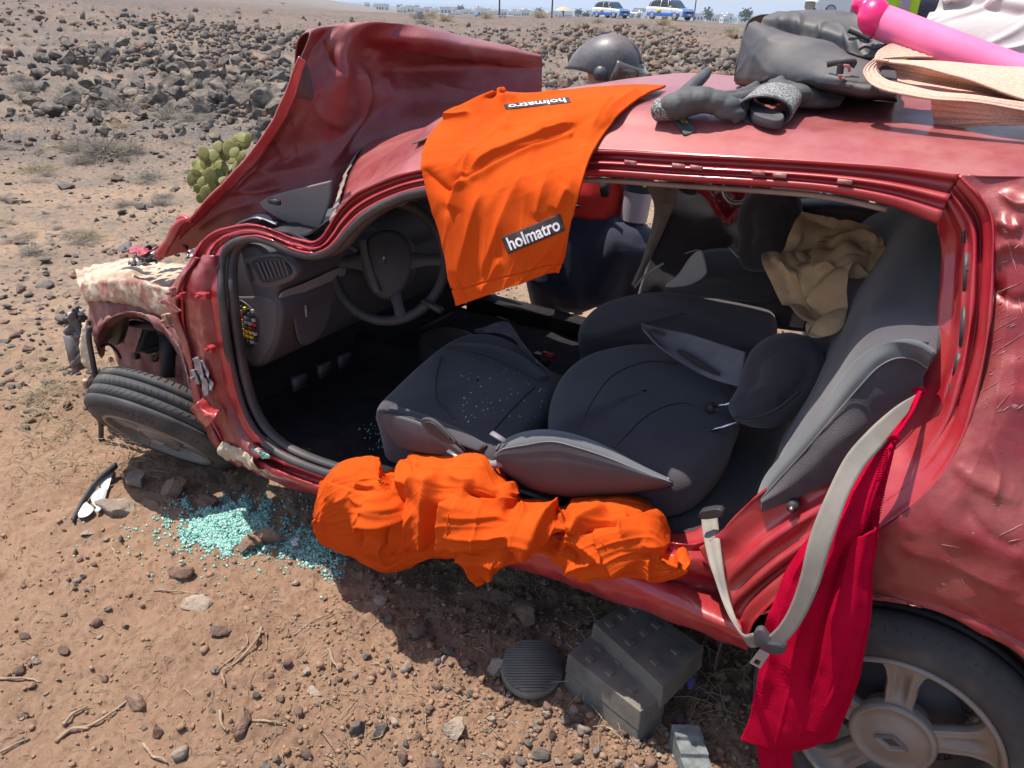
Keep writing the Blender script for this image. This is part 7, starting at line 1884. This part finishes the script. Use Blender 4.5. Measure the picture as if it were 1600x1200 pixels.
# town: small white houses
random.seed(77)
hm = []
for k in range(5):
    b = MB(); w_, d_, h_ = random.uniform(.8, 1.3), 1, random.uniform(.45, .8)
    b.box((0, 0, h_ / 2), (w_ / 2, 0, 0), (0, d_ / 2, 0), (0, 0, h_ / 2)); b.box((w_ * .12, 0, h_ + .03), (w_ * .2, 0, 0), (0, d_ * .3, 0), (0, 0, .08))
    b.box((0, 0, h_ + .012), (w_ / 2 + .02, 0, 0), (0, d_ / 2 + .02, 0), (0, 0, .014))
    b.mi = 1
    for x in (-.28, 0, .28): b.box((x * w_, -d_ / 2, h_ * .5), (w_ * .07, 0, 0), (0, .01, 0), (0, 0, h_ * .16))
    for y_ in (-.2, .2): b.box((-w_ / 2, y_, h_ * .5), (.01, 0, 0), (0, .08, 0), (0, 0, h_ * .16)); b.box((w_ / 2, y_, h_ * .5), (.01, 0, 0), (0, .08, 0), (0, 0, h_ * .16))
    V = np.vstack(b.V); me = bpy.data.meshes.new('house'); me.from_pydata(V.tolist(), [], b.F); me.materials.append(M['house']); me.materials.append(M['carglass']); me.polygons.foreach_set('material_index', b.M); hm.append(me)
n_h = 0
for k in range(250):
    az_t = random.random()
    if az_t < .62: u = random.gauss(745, 70)
    elif az_t < .9: u = random.uniform(1090, 1180)
    else: u = random.uniform(860, 1000)
    if not (560 < u < 1185): continue
    R = random.uniform(420, 1100); d = ray(u, 20); d[2] = 0; d /= np.linalg.norm(d); x, y_ = d[0] * R, d[1] * R
    z_ = float(gheight(np.array([x]), np.array([y_]))[0]) + (3 if u > 1090 else 1.5)
    o = bpy.data.objects.new('house', random.choice(hm)); COL.objects.link(o); s = random.uniform(2.6, 5.5); o.location = (x, y_, z_ - 3); o.scale = (s * 1.3, s, s * .8 + 3.2); o.rotation_euler[2] = random.uniform(-.5, .5)
    if u < 860: tag(o, 'small white house of the distant town around the distant poles', 'house', 'white houses of the distant town, left part')
    else: tag(o, 'small white house of the distant town right of the distant poles', 'house', 'white houses of the distant town, right part')
# trees in the town: dark small clumps
tb = []
for i in range(2):
    r = np.random.default_rng(700 + i); b = MB()
    b.tube([(0, 0, 0), (.02, 0, .4), (0, .02, .7)], [.06, .05, .03], 6)
    for k in range(60):
        c = r.normal(0, .26, 3) + [0, 0, .8]; V, F_ = ico(0); b.add(V * r.uniform(.07, .16) + c, F_)
    V = np.vstack(b.V); me = bpy.data.meshes.new('palm_or_bush_tree'); me.from_pydata(V.tolist(), [], b.F); me.materials.append(make_mat('dark_foliage%d' % i, (.05, .07, .035), .9)); tb.append(me)
for k in range(22):
    u = random.choice([random.gauss(760, 70), random.uniform(870, 1000), random.uniform(1090, 1180)]); R = random.uniform(330, 900); d = ray(u, 20); d[2] = 0; d /= np.linalg.norm(d); x, y_ = d[0] * R, d[1] * R
    o = bpy.data.objects.new('small_tree', random.choice(tb)); COL.objects.link(o); s = random.uniform(2.0, 3.8); o.location = (x, y_, float(gheight(np.array([x]), np.array([y_]))[0]) + (3 if u > 1090 else 1.0) - 1); o.scale = (s, s, s)
    tag(o, 'small dark tree among the white houses of the distant town', 'tree', 'small trees of the distant town')
# distant hill at the right
G = []
for r_ in range(5):
    row = []
    for k in range(40):
        u = 1190 + k * 12; d = ray(u, 10); d[2] = 0; d /= np.linalg.norm(d); R = 1500 - r_ * 120
        pk = 34 * math.exp(-((u - 1330) / 75) ** 2) + 14 * math.exp(-((u - 1480) / 90) ** 2)
        row.append(np.array([d[0] * R, d[1] * R, -14 + (pk + 4 * sin(k * .9)) * (1 - r_ / 4) + 0]))
    G.append(row)
hill = MB().grid(np.array(G)).build('distant_hill', make_mat('hill_rock', (.20, .15, .13), .95, 0, (.15, .12, .11), .02)); hill['kind'] = 'structure'

# haze
hz_m = bpy.data.materials.new('pale_air'); hz_m.use_nodes = True; nt = hz_m.node_tree; nt.nodes.remove(nt.nodes['Principled BSDF'])
pv_ = nt.nodes.new('ShaderNodeVolumePrincipled'); pv_.inputs['Color'].default_value = (.80, .88, 1.0, 1); pv_.inputs['Density'].default_value = .00035; pv_.inputs['Anisotropy'].default_value = .2
nt.links.new(pv_.outputs[0], nt.nodes['Material Output'].inputs['Volume'])
hb = MB().box((0, 0, 10), (26000, 0, 0), (0, 26000, 0), (0, 0, 45)).build('haze', hz_m, smooth=False); hb['kind'] = 'stuff'

# =================================================================== PEOPLE
def person_body(root, joints, radii, name='body', mat='navy', vox=.012):
    b = MB()
    for chain, rad in zip(joints, radii):
        b.tube([np.asarray(p) for p in chain], rad, 14, m=max(8, len(chain) * 6))
        for p, r_ in zip(chain, rad): b.ball(p, r_ * .98, nu=12, nv=8)
    o = b.build(name, M[mat], root); remesh(o, vox, 5); return o
# rescuer crouching in the far doorway
hc = pY(950, 116, -1.15)                      # head centre
cx, cy = car_xy = ((hc - CO) @ CF, (hc - CO) @ CL)
p1 = empty('person', W(cx, cy, 0), 'person in grey helmet, red vest and navy trousers crouching beyond the car', 'person')
hips = pY(900, 425, -1.0); chest = pY(920, 270, -1.0); neck = (hc + chest) / 2 + LUP * .02
kneeR = pY(985, 380, -.98); kneeL = pY(860, 420, -.90)
hipw = CF * .13
footR = kneeR.copy() + CL * -.28; footR[2] = .06; footL = kneeL.copy() + CL * -.25 + CF * .1; footL[2] = .06
shR, shL = chest + LUP * .12 - CF * .2, chest + LUP * .12 + CF * .2
elbR = pY(1002, 272, -1.0); hanR = pY(980, 400, -.98); elbL = pY(850, 300, -.92); hanL = pY(850, 380, -.75)
person_body(p1, [[hips, (hips + chest) / 2, chest, neck], [hips - hipw, kneeR, footR], [hips + hipw, kneeL, footL], [footR, footR + CL * .18], [footL, footL + CL * .18]],
            [[.20, .18, .17, .07], [.145, .105, .06], [.145, .105, .06], [.055, .045], [.055, .045]], 'body', 'navy')
b = MB(); b.tube([hips * .35 + chest * .65, chest, chest * .8 + neck * .2], [.185, .192, .15], 16, m=14)
for s_, e_ in ((shR, elbR), (shL, elbL)): b.tube([s_, (s_ + e_) / 2, e_], [.085, .07, .06], 12, m=10); b.ball(s_, .085)
o = b.build('red_vest', M['vestred'], p1); remesh(o, .012, 4)
for e_, h_ in ((elbR, hanR), (elbL, hanL)):
    o = MB().tube([e_, (e_ * .6 + h_ * .4), h_], [.062, .055, .042], 12, m=10).build('sleeve', M['navy'], p1)
    MB().tube([e_ * .8 + h_ * .2, e_ * .45 + h_ * .55], [.064, .060], 16, cap=False).build('reflective_cuff_band', M['reflect'], p1)
    b = MB(); d_ = (h_ - e_) / np.linalg.norm(h_ - e_); sd = np.cross(d_, LUP); sd /= np.linalg.norm(sd); b.ball(h_ + d_ * .03, .035, .03, .04)
    for q, (off, ln) in enumerate(((-.026, .065), (-.009, .078), (.009, .074), (.025, .06))):
        s0_ = h_ + d_ * .055 + sd * off; b.tube([s0_, s0_ + d_ * ln * .5, s0_ + d_ * ln * .8 - LUP * ln * .3], [.009, .0085, .007], 8, m=8)
    b.tube([h_ + d_ * .02 + sd * .03, h_ + d_ * .05 + sd * .055, h_ + d_ * .075 + sd * .06], [.011, .010, .008], 8, m=8)
    o = b.build('gloved_hand', M['glove'], p1); remesh(o, .004, 3)
# head and face under the helmet, looking down into the car
fd = CRT * .85 + CL * .35 - LUP * .30; fd /= np.linalg.norm(fd)
b = MB(); b.ball(hc - LUP * .02, .085, .10, .11, axes=(np.cross(fd, LUP), fd, LUP)); b.tube([hc + fd * .09 - LUP * .0, hc + fd * .112 - LUP * .03], [.010, .016], 8); b.ball(hc + fd * .085 - LUP * .075, .03, .02, .015)
o = b.build('head', M['skin'], p1); remesh(o, .006, 3)
sd = np.cross(fd, LUP); sd /= np.linalg.norm(sd); hu = np.cross(sd, fd); hu *= np.sign(hu[2])
for s in (-1, 1): MB().ball(hc + fd * .088 + sd * .032 * s + hu * .01, .012, .008, .007).build('eye', M['white'], p1)
# helmet: long shell sloping to the back, brim, side plate, chin guard
b = MB(); rows = []
for t in np.linspace(0, pi * .56, 16):
    row = []
    for q in np.linspace(0, 2 * pi, 41):
        a1 = sin(t) * cos(q); a2 = sin(t) * sin(q); h_ = cos(t)
        row.append(hc + hu * (.02) + (-fd if a1 < 0 else fd) * abs(a1) * (.185 if a1 < 0 else .138) + sd * a2 * .122 + hu * (h_ * .145 - .05 * max(0, -a1) ** 2))
    rows.append(row)
MB().grid(np.array(rows), .005).build('helmet_shell', M['helmet'], p1)
MB().tube([hc + hu * .16 - fd * .02, hc + hu * .15 + fd * .06, hc + hu * .10 + fd * .12], [.012, .016, .010], 10, m=14, flat=.5).build('helmet_crest', M['helmet'], p1)
rows = []
for t in np.linspace(-.75, .5, 10):
    rows.append([hc + hu * (.03 + sin(t) * .12) + (fd * cos(q) * .158 + sd * sin(q) * .135) * cos(t * .9) for q in np.linspace(-1.25, 1.25, 24)])
MB().grid(np.array(rows), .003).build('visor', M['visor'], p1)
for s in (-1, 1):
    MB().lathe(hc + sd * s * .122 + hu * .01, sd * s, [(0, .03), (.012, .028), (.014, 0)], 20).build('visor_hinge', M['helmet'], p1)
# strap yellow-green glimpse
MB().tube([pY(1000, 284, -.9), pY(1008, 292, -.9)], .012, 8, flat=.4).build('lime_trim', M['hivis'], p1)
MB().box(pY(945, 292, -.88), CF * .02, CL * .01, LUP * .04).build('vest_clip', M['black'], p1)
for (u, v) in ((882, 318), (900, 322)): MB().box(pY(u, v, -.80), CF * .02, CL * .004, LUP * .006).build('vest_webbing', M['black'], p1)

# person in hi-vis standing behind the white garment
ct = pY(1436, 10, -1.55); gzp = gz(ct[0], ct[1])
H_ = 1.90
p2 = empty('person', (ct[0], ct[1], gzp), 'person in lime hi-vis vest over navy clothes standing behind the roof', 'person')
cc = np.array([ct[0], ct[1], 0]); sx = CRT * np.array([1, 1, 0]); sx /= np.linalg.norm(sx); fx = -np.array([ct[0], ct[1], 0]) / np.hypot(ct[0], ct[1])
J = lambda a, f_, z: cc + sx * a + fx * f_ + LUP * (gzp + z)
person_body(p2, [[J(0, 0, .98), J(0, 0, 1.22), J(0, 0, 1.50), J(0, .0, 1.66)], [J(-.1, 0, .98), J(-.12, .02, .52), J(-.13, 0, .08)], [J(.1, 0, .98), J(.12, .02, .52), J(.13, 0, .08)], [J(-.13, 0, .06), J(-.14, .18, .05)], [J(.13, 0, .06), J(.14, .18, .05)], [J(-.19, 0, 1.55), J(-.27, 0, 1.26), J(-.26, .06, 1.0)], [J(.19, 0, 1.55), J(.27, 0, 1.26), J(.26, .06, 1.0)]],
            [[.16, .15, .17, .065], [.10, .072, .05], [.10, .072, .05], [.05, .04], [.05, .04], [.068, .052, .036], [.068, .052, .036]])
for s in (-1, 1):
    b = MB(); h_ = J(s * .26, .07, .97); b.ball(h_ - LUP * .04, .03, .022, .045)
    for q in range(4): b.tube([h_ - LUP * .07 + fx * (.022 - q * .014), h_ - LUP * (.11 + .008 * (q in (1, 2))) + fx * (.024 - q * .014), h_ - LUP * .14 + fx * (.034 - q * .012) - sx * s * .012], [.008, .0075, .006], 8, m=8)
    b.tube([h_ - LUP * .02 + fx * .025, h_ - LUP * .06 + fx * .045, h_ - LUP * .09 + fx * .045], [.010, .009, .007], 8, m=8)
    remesh(b.build('hand', M['skin'], p2), .004, 3)
hd = J(0, .02, 1.80); b = MB(); b.ball(hd, .078, .095, .115, axes=(sx, fx, LUP)); b.tube([hd + fx * .085, hd + fx * .108 - LUP * .02], [.01, .015], 8)
for s in (-1, 1): b.ball(hd + sx * s * .078, .012, .02, .03, axes=(sx, fx, LUP))
remesh(b.build('head', M['skin'], p2), .006, 3)
for s in (-1, 1): MB().ball(hd + fx * .088 + sx * .03 * s + LUP * .005, .012, .006, .006, axes=(sx, fx, LUP)).build('eye', M['white'], p2)
MB().ball(hd + LUP * .03 - fx * .012, .086, .102, .105, axes=(sx, fx, LUP)).build('hair', M['black'], p2)
# vest: front panels with grey bands, standing off the body
def vest(a0, a1, mat, name, z0_, z1_, off=.018):
    G = np.array([[J(a, math.sqrt(max(.0004, (.172 + off) ** 2 - (a * .82) ** 2)) * .95, z) for a in np.linspace(a0, a1, 14)] for z in np.linspace(z0_, z1_, 12)])
    MB().grid(G, .004).build(name, M[mat], p2)
vest(-.205, .0, 'hivis', 'vest_panel', 1.05, 1.66)
vest(-.075, -.035, 'reflect', 'reflective_band', 1.05, 1.66, .024)
vest(-.205, .0, 'reflect', 'reflective_band', 1.20, 1.25, .026)
G = np.array([[J(.06 + .08 * s, math.sqrt(.176 ** 2 - ((.06 + .08 * s) * .82) ** 2) * .96, 1.50 + .13 * t) for s in np.linspace(0, 1, 8)] for t in np.linspace(0, 1, 6)])
bd = [G[0, 0], G[0, -1], G[-1, -1], G[-1, 0], G[0, 0]]
MB().tube(bd, .0016, 5).build('chest_print_outline', M['reflect'], p2)
# drop empty nothing
